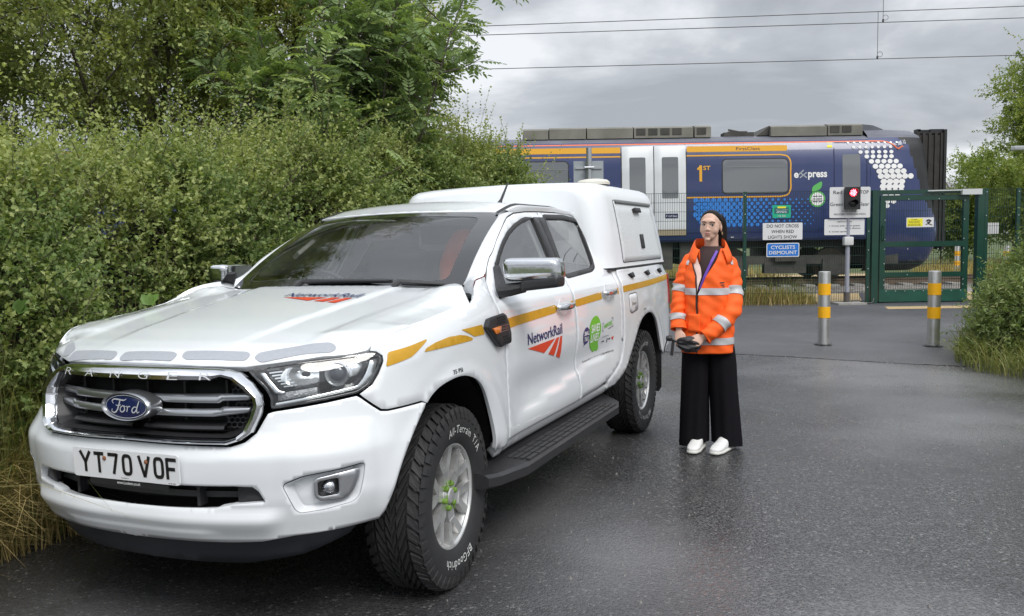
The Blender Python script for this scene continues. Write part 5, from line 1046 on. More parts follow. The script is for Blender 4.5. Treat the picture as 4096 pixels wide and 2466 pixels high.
def ttext(name, txt, x, z, w_, h_, m, bold=0., off=.007, shear=0.): V2, F2 = text_box(txt, w_, h_, bold, shear=shear); return flatmesh(name, V2 + [x, z], F2, TF(off), m, R_)
V2, F2 = stroke([(4.915, 3.24), (4.985, 3.31), (5.005, 3.34)], .05); flatmesh('numeral', np.vstack([V2, [(4.965,2.93),(5.035,2.93),(5.035,3.35),(4.965,3.35)]]), F2 + [(len(V2), len(V2)+1, len(V2)+2, len(V2)+3)], TF(.007), TYL, R_); ttext('numeral_suffix', 'ST', 5.16, 3.28, .19, .11, TYL, .02); ttext('lettering', 'FirstClass', 6.25, 3.775, .62, .085, TBD)
ttext('express_lettering', 'e', 7.505, 3.055, .12, .14, TWS, .03); ttext('express_lettering', 'press', 8.065, 3.035, .50, .20, TWS, .03)
mb = MB()
for q in ([(7.60,2.99),(7.78,3.13)], [(7.60,3.13),(7.78,2.99)], [(7.56,3.06),(7.70,3.19)]): V2, F2 = stroke(q, .03); mb.add(face(V2, .0065), F2)
mb.build('express_cross', mat('express_grey', (.35, .38, .42), .4), R_)
plq = band('door_plaque', 4.06, 1.98, 4.40, 2.10, TBD, R_, .016); V2, F2 = text_box('FirstClass', .28, .05); flatmesh('lettering', V2 + [4.23, 2.04], F2, TF(.0185), TWS, plq)
# leaf emblem
V2 = np.array([(8.06+.21*math.cos(a), 2.43+.21*math.sin(a)) for a in np.linspace(0, 2*math.pi, 36, endpoint=False)]); em = P('emblem_ring', V2, mat('emblem_green', (.10, .42, .10), .4), R_, .006); P('emblem_disc', np.array([8.06, 2.43]) + (V2 - [8.06, 2.43])*.80, TWS, em, .009)
P('emblem_leaf', crom([(7.92,2.60),(7.93,2.74),(8.05,2.83),(8.17,2.88),(8.17,2.76),(8.10,2.67),(7.98,2.63)], 4, True), MATS['emblem_green'], em, .012)
for j, s_ in enumerate(('~xxxxxxx xxxxx', '~xxxx xxxxxxxx', '~xxxxxx xxxx')): V2, F2 = text_box(s_, .24, .035); flatmesh('emblem_lettering', V2 + [8.06, 2.50-.07*j], F2, TF(.012), TBD, em)
P('yellow_label', rect(8.33, 3.77, 8.46, 3.90), SYL, R_, .006)
for yb, zb_ in ((1.95, 0), (1.82, 1)): band('data_line', 5.2+zb_*.6, 1.45, 5.28+zb_*.6, 1.47, TWS, R_, .007)
# blue dots fading to the right, one mesh of many small discs
mb = MB()
for i in range(38):
    for j in range(8):
        x = 4.87 + i*.155 + (.0775 if j % 2 else 0); z = 2.43 - j*.092
        r = .068*max(0, 1 - (x-4.8)/3.4)**.8 + .008
        if x > 8.0 or (j > 5 and i < 1): continue
        V2 = np.array([(x + r*math.cos(a), z + r*math.sin(a)) for a in np.linspace(0, 2*math.pi, 12, endpoint=False)]); mb.add(face(V2, .006), [tuple(range(12))])
o = mb.build('blue_dots', TCY, R_); o['kind'] = 'stuff'
# cab side
cd = bpy.data.objects.new('cab_door', None); C.objects.link(cd); cd.parent = R_
for nm, r_ in (('gap', rect(8.49, 1.7, 8.52, 3.90)), ('gap', rect(9.345, 1.7, 9.375, 3.90)), ('gap', rect(8.52, 3.885, 9.345, 3.905))): P(nm, r_, TBD, cd, .005)
P('window', rnd(rect(8.719, 2.723, 9.187, 3.589), .05, 3), TWD, cd, .007)
# cab nose: plan superellipse at every height
ZN = [.50, .62, .80, 1.1, 1.47, 1.75, 2.0, 2.63, 3.2, 3.83, 4.10, 4.24, 4.32]; XN = [11.00, 11.26, 11.42, 11.54, 11.60, 11.57, 11.50, 11.36, 11.28, 11.18, 11.10, 10.92, 10.2]; HW = [.85, 1.0, 1.15, 1.28, 1.36, 1.39, 1.40, 1.40, 1.385, 1.30, 1.12, .90, .55]
def nose(t, z):
    xn, hw = np.interp(z, ZN, XN), np.interp(z, ZN, HW); c, s = np.cos(t), np.sin(t); return np.stack([9.45 + (xn-9.45)*np.sign(c)*np.abs(c)**.62, 24.4 - hw*np.sign(s)*np.abs(s)**.50, z + 0*t], -1)
nt_, zz = np.linspace(math.pi/2, -math.pi/2, 61), np.concatenate([np.linspace(a, b, 4, endpoint=False) for a, b in zip(ZN[:-1], ZN[1:])] + [[ZN[-1]]]); V = np.vstack([nose(nt_, np.full(61, z)) for z in zz]); F, mi = [], []
for i in range(len(zz)-1):
    for j in range(60):
        F.append((i*61+j, i*61+j+1, (i+1)*61+j+1, (i+1)*61+j)); z = zz[i]; t = abs(nt_[j]); tc = math.degrees(t)
        xq = nose(np.array(nt_[j]), np.array(z))[0]; mi.append(2 if z > 4.0 else (1 if (xq > np.interp(z, [1.7, 1.95, 2.2, 2.63, 3.2, 3.83, 4.0], [12, 11.3, 11.0, 10.80, 10.62, 10.42, 10.15]) and z > 1.7) else (1 if z < .75 else 0)))
F.append(tuple((len(zz)-1)*61+j for j in range(61))); mi.append(2)
mk('cab_nose', V, F, TB, R_, True, mats=[TB, TBK, TRF], midx=mi, sharp=50)
def near(U, off=.006):
    x, z = U[:, 0], U[:, 1]; xn, hw = np.interp(z, ZN, XN), np.interp(z, ZN, HW); f_ = np.clip((x-9.45)/(xn-9.45), 0, .999); c = f_**(1/.62); s = np.sqrt(np.clip(1-c*c, 1e-6, 1))
    yn = 24.4 - hw*s**.5; yb = np.interp(z, SZ, SY); return np.stack([x, np.where(x < 9.45, yb, np.minimum(yn, 24.2)) - off, z], -1)
mb = MB(); rows = [(3.89,8.88,.032,9),(3.77,9.02,.045,7),(3.64,9.20,.055,6),(3.52,9.36,.062,5),(3.39,9.48,.070,5),(3.26,9.58,.076,5),(3.13,9.68,.080,5),(3.00,9.72,.084,6),(2.86,9.80,.086,4),(2.73,9.78,.088,4),(2.60,9.78,.086,4),(2.47,9.84,.080,3),(2.34,9.90,.072,2),(2.22,9.90,.062,1)]
for z, x0, r, n_ in rows:
    for i in range(n_):
        x = x0 + i*.163 + (.0 if True else 0); rr = r*(1 - .0*i); V2 = np.array([(x + rr*math.cos(a), z + rr*.86*math.sin(a)) for a in np.linspace(0, 2*math.pi, 14, endpoint=False)]); mb.add(near(V2, .012), [tuple(range(14))])
o = mb.build('white_dots', TWS, R_); o['kind'] = 'stuff'
V2, F2 = stroke(crom([(9.60,3.93),(9.85,3.92),(10.02,3.86),(10.12,3.78),(10.19,3.72)], 6), .03); flatmesh('nose_line', V2, F2, lambda U: near(U, .012), TOR, R_); V2, F2 = stroke([(10.19,3.71),(10.33,3.79)], .035); flatmesh('nose_line', V2, F2, lambda U: near(U, .03), TOR, R_)
V2, F2 = text_box('385 12', .24, .10); flatmesh('unit_number', np.stack([V2[:, 0]*.95 + 10.30, V2[:, 1] + 3.88 + .25*V2[:, 0]], 1), F2, lambda U: near(U, .05), TWS, R_)
mb = MB(); mb.box(10.95, 11.07, 23.55, 23.62, 1.75, 2.28); mb.build('handrail_panel', TYL, R_)
# gangway bellows
gw = bpy.data.objects.new('gangway', None); C.objects.link(gw); gw.parent = R_
for i in range(9):
    x = 11.0 + i*.082; mb = MB(); d = .03 if i % 2 else 0; mb.box(x, x+.074, 23.78+d, 25.02-d, 1.15, 4.20-d*2); mb.build('fold', TBR, gw)
mb = MB(); mb.box(11.73, 11.80, 23.74, 25.06, 1.05, 4.28); mb.build('end_frame', TBK, gw)
mb = MB(); mb.box(11.08, 11.78, 23.9, 23.96, 4.25, 4.29); mb.box(11.06, 11.16, 23.9, 24.1, 4.16, 4.31); mb.box(11.40, 11.76, 23.85, 24.6, 4.18, 4.30); mb.build('top_bracket', TBK, gw)
# roof units
for x0, x1, z1, nm in ((.374, 1.05, 4.42, 0), (1.06, 2.05, 4.44, 0), (2.06, 3.30, 4.44, 0), (3.31, 4.90, 4.44, 1), (4.92, 5.374, 4.45, 1), (6.95, 8.45, 4.42, 0), (8.46, 9.40, 4.44, 1)):
    u = bpy.data.objects.new('roof_unit', None); C.objects.link(u); u.parent = R_
    mb = MB(); mb.prism(ccw([(23.40,4.12),(25.4,4.12),(25.4,z1-.06),(25.2,z1),(23.6,z1),(23.40,z1-.06)]), x1-x0-.02, lambda a, b, w_: (x0 + w_, a, b)); mb.build('casing', TGR, u)
    if nm:
        for i in range(int((x1-x0)/.32)): mb = MB(); xx = x0 + .06 + i*.32; mb.box(xx, xx+.24, 23.385, 23.399, 4.20, 4.37); mb.build('grille_vent', TDK, u)
mb = MB(); mb.prism(ccw([(6.62,4.16),(6.95,4.16),(6.95,4.41)]), 1.6, lambda a, b, w_: (a, 23.55+w_, b)); mb.build('roof_fairing', TDK, R_); mb = MB(); mb.prism(ccw([(9.40,4.14),(10.15,4.18),(10.0,4.30),(9.75,4.40),(9.40,4.44)]), 1.5, lambda a, b, w_: (a, 23.65+w_, b)); mb.build('nose_fairing', TRF, R_)
mb = MB(); mb.box(5.75, 6.55, 23.6, 24.0, 4.15, 4.26); mb.obox((6.05, 23.8, 4.32), (.14, 0, -.03), (0, .03, 0), (0, 0, .02)); mb.box(5.9, 6.4, 23.7, 24.1, 4.2, 4.30); mb.build('pantograph_well', TDK, R_)
for x0, x1, z0 in ((-12, -9.6, .6), (-5.6, -3.2, .55), (-2.8, -.6, .6), (-.3, 2.4, .5), (2.7, 4.3, .62), (4.5, 5.6, .75), (9.5, 10.3, .70)): mb = MB(); mb.box(x0, x1, 23.2, 25.6, z0, 1.36); mb.build('underfloor_unit', TDK, R_)
mb = MB(); mb.box(-12.8, 10.0, 23.5, 25.3, 1.15, 1.36); mb.build('solebar', TBK, R_)
bogie(R_, 7.3); bogie(R_, -9.8)
mb = MB(); mb.tube(crom([(3.3,23.2,1.1),(3.35,23.15,.75),(3.5,23.15,.72),(3.6,23.2,1.1)], 6), .02, 6); mb.build('hose', TBK, R_, True)
tr2 = thing('train_carriage', 'second blue carriage glimpsed through the trees at far left', 'train', (0, 0, 0)); R0, R_ = R_, tr2
carbody(tr2, -36, -13.5); band('lower_band', -36, 1.37, -13.5, 1.60, TBD, tr2); band('cantrail_line', -36, 3.915, -13.5, 3.945, TOR, tr2)
for a in (-16.2, -19, -24, -29): window(a, a+1.7)
doorset(tr2, -21.9, -21.06, -20.2); bogie(tr2, -16.5)
mb = MB()
for i in range(14):
    for j in range(6):
        V2 = np.array([(-11.5 + i*.2 + .1*(j % 2) + .08*math.cos(a), 3.55 - j*.16 + .08*math.sin(a)) for a in np.linspace(0, 2*math.pi, 10, endpoint=False)]); mb.add(face(V2 + [2.0 - 4.9, 0], .006), [tuple(range(10))])
o = mb.build('blue_dots', TCY, tr2); o['kind'] = 'stuff'
# hill on the horizon
mb = MB(); hp = crom([(760,0),(790,62),(806,92),(830,100),(850,96),(872,88),(885,60),(905,52),(950,40),(1010,28),(1120,0)], 6); nH = len(hp); V = []
for dy, f_ in ((0, .0), (40, .55), (90, 1.0), (200, .85), (380, 0)): V += [(x*1.0 + RNG.normal(0, 2), 1600 + dy + RNG.normal(0, 4), max(-2, z*f_)) for x, z in hp]
mb.add(V, [(k*nH+i, k*nH+i+1, (k+1)*nH+i+1, (k+1)*nH+i) for k in range(4) for i in range(nH-1)]); o = mb.build('hill', mat('hill_rock', (.20, .19, .21), .95, var=.25, vscale=.03), None, True, 60); o['kind'] = 'structure'

# ================================================================ VEGETATION
def unit(v): return v/(np.linalg.norm(v, axis=-1, keepdims=True) + 1e-9)
def leafmesh(name, P, A, N, L, W, tint, m, parent=None, shape=4, fold=.18, curl=.12):
    """leaves: base point P, axis A, face normal N, length L, width W -> one mesh with a tint per leaf"""
    n = len(P); A = unit(A); N = unit(N - (N*A).sum(1, keepdims=True)*A); B = np.cross(A, N); L = np.broadcast_to(L, n)[:, None]; W = np.broadcast_to(W, n)[:, None]
    if shape == 4: prof = [(0, 0), (.45, .5), (1, 0), (.45, -.5)]; tris = [(0, 1, 2), (0, 2, 3)]
    elif shape == 6: prof = [(0, 0), (.28, .46), (.66, .40), (1, 0), (.66, -.40), (.28, -.46)]; tris = [(0, 1, 2), (0, 2, 3), (0, 3, 4), (0, 4, 5)]
    else: prof = [(0, 0), (.22, .34), (.34, .20), (.52, .52), (.66, .24), (1, 0), (.66, -.24), (.52, -.52), (.34, -.20), (.22, -.34)]; tris = [(0, 1, 2), (0, 2, 8), (0, 8, 9), (2, 3, 4), (2, 4, 6), (2, 6, 8), (4, 5, 6), (8, 6, 7)]
    k = len(prof); V = np.empty((n, k, 3))
    for i, (u, v) in enumerate(prof): V[:, i] = P + A*L*u + B*W*v + N*(abs(v)*W*fold*2 - L*curl*u*u)
    T = (np.arange(n)[:, None, None]*k + np.array(tris)[None]).reshape(-1, 3); me = bpy.data.meshes.new(name); me.vertices.add(n*k); me.vertices.foreach_set('co', V.reshape(-1).astype(np.float32))
    nt3 = len(T); me.loops.add(nt3*3); me.loops.foreach_set('vertex_index', T.reshape(-1).astype(np.int32)); me.polygons.add(nt3); me.polygons.foreach_set('loop_start', np.arange(0, nt3*3, 3, dtype=np.int32)); me.polygons.foreach_set('loop_total', np.full(nt3, 3, np.int32))
    at = me.attributes.new('tint', 'FLOAT', 'POINT'); at.data.foreach_set('value', np.repeat(np.clip(tint, 0, 1), k).astype(np.float32)); me.materials.append(m); me.update(calc_edges=True); me.validate()
    o = bpy.data.objects.new(name, me); C.objects.link(o)
    if parent: o.parent = parent
    return o
def tubes(name, segs, m, parent=None, n=4):
    """segs: list of (polyline, radius array) joined into one mesh"""
    mb = MB()
    for P, r in segs: mb.tube(P, r, n, cap=False)
    return mb.build(name, m, parent, True, 180)
def shoots(O, Dv, Ln, nodes, per, rng, bend=.25, up=.0, spread=.9, start=.15):
    """leafy shoots: returns leaf base points, axes, normals and the node polylines"""
    n = len(O); t = np.linspace(0, 1, nodes); bd = rng.normal(0, bend, (n, 3)); bd[:, 2] += up
    X = O[:, None] + Dv[:, None]*Ln[:, None, None]*t[None, :, None] + bd[:, None]*Ln[:, None, None]*(t**2)[None, :, None]
    tl = np.linspace(start, 1, nodes*per); idx = tl*(nodes-1); i0 = np.minimum(idx.astype(int), nodes-2); f = (idx-i0)[None, :, None]; P = X[:, i0]*(1-f) + X[:, i0+1]*f; T = unit(X[:, i0+1]-X[:, i0])
    rad = rng.normal(0, 1, P.shape); rad = unit(rad - (rad*T).sum(-1, keepdims=True)*T); A = unit(T*.55 + rad*spread); N = unit(rng.normal(0, .55, P.shape) + np.array([0, 0, .9]) - .2*T)
    return P.reshape(-1, 3), A.reshape(-1, 3), N.reshape(-1, 3), X
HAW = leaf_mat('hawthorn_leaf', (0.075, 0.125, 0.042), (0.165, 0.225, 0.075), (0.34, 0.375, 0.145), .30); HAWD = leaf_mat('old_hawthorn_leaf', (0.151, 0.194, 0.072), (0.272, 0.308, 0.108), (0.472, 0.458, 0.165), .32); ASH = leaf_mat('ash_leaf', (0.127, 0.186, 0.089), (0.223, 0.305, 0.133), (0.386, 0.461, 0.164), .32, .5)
NET = leaf_mat('nettle_leaf', (0.119, 0.181, 0.062), (0.213, 0.269, 0.103), (0.350, 0.375, 0.169), .3, .6); GRS = leaf_mat('grass_blade', (.095, .135, .038), (.190, .220, .075), (.40, .34, .155), .25, .6); DRY = leaf_mat('dry_grass_blade', (.20, .18, .065), (.40, .31, .13), (.60, .47, .24), .25, .7); BRM = leaf_mat('bramble_leaf', (.07, .13, .035), (.11, .19, .05), (.17, .25, .07), .3, .45); FAR = leaf_mat('far_leaf', (0.112, 0.173, 0.043), (0.210, 0.263, 0.068), (0.352, 0.367, 0.112), .3)
BARK = mat('bark', (0.090, 0.078, 0.060), .9, var=.3, vscale=20, bump=.5, bscale=60); TWIG = mat('twig', (.10, .085, .055), .9); SHADE = mat('foliage_shade', (.010, .014, .006), .95)  # the last, near-black colour stands in for shade deep inside the foliage
HB, HD = np.array([-2.42, 4.78]), np.array([.372, .928]); HN = np.array([-.928, .372])      # hedge base line, its direction, and the way behind it
def hpt(t, w_, z): p = HB + HD*t + HN*w_; return np.array([p[0], p[1], z])
def htop(t): return np.interp(t, [-3, -1, 0, 1.2, 2.5, 4, 5.5, 6.6, 7.6, 8.4, 9.0], [1.80, 1.82, 1.88, 2.02, 2.18, 2.36, 2.52, 2.58, 2.55, 2.35, 1.8])
hl_ = ['hawthorn bush of the hedge at the left edge, nearest the camera', 'hawthorn bush of the hedge beside the headlight end of the hood', 'hawthorn bush of the hedge behind the far mirror', 'hawthorn bush of the hedge behind the windscreen', 'hawthorn bush of the hedge behind the cab roof', 'end bush of the hedge, in front of the train and left of the sign back']
tb_ = [-2.6, -.3, 1.3, 3.0, 4.6, 6.2, 8.7]
for b in range(6):
    rg = np.random.default_rng(100+b); t0, t1 = tb_[b], tb_[b+1]; tm = (t0+t1)/2; root = thing('hawthorn_bush', hl_[b], 'bush', tuple(hpt(tm, .5, 0)), 0, 'hawthorn bushes of the hedge'); o0 = hpt(tm, .5, 0)
    area = (t1-t0)*2.4; n_ = int(area*(700 if b < 4 else 620))
    t = rg.uniform(t0-.12, t1+.12, n_); top = htop(t); z = top*np.sqrt(rg.uniform(.02, 1, n_)); lump = .24*np.sin(t*3.1+z*2.3) + .22*np.sin(t*6.7-z*4.1+1) + .12*np.sin(t*13+z*9)
    frontw = np.interp(z/top, [0, .15, .5, .85, 1], [.25, .02, -.05, .28, .75]) - lump*.8; wv = frontw + np.abs(rg.normal(0, .16, n_)) + .06
    if b == 5: wv += .15*smo(7.6, 8.7, t)
    topm = rg.uniform(0, 1, n_) < .30; wv = np.where(topm, rg.uniform(.3, 1.7, n_), wv); z = np.where(topm, top*(1.0 + .06*np.sin(t*5)) - rg.uniform(0, .35, n_), z)
    O = np.array([hpt(a, b_, c) for a, b_, c in zip(t, wv, z)]) - o0
    Dv = np.stack([-HN[0]*.55 + rg.normal(0, .45, n_), -HN[1]*.55 + rg.normal(0, .45, n_), rg.normal(.42, .40, n_)], 1); Dv = unit(np.where(topm[:, None], np.stack([rg.normal(0, .4, n_), rg.normal(0, .4, n_), rg.uniform(.5, 1.2, n_)], 1), Dv))
    Ln = rg.uniform(.14, .32, n_); longm = topm & (rg.uniform(0, 1, n_) < .20); Ln = np.where(longm, rg.uniform(.35, .80, n_), Ln); arch = (~topm) & (rg.uniform(0, 1, n_) < .05); Ln = np.where(arch, rg.uniform(.4, .75, n_), Ln)
    Pq, A, N, X = shoots(O, Dv, Ln, 6, 3, rg, .22, .06)
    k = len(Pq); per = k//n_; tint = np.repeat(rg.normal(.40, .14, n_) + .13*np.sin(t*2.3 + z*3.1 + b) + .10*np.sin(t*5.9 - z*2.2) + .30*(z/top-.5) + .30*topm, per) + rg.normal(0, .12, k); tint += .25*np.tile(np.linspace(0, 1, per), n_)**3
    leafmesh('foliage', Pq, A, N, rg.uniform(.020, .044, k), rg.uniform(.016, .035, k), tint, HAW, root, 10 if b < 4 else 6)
    segs = [(X[i], np.linspace(.0035, .0012, 6)) for i in range(0, n_, 3)]
    for i in range(14):
        ta = rg.uniform(t0, t1); q = [hpt(ta + rg.normal(0, .05)*j, .75 + rg.normal(0, .14)*j*.6, htop(ta)*j/4*.95) - o0 for j in range(5)]; segs.append((np.array(q), np.linspace(.022, .006, 5)))
    tubes('stems', segs, TWIG, root, 3)
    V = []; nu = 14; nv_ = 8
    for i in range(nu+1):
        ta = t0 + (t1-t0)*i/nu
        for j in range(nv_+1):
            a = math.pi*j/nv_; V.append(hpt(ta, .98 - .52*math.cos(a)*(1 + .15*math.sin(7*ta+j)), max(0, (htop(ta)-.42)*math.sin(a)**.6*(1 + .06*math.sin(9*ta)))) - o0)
    mk('shade_core', V, [(i*(nv_+1)+j, i*(nv_+1)+j+1, (i+1)*(nv_+1)+j+1, (i+1)*(nv_+1)+j) for i in range(nu) for j in range(nv_)], SHADE, root)  # added dark mesh: paints the shade inside the hedge
def skeleton(rg, base, height, spread, nlimb, lean=(0, 0), first=.25):
    """trunk, limbs, branches -> list of (polyline, radii) and a list of twig end points with directions"""
    segs, ends = [], []; base = np.array(base, float); tt = np.linspace(0, 1, 7)
    tr = base + np.stack([lean[0]*tt**1.5 + rg.normal(0, .05, 7)*tt, lean[1]*tt**1.5 + rg.normal(0, .05, 7)*tt, height*.80*tt], 1); r0 = height*.018; segs.append((tr, np.linspace(r0, r0*.25, 7)))
    for i in range(nlimb):
        f = first + (1-first)*(i+.5)/nlimb; p = np.array([np.interp(f, tt, tr[:, j]) for j in range(3)]); a = i*2.4 + rg.normal(0, .4); el = rg.uniform(.25, .9); ln = spread*rg.uniform(.75, 1.15)*(1.05 - .5*abs(f-.45)); d = np.array([math.cos(a)*math.cos(el), math.sin(a)*math.cos(el), math.sin(el)])
        s_ = np.linspace(0, 1, 6); lb = p + d*ln*s_[:, None] + np.outer(s_**2, [0, 0, ln*.18]) + np.cumsum(rg.normal(0, .03, (6, 3)), 0)*ln; segs.append((lb, np.linspace(r0*.42*(1-f*.5), r0*.08, 6)))
        for j in range(9):
            g = rg.uniform(.25, 1.); q = np.array([np.interp(g, s_, lb[:, c]) for c in range(3)]); d2 = unit(d + rg.normal(0, .75, 3) + [0, 0, .15]); l2 = ln*rg.uniform(.22, .5); br = q + d2*l2*np.linspace(0, 1, 4)[:, None] + np.cumsum(rg.normal(0, .03, (4, 3)), 0)*l2; segs.append((br, np.linspace(r0*.12, r0*.04, 4)))
            for k in range(5): h = rg.uniform(.2, 1); ends.append((np.array([np.interp(h, np.linspace(0, 1, 4), br[:, c]) for c in range(3)]), unit(d2 + rg.normal(0, .6, 3))))
    return segs, ends
def tree(label, base, height, spread, nlimb, nsh, m, leafL, seed, name='tree', group=None, nodes=5, per=3, shlen=(.25, .5), shape=4, tint0=.45, lean=(0, 0), first=.25, clumpy=True, drop=0.):
    rg = np.random.default_rng(seed); root = thing(name, label, 'tree', base, 0, group); segs, ends = skeleton(rg, (0, 0, 0), height, spread, nlimb, lean, first); tubes('trunk', segs, BARK, root, 5)
    E_ = np.array([e[0] for e in ends]); D_ = np.array([e[1] for e in ends]); pick = rg.integers(0, len(E_), nsh); ct = rg.normal(0, .12, len(E_)); O = E_[pick] + rg.normal(0, spread*.055, (nsh, 3)); Dv = unit(D_[pick] + rg.normal(0, .6, (nsh, 3)) + [0, 0, -drop]); Ln = rg.uniform(*shlen, nsh)
    Pq, A, N, X = shoots(O, Dv, Ln, nodes, per, rg, .25, .0); k = len(Pq); tint = np.repeat(tint0 + ct[pick] + rg.normal(0, .08, nsh), k//nsh) + rg.normal(0, .12, k)
    leafmesh('crown', Pq, A, N, rg.uniform(leafL*.7, leafL*1.3, k), rg.uniform(leafL*.5, leafL*.9, k), tint, m, root, shape); tubes('twigs', [(X[i], np.linspace(.004, .0015, nodes)) for i in range(0, nsh, 4)], TWIG, root, 3); return root
G_ = 'trees behind the hedge'
tree('dense dull green tree at the left edge behind the hedge', (-6.3, 9.2, 0), 6.6, 2.4, 17, 7000, HAWD, .046, 1, 'hawthorn_tree', G_, first=.2, tint0=.36)
tree('dense hawthorn tree behind the hedge, second from the left', (-4.3, 10.6, 0), 7.0, 2.4, 18, 7000, HAWD, .046, 2, 'hawthorn_tree', G_, first=.2, tint0=.40)
tree('yellow tinged hawthorn tree beside the ash sapling', (-2.9, 12.2, 0), 6.6, 2.1, 17, 6000, HAWD, .048, 3, 'hawthorn_tree', G_, first=.22, tint0=.55)
tree('dark tree filling the gap at far left behind the hedge', (-8.6, 12.0, 0), 7.5, 2.8, 15, 5000, HAWD, .052, 4, 'hawthorn_tree', G_, first=.15, tint0=.30)
# ash: pinnate leaves
def ash(label, base, seed, nstem=9):
    rg = np.random.default_rng(seed); root = thing('ash_tree', label, 'tree', base); segs, LP, LA, LN, LL, TT = [], [], [], [], [], []
    for s in range(nstem):
        a = s*2.4; lean = rg.uniform(.15, 1.1)*(.2 + .8*(s > 1)); h = rg.uniform(3.9, 5.4)*(1 - .22*lean); s_ = np.linspace(0, 1, 9); d = np.array([math.cos(a), math.sin(a), 0])
        st = np.stack([d[0]*lean*1.45*s_**1.2, d[1]*lean*1.45*s_**1.2, h*s_], 1) + np.cumsum(rg.normal(0, .025, (9, 3)), 0); segs.append((st, np.linspace(.024, .006, 9)))
        tw = [(st, .30, 40)]
        for i in range(17):
            f = rg.uniform(.30, .98); p = np.array([np.interp(f, s_, st[:, c]) for c in range(3)]); aa = rg.uniform(0, 6.3); dd = unit(np.array([math.cos(aa), math.sin(aa), rg.uniform(.2, .9)])); ln = rg.uniform(.35, 1.0)*(1.15-f*.5); br = p + dd*ln*np.linspace(0, 1, 5)[:, None] + np.outer(np.linspace(0, 1, 5)**2, [0, 0, .16*ln]); segs.append((br, np.linspace(.011, .004, 5))); tw.append((br, .15, 15))
        for pl_, st0, nl in tw:
            u = np.linspace(0, 1, len(pl_))
            for i in range(nl):
                f = st0 + (1-st0)*(i+.5)/nl; p = np.array([np.interp(f, u, pl_[:, c]) for c in range(3)]); T = unit(pl_[-1]-pl_[-2]); r = rg.normal(0, 1, 3); r = unit(r - T*r.dot(T)); ax = unit(r*.95 + T*.45 + [0, 0, .10]); ll = rg.uniform(.20, .34); nn = unit(np.array([0, 0, 1.]) - ax*ax[2] + rg.normal(0, .25, 3)); sd = np.cross(ax, nn); tv = rg.normal(.42, .15) + .30*(f > .9)
                rach = np.linspace(0, 1, 6)
                segs.append((np.array([p, p + ax*ll*.6 + [0, 0, -.03*ll], p + ax*ll*1.0 + [0, 0, -.25*ll]]), np.array([.0022, .0018, .001])))
                for q in range(6):
                    g = .28 + .72*q/5; pp = p + ax*ll*g + np.array([0, 0, -.25*ll*g*g])
                    for sg in ((-1, 1) if q < 5 else (0,)):
                        LP.append(pp); LA.append(unit(ax*(.55 if sg else 1) + sd*sg*.85 + [0, 0, -.18])); LN.append(nn + rg.normal(0, .18, 3)); LL.append(rg.uniform(.062, .098)*(1 - .25*abs(g-.6))); TT.append(tv + rg.normal(0, .05))
    tubes('trunk', segs, BARK, root, 4); LL = np.array(LL); leafmesh('crown', np.array(LP), np.array(LA), np.array(LN), LL, LL*.40, np.array(TT), ASH, root, 6, .12, .18); return root
ash('young ash tree with feathery leaves rising from the hedge against the sky', (-1.72, 9.7, 0), 31, 19)
# ---------------------------------------------------------------- grass and herbs
def blades(name, label, XY, H, seed, m, tint0, tsd=.15, wid=.006, droop=.6, dirv=(0, 0), cat='grass', z0=0., nseg=5, kind='stuff', parent=None):
    rg = np.random.default_rng(seed); n = len(XY); a = rg.uniform(0, 2*math.pi, n); d = np.stack([np.cos(a) + dirv[0], np.sin(a) + dirv[1], np.zeros(n)], 1); d = unit(d); side = np.stack([-d[:, 1], d[:, 0], 0*a], 1); dr = np.abs(rg.normal(droop, .35, n)); u = np.linspace(0, 1, nseg); V = np.empty((n, nseg*2-1, 3)); base = np.concatenate([XY, np.full((n, 1), z0)], 1)
    w_ = wid*rg.uniform(.6, 1.4, n)
    for i, t in enumerate(u):
        p = base + d*(H*dr*t**1.8*.8)[:, None]; p[:, 2] += H*(t - .42*np.minimum(dr, 1.5)*t**2.6)
        if i < nseg-1: V[:, 2*i] = p + side*(w_*(1-t*.8))[:, None]; V[:, 2*i+1] = p - side*(w_*(1-t*.8))[:, None]
        else: V[:, 2*i] = p
    k = nseg*2-1; tris = []
    for i in range(nseg-2): tris += [(2*i, 2*i+1, 2*i+3), (2*i, 2*i+3, 2*i+2)]
    tris.append((2*nseg-4, 2*nseg-3, 2*nseg-2)); T = (np.arange(n)[:, None, None]*k + np.array(tris)[None]).reshape(-1, 3); me = bpy.data.meshes.new(name); me.vertices.add(n*k); me.vertices.foreach_set('co', V.reshape(-1).astype(np.float32)); nt3 = len(T); me.loops.add(nt3*3); me.loops.foreach_set('vertex_index', T.reshape(-1).astype(np.int32)); me.polygons.add(nt3); me.polygons.foreach_set('loop_start', np.arange(0, nt3*3, 3, dtype=np.int32)); me.polygons.foreach_set('loop_total', np.full(nt3, 3, np.int32))
    at = me.attributes.new('tint', 'FLOAT', 'POINT'); at.data.foreach_set('value', np.repeat(np.clip(rg.normal(tint0, tsd, n), 0, 1), k).astype(np.float32)); me.materials.append(m); me.update(calc_edges=True); me.validate(); o = bpy.data.objects.new(name, me); C.objects.link(o)
    if parent: o.parent = parent
    else: tag(o, label, cat, kind=kind)
    return o
rg = np.random.default_rng(50)
def along(n, t0, t1, w0, w1, rg): t = rg.uniform(t0, t1, n); w_ = rg.uniform(w0, w1, n); return np.stack([HB[0]+HD[0]*t+HN[0]*w_, HB[1]+HD[1]*t+HN[1]*w_], 1)
Q = along(3800, -2.6, .55, -.30, .30, rg); blades('dry_grass', 'long straw coloured grass drooping over the tarmac at the foot of the hedge', Q, rg.uniform(.35, 1.05, 3800), 1, DRY, .50, .2, .0032, 1.05, (.55, -.55))
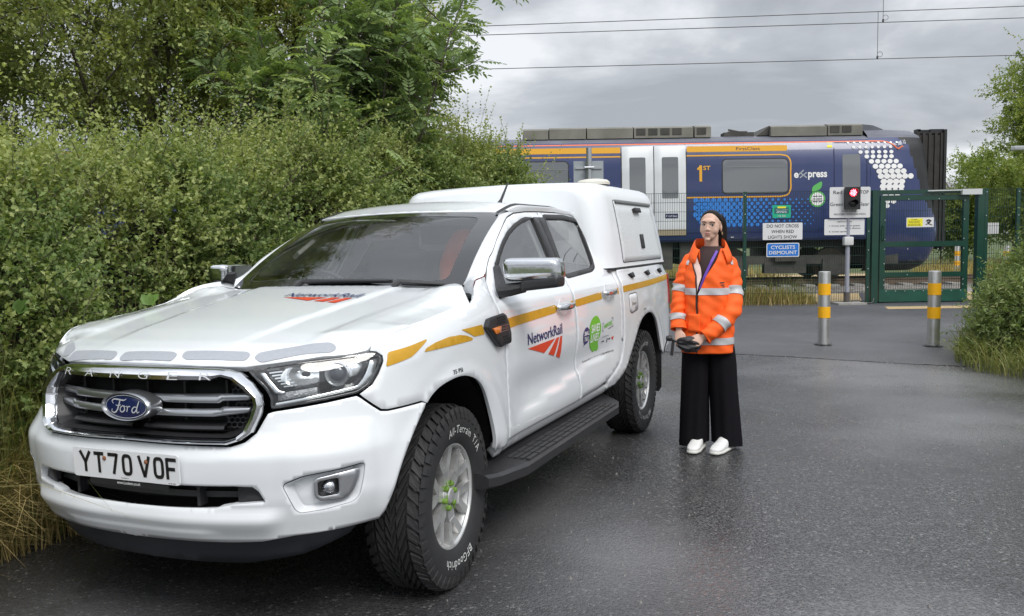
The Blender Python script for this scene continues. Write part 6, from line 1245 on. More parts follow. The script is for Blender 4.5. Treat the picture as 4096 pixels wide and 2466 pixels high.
Q = along(4200, -2.7, 2.4, -.15, .45, rg); blades('tall_grass', 'tall green grass growing up through the front of the hedge', Q, rg.uniform(.5, 1.35, 4200), 2, GRS, .42, .22, .0036, .45, (.2, -.3))
Q = along(2600, -2.7, .7, -.22, .15, rg); blades('tall_grass', 'tall mixed grass crowding the lower left edge of the hedge', Q, rg.uniform(.6, 1.35, 2600), 8, GRS, .58, .2, .0036, .55, (.25, -.35))
Q = along(500, -2.7, 1.6, -.1, .4, rg); blades('seeding_grass', 'thin pale seeding grass stems standing in front of the hedge', Q, rg.uniform(.9, 1.55, 500), 3, DRY, .55, .2, .0020, .38, (.2, -.3))
Q = np.stack([rg.uniform(1.0, 6.9, 7000), 19.0 + rg.normal(0, .22, 7000)], 1); Q = Q[Q[:, 0] < 6.6]; blades('verge_grass', 'dry straw and green grass strip along the foot of the fence', Q, rg.uniform(.12, .62, len(Q))*np.interp(Q[:, 0], [4.5, 5.6, 6.6], [1, .9, .5]), 4, DRY, .40, .25, .006, .5)
Q = np.stack([rg.uniform(-2, 6.6, 2500), 19.2 + rg.normal(0, .25, 2500)], 1); blades('verge_grass', 'green grass mixed into the strip behind the fence foot', Q, rg.uniform(.2, .75, 2500), 5, GRS, .5, .2, .007, .5)
Q = np.stack([rg.uniform(4, 24, 9000), rg.uniform(27.5, 36, 9000)], 1); Q = Q[(Q[:, 0] < 9) | (Q[:, 0] > 12 + (Q[:, 1]-27)*.6)]; blades('lineside_grass', 'pale lineside grass beyond the railway', Q, rg.uniform(.25, .7, len(Q)), 6, DRY, .28, .2, .014, .5)
# right-hand verge
def rpt(n, rg, lo, hi):
    Q = rg.uniform(lo, hi, (n, 2)); return Q
edge = lambda y: np.interp(y, [7.5, 8.4, 9.2, 10.0, 11, 12.5, 14, 16, 18.6], [6.1, 5.35, 4.98, 5.15, 5.7, 6.5, 7.3, 8.9, 10.6])
Q = rpt(5200, rg, (4.8, 8.0), (7.2, 11.6)); dd = Q[:, 0]-edge(Q[:, 1]); Q = Q[(dd > -.02) & (dd < .9)]; blades('verge_grass', 'lush drooping grass at the foot of the right hand shrubs', Q, rg.uniform(.22, .60, len(Q)), 7, GRS, .55, .2, .0048, .95, (-.55, -.45))
nl_ = ['feathery nettle and willowherb clump leaning over the path by the gate', 'leafy herb clump behind the right hand bollard', 'tall leafy scrub at the right edge of the picture', 'scrub along the fence right of the gate']
for b, (cx, cy, rx, ry, hh, n_) in enumerate(((6.02, 9.95, .55, .55, .85, 2100), (7.1, 11.5, .75, .8, 1.15, 2300), (6.85, 10.0, .75, .75, 2.15, 4200), (11.3, 15.6, 1.6, 1.7, 1.75, 2600))):
    r2 = np.random.default_rng(300+b); root = thing('scrub_bush', nl_[b], 'bush', (cx, cy, 0), 0, 'scrub on the right verge'); a = r2.uniform(0, 6.3, n_); rr = np.sqrt(r2.uniform(.15, 1, n_)); z = hh*r2.uniform(.05, 1, n_); sh_ = np.sqrt(np.clip(1.05 - (z/hh)**2.2, .05, 1)); O = np.stack([rx*rr*np.cos(a)*sh_, ry*rr*np.sin(a)*sh_, z], 1)
    Dv = unit(np.stack([np.cos(a)*.6 + r2.normal(0, .3, n_), np.sin(a)*.6 + r2.normal(0, .3, n_), r2.uniform(.1, 1.1, n_)], 1)); Ln = r2.uniform(.16, .36, n_); Pq, A, N, X = shoots(O, Dv, Ln, 5, 3, r2, .3, -.12); k = len(Pq)
    leafmesh('foliage', Pq, A, N, r2.uniform(.035, .07, k), r2.uniform(.012, .024, k), np.repeat(r2.normal(.45, .14, n_), k//n_) + r2.normal(0, .12, k), NET if b != 2 else HAW, root, 6); tubes('stems', [(X[i], np.linspace(.004, .0015, 5)) for i in range(0, n_, 2)] + [(np.array([(0, 0, 0), tuple(O[i]*.6), tuple(O[i])]), np.array([.008, .005, .003])) for i in range(0, n_, 25)], TWIG, root, 3)
    mkbm('shade_core', rbox((0, 0, hh*.36), rx*.55, ry*.55, hh*.36, min(rx, ry)*.3, 3), SHADE, root)  # added dark block in place of the shade within the scrub
br = thing('bramble', 'bramble with broad jagged leaves in the hedge at far left', 'bramble', tuple(hpt(-.2, -.05, 0))); r2 = np.random.default_rng(77); LP, LA, LN, LL, segs = [], [], [], [], []
for i in range(16):
    p0 = np.array([r2.normal(0, .45), r2.normal(0, .2), r2.uniform(.4, 1.15)]); d = unit(np.array([r2.normal(.2, .5), r2.normal(-.6, .4), r2.uniform(0, .6)])); st = p0 + d*np.linspace(-.3, .25, 5)[:, None] + np.outer(np.linspace(0, 1, 5)**2, [0, 0, -.12]); segs.append((st, np.linspace(.005, .002, 5)))
    for j in range(4):
        p = st[1+j]; ax = unit(d + r2.normal(0, .6, 3)); nn = unit(np.array([.2, -.7, .9]) + r2.normal(0, .3, 3)); sd = np.cross(ax, nn)
        for sg in (-1, 0, 1): LP.append(p + ax*.02); LA.append(unit(ax + sd*sg*.9)); LN.append(nn); LL.append(r2.uniform(.055, .09))
LL = np.array(LL); leafmesh('leaves', np.array(LP), np.array(LA), np.array(LN), LL, LL*.75, r2.normal(.5, .15, len(LL)), BRM, br, 6); tubes('canes', segs, mat('cane', (.16, .08, .05), .8), br, 5)
# far trees on the right
G2 = 'trees beyond the railway'
tree('open crowned tree beyond the railway at the right edge', (23.2, 38, 0), 8.0, 2.7, 12, 2300, FAR, .11, 11, 'far_tree', G2, 4, 3, (.4, .8), 4, .50, first=.35)
tree('tall tree whose branches hang in at the top right corner', (19.4, 27.5, 0), 11.0, 2.8, 13, 1800, FAR, .10, 12, 'far_tree', G2, 4, 3, (.4, .8), 4, .45, first=.45)
for i, (x, y, h, s_, lab) in enumerate(((20.2, 41, 2.6, 2.0, 'bushy tree low behind the gate'), (26.5, 46, 5.4, 2.8, 'rounded tree right of the gangway'), (29.0, 50, 5.6, 3.2, 'broad tree low at the right edge'), (15.2, 46, 3.6, 2.4, 'low bush beyond the gate bars'), (21.6, 36, 3.4, 2.0, 'green bush behind the right hand fence panel'))):
    tree(lab, (x, y, 0), h, s_, 11, 1700, FAR, .12, 20+i, 'far_tree', G2, 4, 3, (.4, .8), 4, .42, first=.10)

# ================================================================ PERSON
SKIN = mat('skin', (.60, .385, .295), .52, spec=.4, var=.05, vscale=30); SKIN.node_tree.nodes['Principled BSDF'].inputs['Subsurface Weight'].default_value = .12; SKIN.node_tree.nodes['Principled BSDF'].inputs['Subsurface Radius'].default_value = (.01, .004, .002)
HAIR = mat('dark_hair', (.011, .008, .007), .5, spec=.12, bump=.1, bscale=70); ORG = mat('orange_jacket', (.90, .115, .006), .72, var=.10, vscale=7, bump=.25, bscale=26); ORG.node_tree.nodes['Principled BSDF'].inputs['Emission Strength'].default_value = 0.
TAPE = mat('silver_tape', (.46, .46, .47), .42, var=.08, vscale=9); TRS = mat('black_trousers', (.007, .006, .008), .9, spec=.12, bump=.2, bscale=14); TOP_ = mat('brown_top', (.038, .018, .018), .8); LIN = mat('pale_lining', (.78, .56, .50), .7); WSH = mat('white_trainer', (.72, .72, .70), .55, var=.08, vscale=40); LAN = mat('purple_lanyard', (.16, .07, .48), .5); LIPM = mat('lips', (.40, .15, .13), .45); EYEW = mat('eye_white', (.62, .60, .58), .25); IRIS = mat('iris', (.02, .012, .010), .15); GOLD = mat('gold', (.8, .6, .35), .2, 1.); UMB = mat('umbrella_cloth', (.016, .014, .016), .55, bump=.4, bscale=30)
prs = thing('person', 'woman in an orange high visibility jacket and wide black trousers holding a folded umbrella', 'person', (1.395, 6.06, 0), R(-9))
def loftp(rings, n=24, e=2.3, cap=True):
    """rings: (center, half-vector a, half-vector b); superelliptic sections"""
    V = []
    for c, a, b in rings:
        c, a, b = np.array(c), np.array(a), np.array(b)
        for j in range(n):
            t = 2*math.pi*j/n; ct, st = math.cos(t), math.sin(t); V.append(c + a*math.copysign(abs(ct)**(2/e), ct) + b*math.copysign(abs(st)**(2/e), st))
    k = len(rings); F = [(i*n+j, i*n+(j+1) % n, (i+1)*n+(j+1) % n, (i+1)*n+j) for i in range(k-1) for j in range(n)]
    if cap: F += [tuple(range(n))[::-1], tuple((k-1)*n+j for j in range(n))]
    return np.array(V), F
def limb(P, r, n=16, flat=1.):
    P = crom(np.array(P, float), 6); rr = np.interp(np.linspace(0, 1, len(P)), np.linspace(0, 1, len(r)), r); mb = MB(); mb.tube(P, rr, n); V = np.concatenate(mb.V); return V, mb.F
def ellip(c, rx, ry, rz, nu=20, nv=12, rot=None):
    V, F = [], []
    for i in range(nv+1):
        p = math.pi*i/nv
        for j in range(nu): t = 2*math.pi*j/nu; V.append((rx*math.sin(p)*math.cos(t), ry*math.sin(p)*math.sin(t), rz*math.cos(p)))
    F = [(i*nu+j, (i+1)*nu+j, (i+1)*nu+(j+1) % nu, i*nu+(j+1) % nu) for i in range(nv) for j in range(nu)]; V = np.array(V)
    if rot is not None: V = V @ np.array(rot).T
    return V + np.array(c), F
def fuse(name, pieces, m, parent, voxel=.006, smooth=4):
    """weld closed pieces into one continuous skin"""
    mb = MB()
    for V, F in pieces: mb.add(V, F)
    o = mb.build('tmp', m); md = o.modifiers.new('r', 'REMESH'); md.mode = 'VOXEL'; md.voxel_size = voxel; ms = o.modifiers.new('s', 'SMOOTH'); ms.factor = .5; ms.iterations = smooth
    dg = bpy.context.evaluated_depsgraph_get(); me = bpy.data.meshes.new_from_object(o.evaluated_get(dg)); me.name = name; od = o.data; bpy.data.objects.remove(o); bpy.data.meshes.remove(od); me.materials.clear(); me.materials.append(m); me.polygons.foreach_set('use_smooth', np.ones(len(me.polygons), bool)); q = bpy.data.objects.new(name, me); C.objects.link(q); q.parent = parent; return q
YAW = R(-17); HC = np.array([-.010, -.015, 1.565])
def hd(p):
    p = np.atleast_2d(np.array(p, float)); c, s = math.cos(YAW), math.sin(YAW); tl = R(-3); q = np.stack([p[:, 0]*math.cos(tl) - p[:, 2]*math.sin(tl), p[:, 1], p[:, 0]*math.sin(tl) + p[:, 2]*math.cos(tl)], 1)
    return np.stack([q[:, 0]*c - q[:, 1]*s, q[:, 0]*s + q[:, 1]*c, q[:, 2]], 1) + HC
def hE(c, rx, ry, rz): V, F = ellip((0, 0, 0), rx, ry, rz); return hd(V + np.array(c)), F
head = [hE((0, .018, .030), .073, .090, .078), hE((0, -.022, -.012), .064, .066, .082), hE((0, -.036, -.062), .046, .042, .038), hE((0, -.066, -.092), .018, .016, .013), hE((.033, -.046, -.028), .028, .028, .030), hE((-.033, -.046, -.028), .028, .028, .030), hE((0, -.070, .030), .050, .018, .020),
        (hd([(x, y, z) for x, y, z in [(-.010, -.078, .018), (.010, -.078, .018), (.017, -.078, -.030), (-.017, -.078, -.030), (0, -.098, -.020), (0, -.086, .020), (0, -.060, 0)]]), [(0, 5, 4, 3), (5, 1, 2, 4), (3, 4, 2), (0, 3, 6), (3, 2, 6), (2, 1, 6), (1, 5, 6), (5, 0, 6)]), hE((0, -.094, -.024), .009, .011, .009), hE((.011, -.084, -.028), .008, .009, .007), hE((-.011, -.084, -.028), .008, .009, .007),
        hE((0, -.076, -.052), .021, .012, .009), hE((0, -.075, -.062), .018, .012, .008), hE((.069, .020, -.012), .007, .015, .026), hE((-.069, .020, -.012), .007, .015, .026)]
nk = limb([(-.004, .012, 1.505), (-.002, .018, 1.45), (0, .030, 1.38), (0, .03, 1.30)], [.050, .047, .052, .09], 18)
torso = loftp([((0, .02, 1.40), (.10, 0, 0), (0, .06, 0)), ((-.02, .01, 1.33), (.125, 0, 0), (0, .08, 0)), ((-.025, 0, 1.15), (.125, 0, 0), (0, .085, 0)), ((-.025, .0, .95), (.12, 0, 0), (0, .085, 0)), ((-.02, 0, .80), (.14, 0, 0), (0, .095, 0))])
# hands: right hand (image left) hangs, left hand crosses over
def hand(wr, kn, side, curl, flip, thumb_in):
    """wr wrist, kn knuckle centre, side = unit vector across the knuckles (index -> little), curl = unit vector the fingers bend to"""
    wr, kn, side, curl = (np.array(v, float) for v in (wr, kn, side, curl)); ax = kn - wr; ln = np.linalg.norm(ax); ax /= ln; nrm = np.cross(ax, side); out = []
    out.append(loftp([(wr - ax*.05, side*.024, nrm*.019), (wr, side*.024, nrm*.017), (wr + ax*ln*.45, side*.036, nrm*.016), (kn, side*.038, nrm*.013), (kn + ax*.008, side*.034, nrm*.009)], 16))
    for i, (o_, l_) in enumerate(((-.028, .072), (-.0095, .080), (.0095, .074), (.027, .058))):
        b = kn + side*o_ - ax*.006; d1 = unit(ax*.9 + curl*.35); d2 = unit(ax*.35 + curl*.95); d3 = unit(curl*1. - ax*.35); p1 = b + d1*l_*.45; p2 = p1 + d2*l_*.33; p3 = p2 + d3*l_*.25; out.append(limb([b - ax*.015, b, p1, p2, p3], [.0090, .0092, .0085, .0078, .0062], 10))
    tb = wr + ax*ln*.35 - side*.030; out.append(limb([wr + ax*.01 - side*.012, tb, tb + ax*.030 - side*.012 + curl*.012, tb + ax*.055 - side*.004 + curl*.026], [.013, .0125, .0100, .0078], 10)); return out
hands = hand((-.228, -.125, .850), (-.222, -.155, .778), (-.93, .30, .10), (.12, .80, -.55), 1, 0) + hand((-.072, -.195, .808), (-.128, -.215, .772), (.42, -.22, -.88), (-.25, .85, -.42), 1, 0)
arms = [limb([(-.115, .02, 1.33), (-.203, -.012, 1.12), (-.230, -.06, .98), (-.228, -.125, .86)], [.040, .034, .030, .024]), limb([(.08, .02, 1.32), (.138, -.035, 1.12), (.122, -.11, .985), (.035, -.17, .885), (-.065, -.195, .81)], [.040, .036, .034, .030, .024])]
legs = [limb([(-.085, 0, .84), (-.10, 0, .48), (-.112, .01, .10), (-.118, -.03, .045)], [.070, .055, .036, .034]), limb([(.055, 0, .84), (.09, 0, .48), (.11, .0, .10), (.10, -.05, .045)], [.070, .055, .036, .034])]
fuse('body', head + [nk, torso] + hands + arms + legs, SKIN, prs, .0042, 3)
# face colour pieces
for s in (-1, 1):
    mb = MB(); V, F = ellip((0, 0, 0), .0125, .006, .0052, 14, 8); mb.add(hd(V + [s*.0285, -.0775, .006]), F); mb.build('eye', EYEW, prs, True)
    mb = MB(); V, F = ellip((0, 0, 0), .0052, .003, .0050, 12, 8); mb.add(hd(V + [s*.0285 + .0035, -.0828, .006]), F); mb.build('iris', IRIS, prs, True)
    mb = MB(); P = np.array([(s*(.0285 - .0145), -.0820, .0085), (s*.0285 - .003, -.0855, .0118), (s*(.0285+.006), -.0840, .0115), (s*(.0285+.0150), -.0770, .0070)]); mb.tube(hd(crom(P, 4)), .0016, 5); mb.build('eyelash', IRIS, prs, True)
for s in (-1, 1):
    mb = MB(); P = np.array([(s*.012, -.0895, .0225), (s*.024, -.0900, .0275), (s*.036, -.0850, .0285), (s*.047, -.0730, .0225)]); mb.tube(hd(crom(P, 4)), np.interp(np.linspace(0, 1, 13), [0, .3, 1], [.0026, .0028, .0012]), 6); mb.build('eyebrow', HAIR, prs, True)
mb = MB(); P = np.array([(-.021, -.0815, -.0520), (-.010, -.0885, -.0500), (0, -.0895, -.0515), (.010, -.0885, -.0500), (.021, -.0815, -.0520)]); mb.tube(hd(crom(P, 4)), np.interp(np.linspace(0, 1, 17), [0, .3, .7, 1], [.0012, .0038, .0038, .0012]), 7); P = P*[.85, 1, 1] + [0, .001, -.0085]; mb.tube(hd(crom(P, 4)), np.interp(np.linspace(0, 1, 17), [0, .5, 1], [.0012, .0044, .0012]), 7); mb.build('lips', LIPM, prs, True)
# hair: sleek cap with a hairline, and a ponytail
V, F = [], []; nu, nv = 40, 22
for i in range(nv+1):
    for j in range(nu+1):
        t = -math.pi + 2*math.pi*j/nu; fr = .5 + .5*math.cos(t)          # 1 at the face
        lim = math.pi*np.interp(abs(t), [0, .35, .6, .9, 1.15, 1.45, 1.7, 2.0, 3.15], [.238, .250, .295, .385, .475, .535, .60, .68, .71]); p = lim*i/nv; sx, cy_ = math.sin(t), -math.cos(t)
        kq = 1 - .045*smo(.80, 1.0, i/nv); rr = np.array([.0758*kq*math.sin(p)*sx, .0932*kq*math.sin(p)*cy_ + .018, .0815*kq*math.cos(p) + .031]); V.append(rr*(1 + .003*math.sin(34*t)*math.sin(p)))
F = [(i*(nu+1)+j, i*(nu+1)+j+1, (i+1)*(nu+1)+j+1, (i+1)*(nu+1)+j) for i in range(nv) for j in range(nu)]; hr = mk('hair', hd(V), F, HAIR, prs)
mb = MB(); pt = np.array([(.012, .098, .062), (.030, .128, .050), (.046, .140, -.01), (.054, .132, -.09), (.056, .120, -.18), (.052, .115, -.25)]); V, F = [], []
pc = crom(pt, 5); mb.tube(hd(pc), np.interp(np.linspace(0, 1, len(pc)), [0, .1, .3, .7, 1], [.020, .030, .040, .036, .010]), 12); mb.build('ponytail', HAIR, prs, True)
for dx, dz in ((.004, -.045), (.0, -.050)): mb = MB(); mb.tube(hd([(.081, (.004 if dx else .016) + .006*math.cos(a), dz + .009*math.sin(a)) for a in np.linspace(0, 6.28, 10)]), .0018, 5); mb.build('earring', GOLD, prs, True)
# inner top
V, F = loftp([((0, .022, 1.425), (.060, 0, 0), (0, .060, 0)), ((0, .018, 1.405), (.090, 0, 0), (0, .076, 0)), ((-.018, .008, 1.34), (.130, 0, 0), (0, .096, 0)), ((-.025, 0, 1.15), (.135, 0, 0), (0, .104, 0)), ((-.025, 0, .80), (.145, 0, 0), (0, .110, 0))]); mk('top', V, F, TOP_, prs)
# jacket: open shell, sleeves, collar
def fold(P, k=1.):
    x, y, z = P[..., 0], P[..., 1], P[..., 2]; return k*(.0040*np.sin(17*z + 19*x + 2.5*np.sin(9*x)) + .0040*np.sin(43*x - 10*z + 1.7*np.sin(16*z)) + .0022*np.sin(75*z + 51*x))
JZ = [.690, .70, .80, .95, 1.10, 1.22, 1.32, 1.375, 1.41]; JC = [-.028, -.028, -.028, -.028, -.026, -.024, -.020, -.012, -.006]; JW = [.180, .182, .182, .179, .174, .172, .160, .128, .100]; JD = [.140, .142, .146, .150, .148, .142, .125, .105, .085]; JY = [-.01, -.01, -.01, -.005, 0, 0, .006, .015, .02]
GL_ = [-.112, -.112, -.112, -.112, -.110, -.116, -.138, -.128, -.095]; GR_ = [-.108, -.108, -.108, -.108, -.098, -.050, .018, .042, .052]
def shell(z, th, off=0.):
    c, w_, d_, y_ = (np.interp(z, JZ, q) for q in (JC, JW, JD, JY)); e = 2/2.5; sx, cx = np.sin(th), np.cos(th); P = np.stack([c + (w_+off)*np.sign(sx)*np.abs(sx)**e, y_ - (d_+off)*np.sign(cx)*np.abs(cx)**e, z + 0*th], -1); N = np.stack([sx, -cx, 0*th], -1); return P + N*fold(P)[..., None]
def th_of(z, x): c, w_ = np.interp(z, JZ, JC), np.interp(z, JZ, JW); q = np.clip((x-c)/w_, -.98, .98); return np.sign(q)*np.arcsin(np.abs(q)**1.25)
def shell_patch(z0, z1, f0, f1, off, nz, nth):
    V = []
    for z in np.linspace(z0, z1, nz):
        a, b = f0(z), f1(z); V.append(shell(np.full(nth, z), np.linspace(a, b, nth), off))
    return np.concatenate(V), [(i*nth+j, i*nth+j+1, (i+1)*nth+j+1, (i+1)*nth+j) for i in range(nz-1) for j in range(nth-1)]
thR = lambda z: th_of(z, np.interp(z, JZ, GR_)); thL = lambda z: th_of(z, np.interp(z, JZ, GL_)) + 2*math.pi
jb = MB(); V, F = shell_patch(.69, 1.41, thR, thL, 0, 90, 90); jb.add(V, F)
def sleeve(P, r, t0=0., t1=1., off=0., n=20, m=34, ph=0.):
    P = crom(np.array(P, float), 8); L = np.r_[0, np.cumsum(np.linalg.norm(np.diff(P, axis=0), axis=1))]; L /= L[-1]; tt = np.linspace(t0, t1, m); Q = np.stack([np.interp(tt, L, P[:, c]) for c in range(3)], 1); T = unit(np.gradient(Q, axis=0) if t1-t0 > .5 else np.stack([np.interp(np.clip(tt+.04, 0, 1), L, P[:, c]) - np.interp(np.clip(tt-.04, 0, 1), L, P[:, c]) for c in range(3)], 1)); a = np.array([0., 1, 0]); V = []
    for i in range(m):
        u = a - T[i]*a.dot(T[i]); u /= np.linalg.norm(u); v = np.cross(T[i], u); rad = np.interp(tt[i], np.linspace(0, 1, len(r)), r)
        for j in range(n):
            q = 2*math.pi*j/n; wr = .0036*math.sin(44*tt[i] + 3*math.sin(q+ph) + ph)*smo(.15, .45, tt[i]) + .004*math.sin(61*tt[i] - 2*q) + .003*math.sin(3*q + 15*tt[i]); V.append(Q[i] + (u*math.cos(q) + v*math.sin(q))*(rad + off + wr))
    return np.array(V), [(i*n+j, i*n+(j+1) % n, (i+1)*n+(j+1) % n, (i+1)*n+j) for i in range(m-1) for j in range(n)]
RA = [(-.110, .02, 1.345), (-.160, .010, 1.285), (-.205, -.012, 1.12), (-.232, -.060, .98), (-.232, -.120, .855)]; RR = [.056, .064, .062, .058, .052, .047]
LA_ = [(.080, .02, 1.345), (.118, .0, 1.28), (.140, -.035, 1.12), (.124, -.110, .985), (.035, -.170, .885), (-.062, -.198, .812)]; LR = [.056, .064, .066, .066, .060, .052, .046]
for pp, rr, ph in ((RA, RR, 0.), (LA_, LR, 1.3)): V, F = sleeve(pp, rr, 0, 1, 0, 22, 48, ph); jb.add(V, F)
# collar: a stand that falls open to both sides
V = []; nc = 40
for i, (dz, k_) in enumerate(((1.385, 1.0), (1.43, .98), (1.470, 1.02), (1.465, 1.16), (1.425, 1.34), (1.385, 1.50))):
    for j in range(nc+1):
        t = -2.45 + 4.9*j/nc; opn = smo(1.2, 2.45, abs(t)); rx, ry = .092*k_, .082*k_; z = dz - .075*opn + (.01 if i in (1, 2) else 0) ; x = rx*math.sin(t)*(1 + .25*opn); y = .026 + ry*math.cos(t) - .045*opn; V.append((x - .012, y, z))
jb.add(V, [(i*(nc+1)+j, i*(nc+1)+j+1, (i+1)*(nc+1)+j+1, (i+1)*(nc+1)+j) for i in range(5) for j in range(nc)])
jk = jb.build('jacket', ORG, prs, True, 80); md = jk.modifiers.new('thick', 'SOLIDIFY'); md.thickness = .004; md.offset = -1
for nm, z0, z1 in (('chest_band', 1.095, 1.142), ('hem_band', .752, .800)): V, F = shell_patch(z0, z1, thR, thL, .0045, 8, 90); mk(nm, V, F, TAPE, prs)
for pp, rr, a, b, ph in ((RA, RR, .40, .50, 0.), (RA, RR, .80, .885, 0.), (LA_, LR, .335, .44, 1.3), (LA_, LR, .735, .815, 1.3)): V, F = sleeve(pp, rr, a, b, .0045, 22, 8, ph); mk('sleeve_band', V, F, TAPE, prs)
for s in (-1, 1):
    V, F = sleeve(RA if s < 0 else LA_, RR if s < 0 else LR, .93, .995, .005, 22, 6, 0 if s < 0 else 1.3); mk('cuff', V, F, ORG, prs)
    V, F = shell_patch(1.30, 1.372, lambda z: s*.95 if s > 0 else 2*math.pi-1.35, lambda z: s*1.35 if s > 0 else 2*math.pi-.95, .005, 8, 10); mk('shoulder_band', V, F, TAPE, prs)
for (a, b, z0, z1) in ((-.78, -.25, .84, .965), (.05, .55, .84, .955)): V, F = shell_patch(z0, z1, lambda z: a if a > 0 else a + 2*math.pi, lambda z: b if a > 0 else b + 2*math.pi, .007, 8, 14); o = mk('pocket_flap', V, F, ORG, prs); md = o.modifiers.new('t', 'SOLIDIFY'); md.thickness = .005
V, F = shell_patch(1.10, 1.395, lambda z: thL(z) - .001, lambda z: thL(z) + .30*smo(1.09, 1.30, z) + .02, -.004, 16, 6); mk('lining', V, F, LIN, prs)
V, F = shell_patch(.70, 1.36, lambda z: thL(z) - .012, lambda z: thL(z) + .05, .003, 30, 4); mk('zip', V, F, mat('zip_black', (.02, .017, .017), .6), prs)
mb = MB(); V, F = shell_patch(1.175, 1.182, lambda z: .30, lambda z: .55, .006, 3, 8); mb.add(V, F); V, F = shell_patch(1.160, 1.166, lambda z: .34, lambda z: .55, .006, 3, 8); mb.add(V, F); V, F = shell_patch(1.148, 1.153, lambda z: .42, lambda z: .55, .006, 3, 8); mb.add(V, F); mb.build('jacket_emblem', MATS['zip_black'], prs)
mb = MB()
V, F = stroke([(.030, 1.395), (-.010, 1.32), (-.055, 1.22), (-.088, 1.13)], .017); mb.add(np.stack([V[:, 0], np.interp(V[:, 1], [1.10, 1.25, 1.34, 1.40], [-.122, -.112, -.100, -.074]), V[:, 1]], -1), F); mb.build('lanyard', LAN, prs)
# trousers: wide legs joined at the hips
def tleg(cx, sg, seed):
    n = 40; V = []; zs = np.linspace(0, 1, 26)
    for u in zs:
        z = .86 - u*(.86 - .038); cx_ = np.interp(u, [0, .3, 1], [sg*.082 if sg < 0 else .050, sg*.095 if sg < 0 else .082, cx]); w_ = np.interp(u, [0, .15, .5, 1], [.090, .100, .096, .100]); d_ = np.interp(u, [0, .3, 1], [.115, .105, .110])
        for j in range(n):
            t = 2*math.pi*j/n; k = 1 + u*.075*math.sin(5*t + seed + 1.2*u) + u*.045*math.sin(9*t - seed*2 + 2*u) + .012*math.sin(3*t + 9*u); V.append((cx_ + w_*k*math.cos(t) - .012, .012 + d_*k*math.sin(t), z + (.014*math.cos(t)*sg*-1 if u == 1 else 0) + (.02 if u == 1 and math.sin(t) > .2 else 0)*0))
    return np.array(V), [(i*n+j, (i+1)*n+j, (i+1)*n+(j+1) % n, i*n+(j+1) % n) for i in range(25) for j in range(n)]
mb = MB()
for a in (tleg(-.112, -1, .4), tleg(.120, 1, 2.0)): mb.add(*a)
V, F = loftp([((-.028, .012, .84), (.150, 0, 0), (0, .108, 0)), ((-.026, .012, .74), (.165, 0, 0), (0, .110, 0)), ((-.016, .012, .68), (.160, 0, 0), (0, .100, 0))], 30); mb.add(V, F); mb.build('trousers', TRS, prs, True, 80)
for cx, cy, rz in ((-.100, -.060, -.30), (.075, -.085, -.50)):
    sh = bpy.data.objects.new('trainer', None); C.objects.link(sh); sh.parent = prs; sh.location = (cx, cy, 0); sh.rotation_euler = (0, 0, rz)
    V, F = loftp([((0, .11, .058), (.030, 0, 0), (0, 0, .045)), ((0, .08, .062), (.038, 0, 0), (0, 0, .055)), ((0, .02, .058), (.040, 0, 0), (0, 0, .052)), ((.0, -.04, .046), (.043, 0, 0), (0, 0, .036)), ((0, -.10, .038), (.045, 0, 0), (0, 0, .026)), ((0, -.145, .033), (.034, 0, 0), (0, 0, .018)), ((0, -.158, .030), (.016, 0, 0), (0, 0, .010))], 18, 2.6); mk('upper', V, F, WSH, sh)
    V, F = loftp([((0, .125, .015), (.026, 0, 0), (0, 0, .015)), ((0, .09, .016), (.043, 0, 0), (0, 0, .016)), ((0, 0, .015), (.044, 0, 0), (0, 0, .015)), ((0, -.09, .015), (.050, 0, 0), (0, 0, .014)), ((0, -.15, .016), (.036, 0, 0), (0, 0, .012)), ((0, -.168, .018), (.014, 0, 0), (0, 0, .008))], 18, 3.); mk('sole', V, F, mat('sole_cream', (.62, .61, .57), .6), sh)
    mb = MB()
    for i in range(4): y_ = -.03 - i*.024; mb.tube(crom([(-.028, y_, .066-i*.006), (0, y_-.004, .083-i*.008), (.028, y_, .066-i*.006)], 4), .0035, 5)
    mb.build('laces', WSH, sh, True)['kind'] = 'stuff'
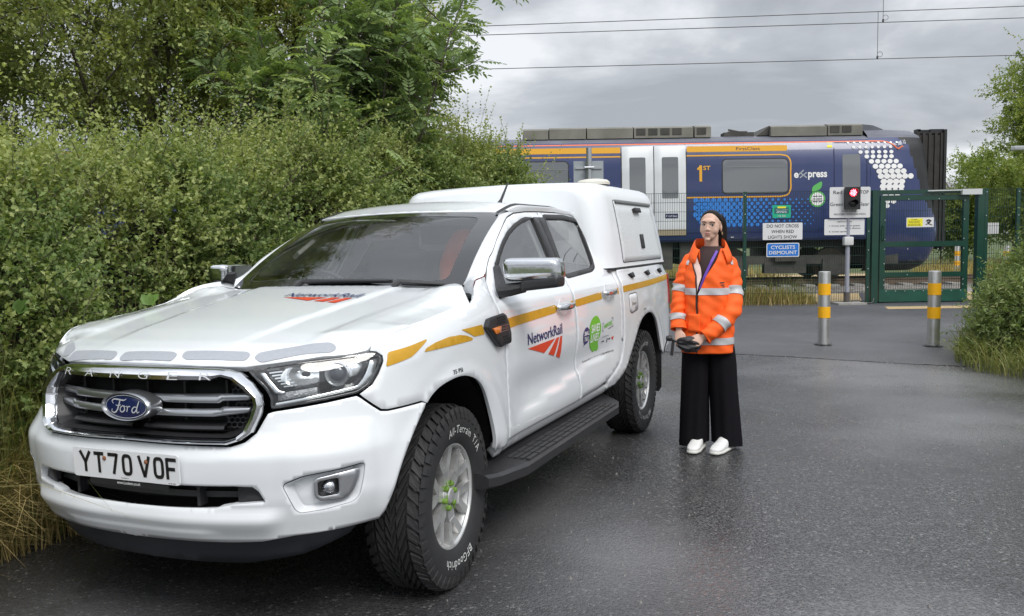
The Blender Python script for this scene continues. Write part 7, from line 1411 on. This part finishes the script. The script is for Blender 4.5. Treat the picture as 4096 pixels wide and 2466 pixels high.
# folded umbrella held in both hands
um = thing('folded_umbrella', 'black folded umbrella held in the hands of the woman in orange', 'umbrella', (1.395-.165*math.cos(R(9))-.205*math.sin(R(9)), 6.06-.205*math.cos(R(9))+.165*math.sin(R(9)), .772), R(-9))
V, F = [], []; nu, nv = 40, 14
for i in range(nv+1):
    u = i/nv; x = -.075 + .155*u; r = .048*math.sin(math.pi*min(1, .12 + u*.86))**.6*(.8 + .35*u)
    for j in range(nu): t = 2*math.pi*j/nu; k = 1 + .22*math.sin(7*t + 3*u) + .10*math.sin(13*t - 5*u); V.append((x + .004*math.sin(5*t), r*k*math.cos(t)*.8, r*k*math.sin(t) - .018*u))
F = [(i*nu+j, i*nu+(j+1) % nu, (i+1)*nu+(j+1) % nu, (i+1)*nu+j) for i in range(nv) for j in range(nu)] + [tuple(range(nu))[::-1], tuple(nv*nu+j for j in range(nu))]; mk('canopy', V, F, UMB, um, sharp=70)
mb = MB(); mb.tube([(-.06, 0, .0), (-.115, 0, .025)], .008, 8); mb.lathe([(.0001, -.024), (.017, -.022), (.020, -.008), (.020, .010), (.014, .020), (.0001, .021)], 14, axis='x', c=(-.130, 0, .032)); mb.build('handle', BLK, um, True, 50)
mb = MB(); mb.obox((-.110, 0, -.035), (.010, 0, -.002), (0, .0015, 0), (.006, 0, .052)); mb.build('wrist_strap', UMB, um)
mb = MB(); mb.tube(crom([(-.145, 0, .02), (-.158, 0, -.02), (-.168, 0, -.07)], 4), .004, 6); mb.build('cord', UMB, um, True)
# coat hanging over the passenger seat
ct = thing('hanging_coat', 'orange high visibility coat draped over the seat behind the windscreen', 'coat', (0, 0, 0)); Mw = Matrix.Translation((-1.07466, 4.01742, -.0137)) @ Matrix.Rotation(-1.97321, 4, 'Z') @ Matrix.Rotation(R(.9), 4, 'X'); ct.matrix_world = Mw
V = []
for i in range(13):
    for j in range(13): u, v = i/12, j/12; V.append((-1.34 - .26*v + .02*math.sin(9*u), .10 + .36*u*(1-.15*v) + .02*math.sin(7*v), 1.12 + .43*v + .03*math.sin(6*u) - .05*abs(u-.5)))
F = [(i*13+j, i*13+j+1, (i+1)*13+j+1, (i+1)*13+j) for i in range(12) for j in range(12)]; o = mk('cloth', V, F, ORG, ct); o.modifiers.new('t', 'SOLIDIFY').thickness = .012
V2 = [(x + .012, y, z) for x, y, z in V[13*3:13*5]]; mk('silver_band', V2, [(i, i+1, 13+i+1, 13+i) for i in range(12)], TAPE, ct)
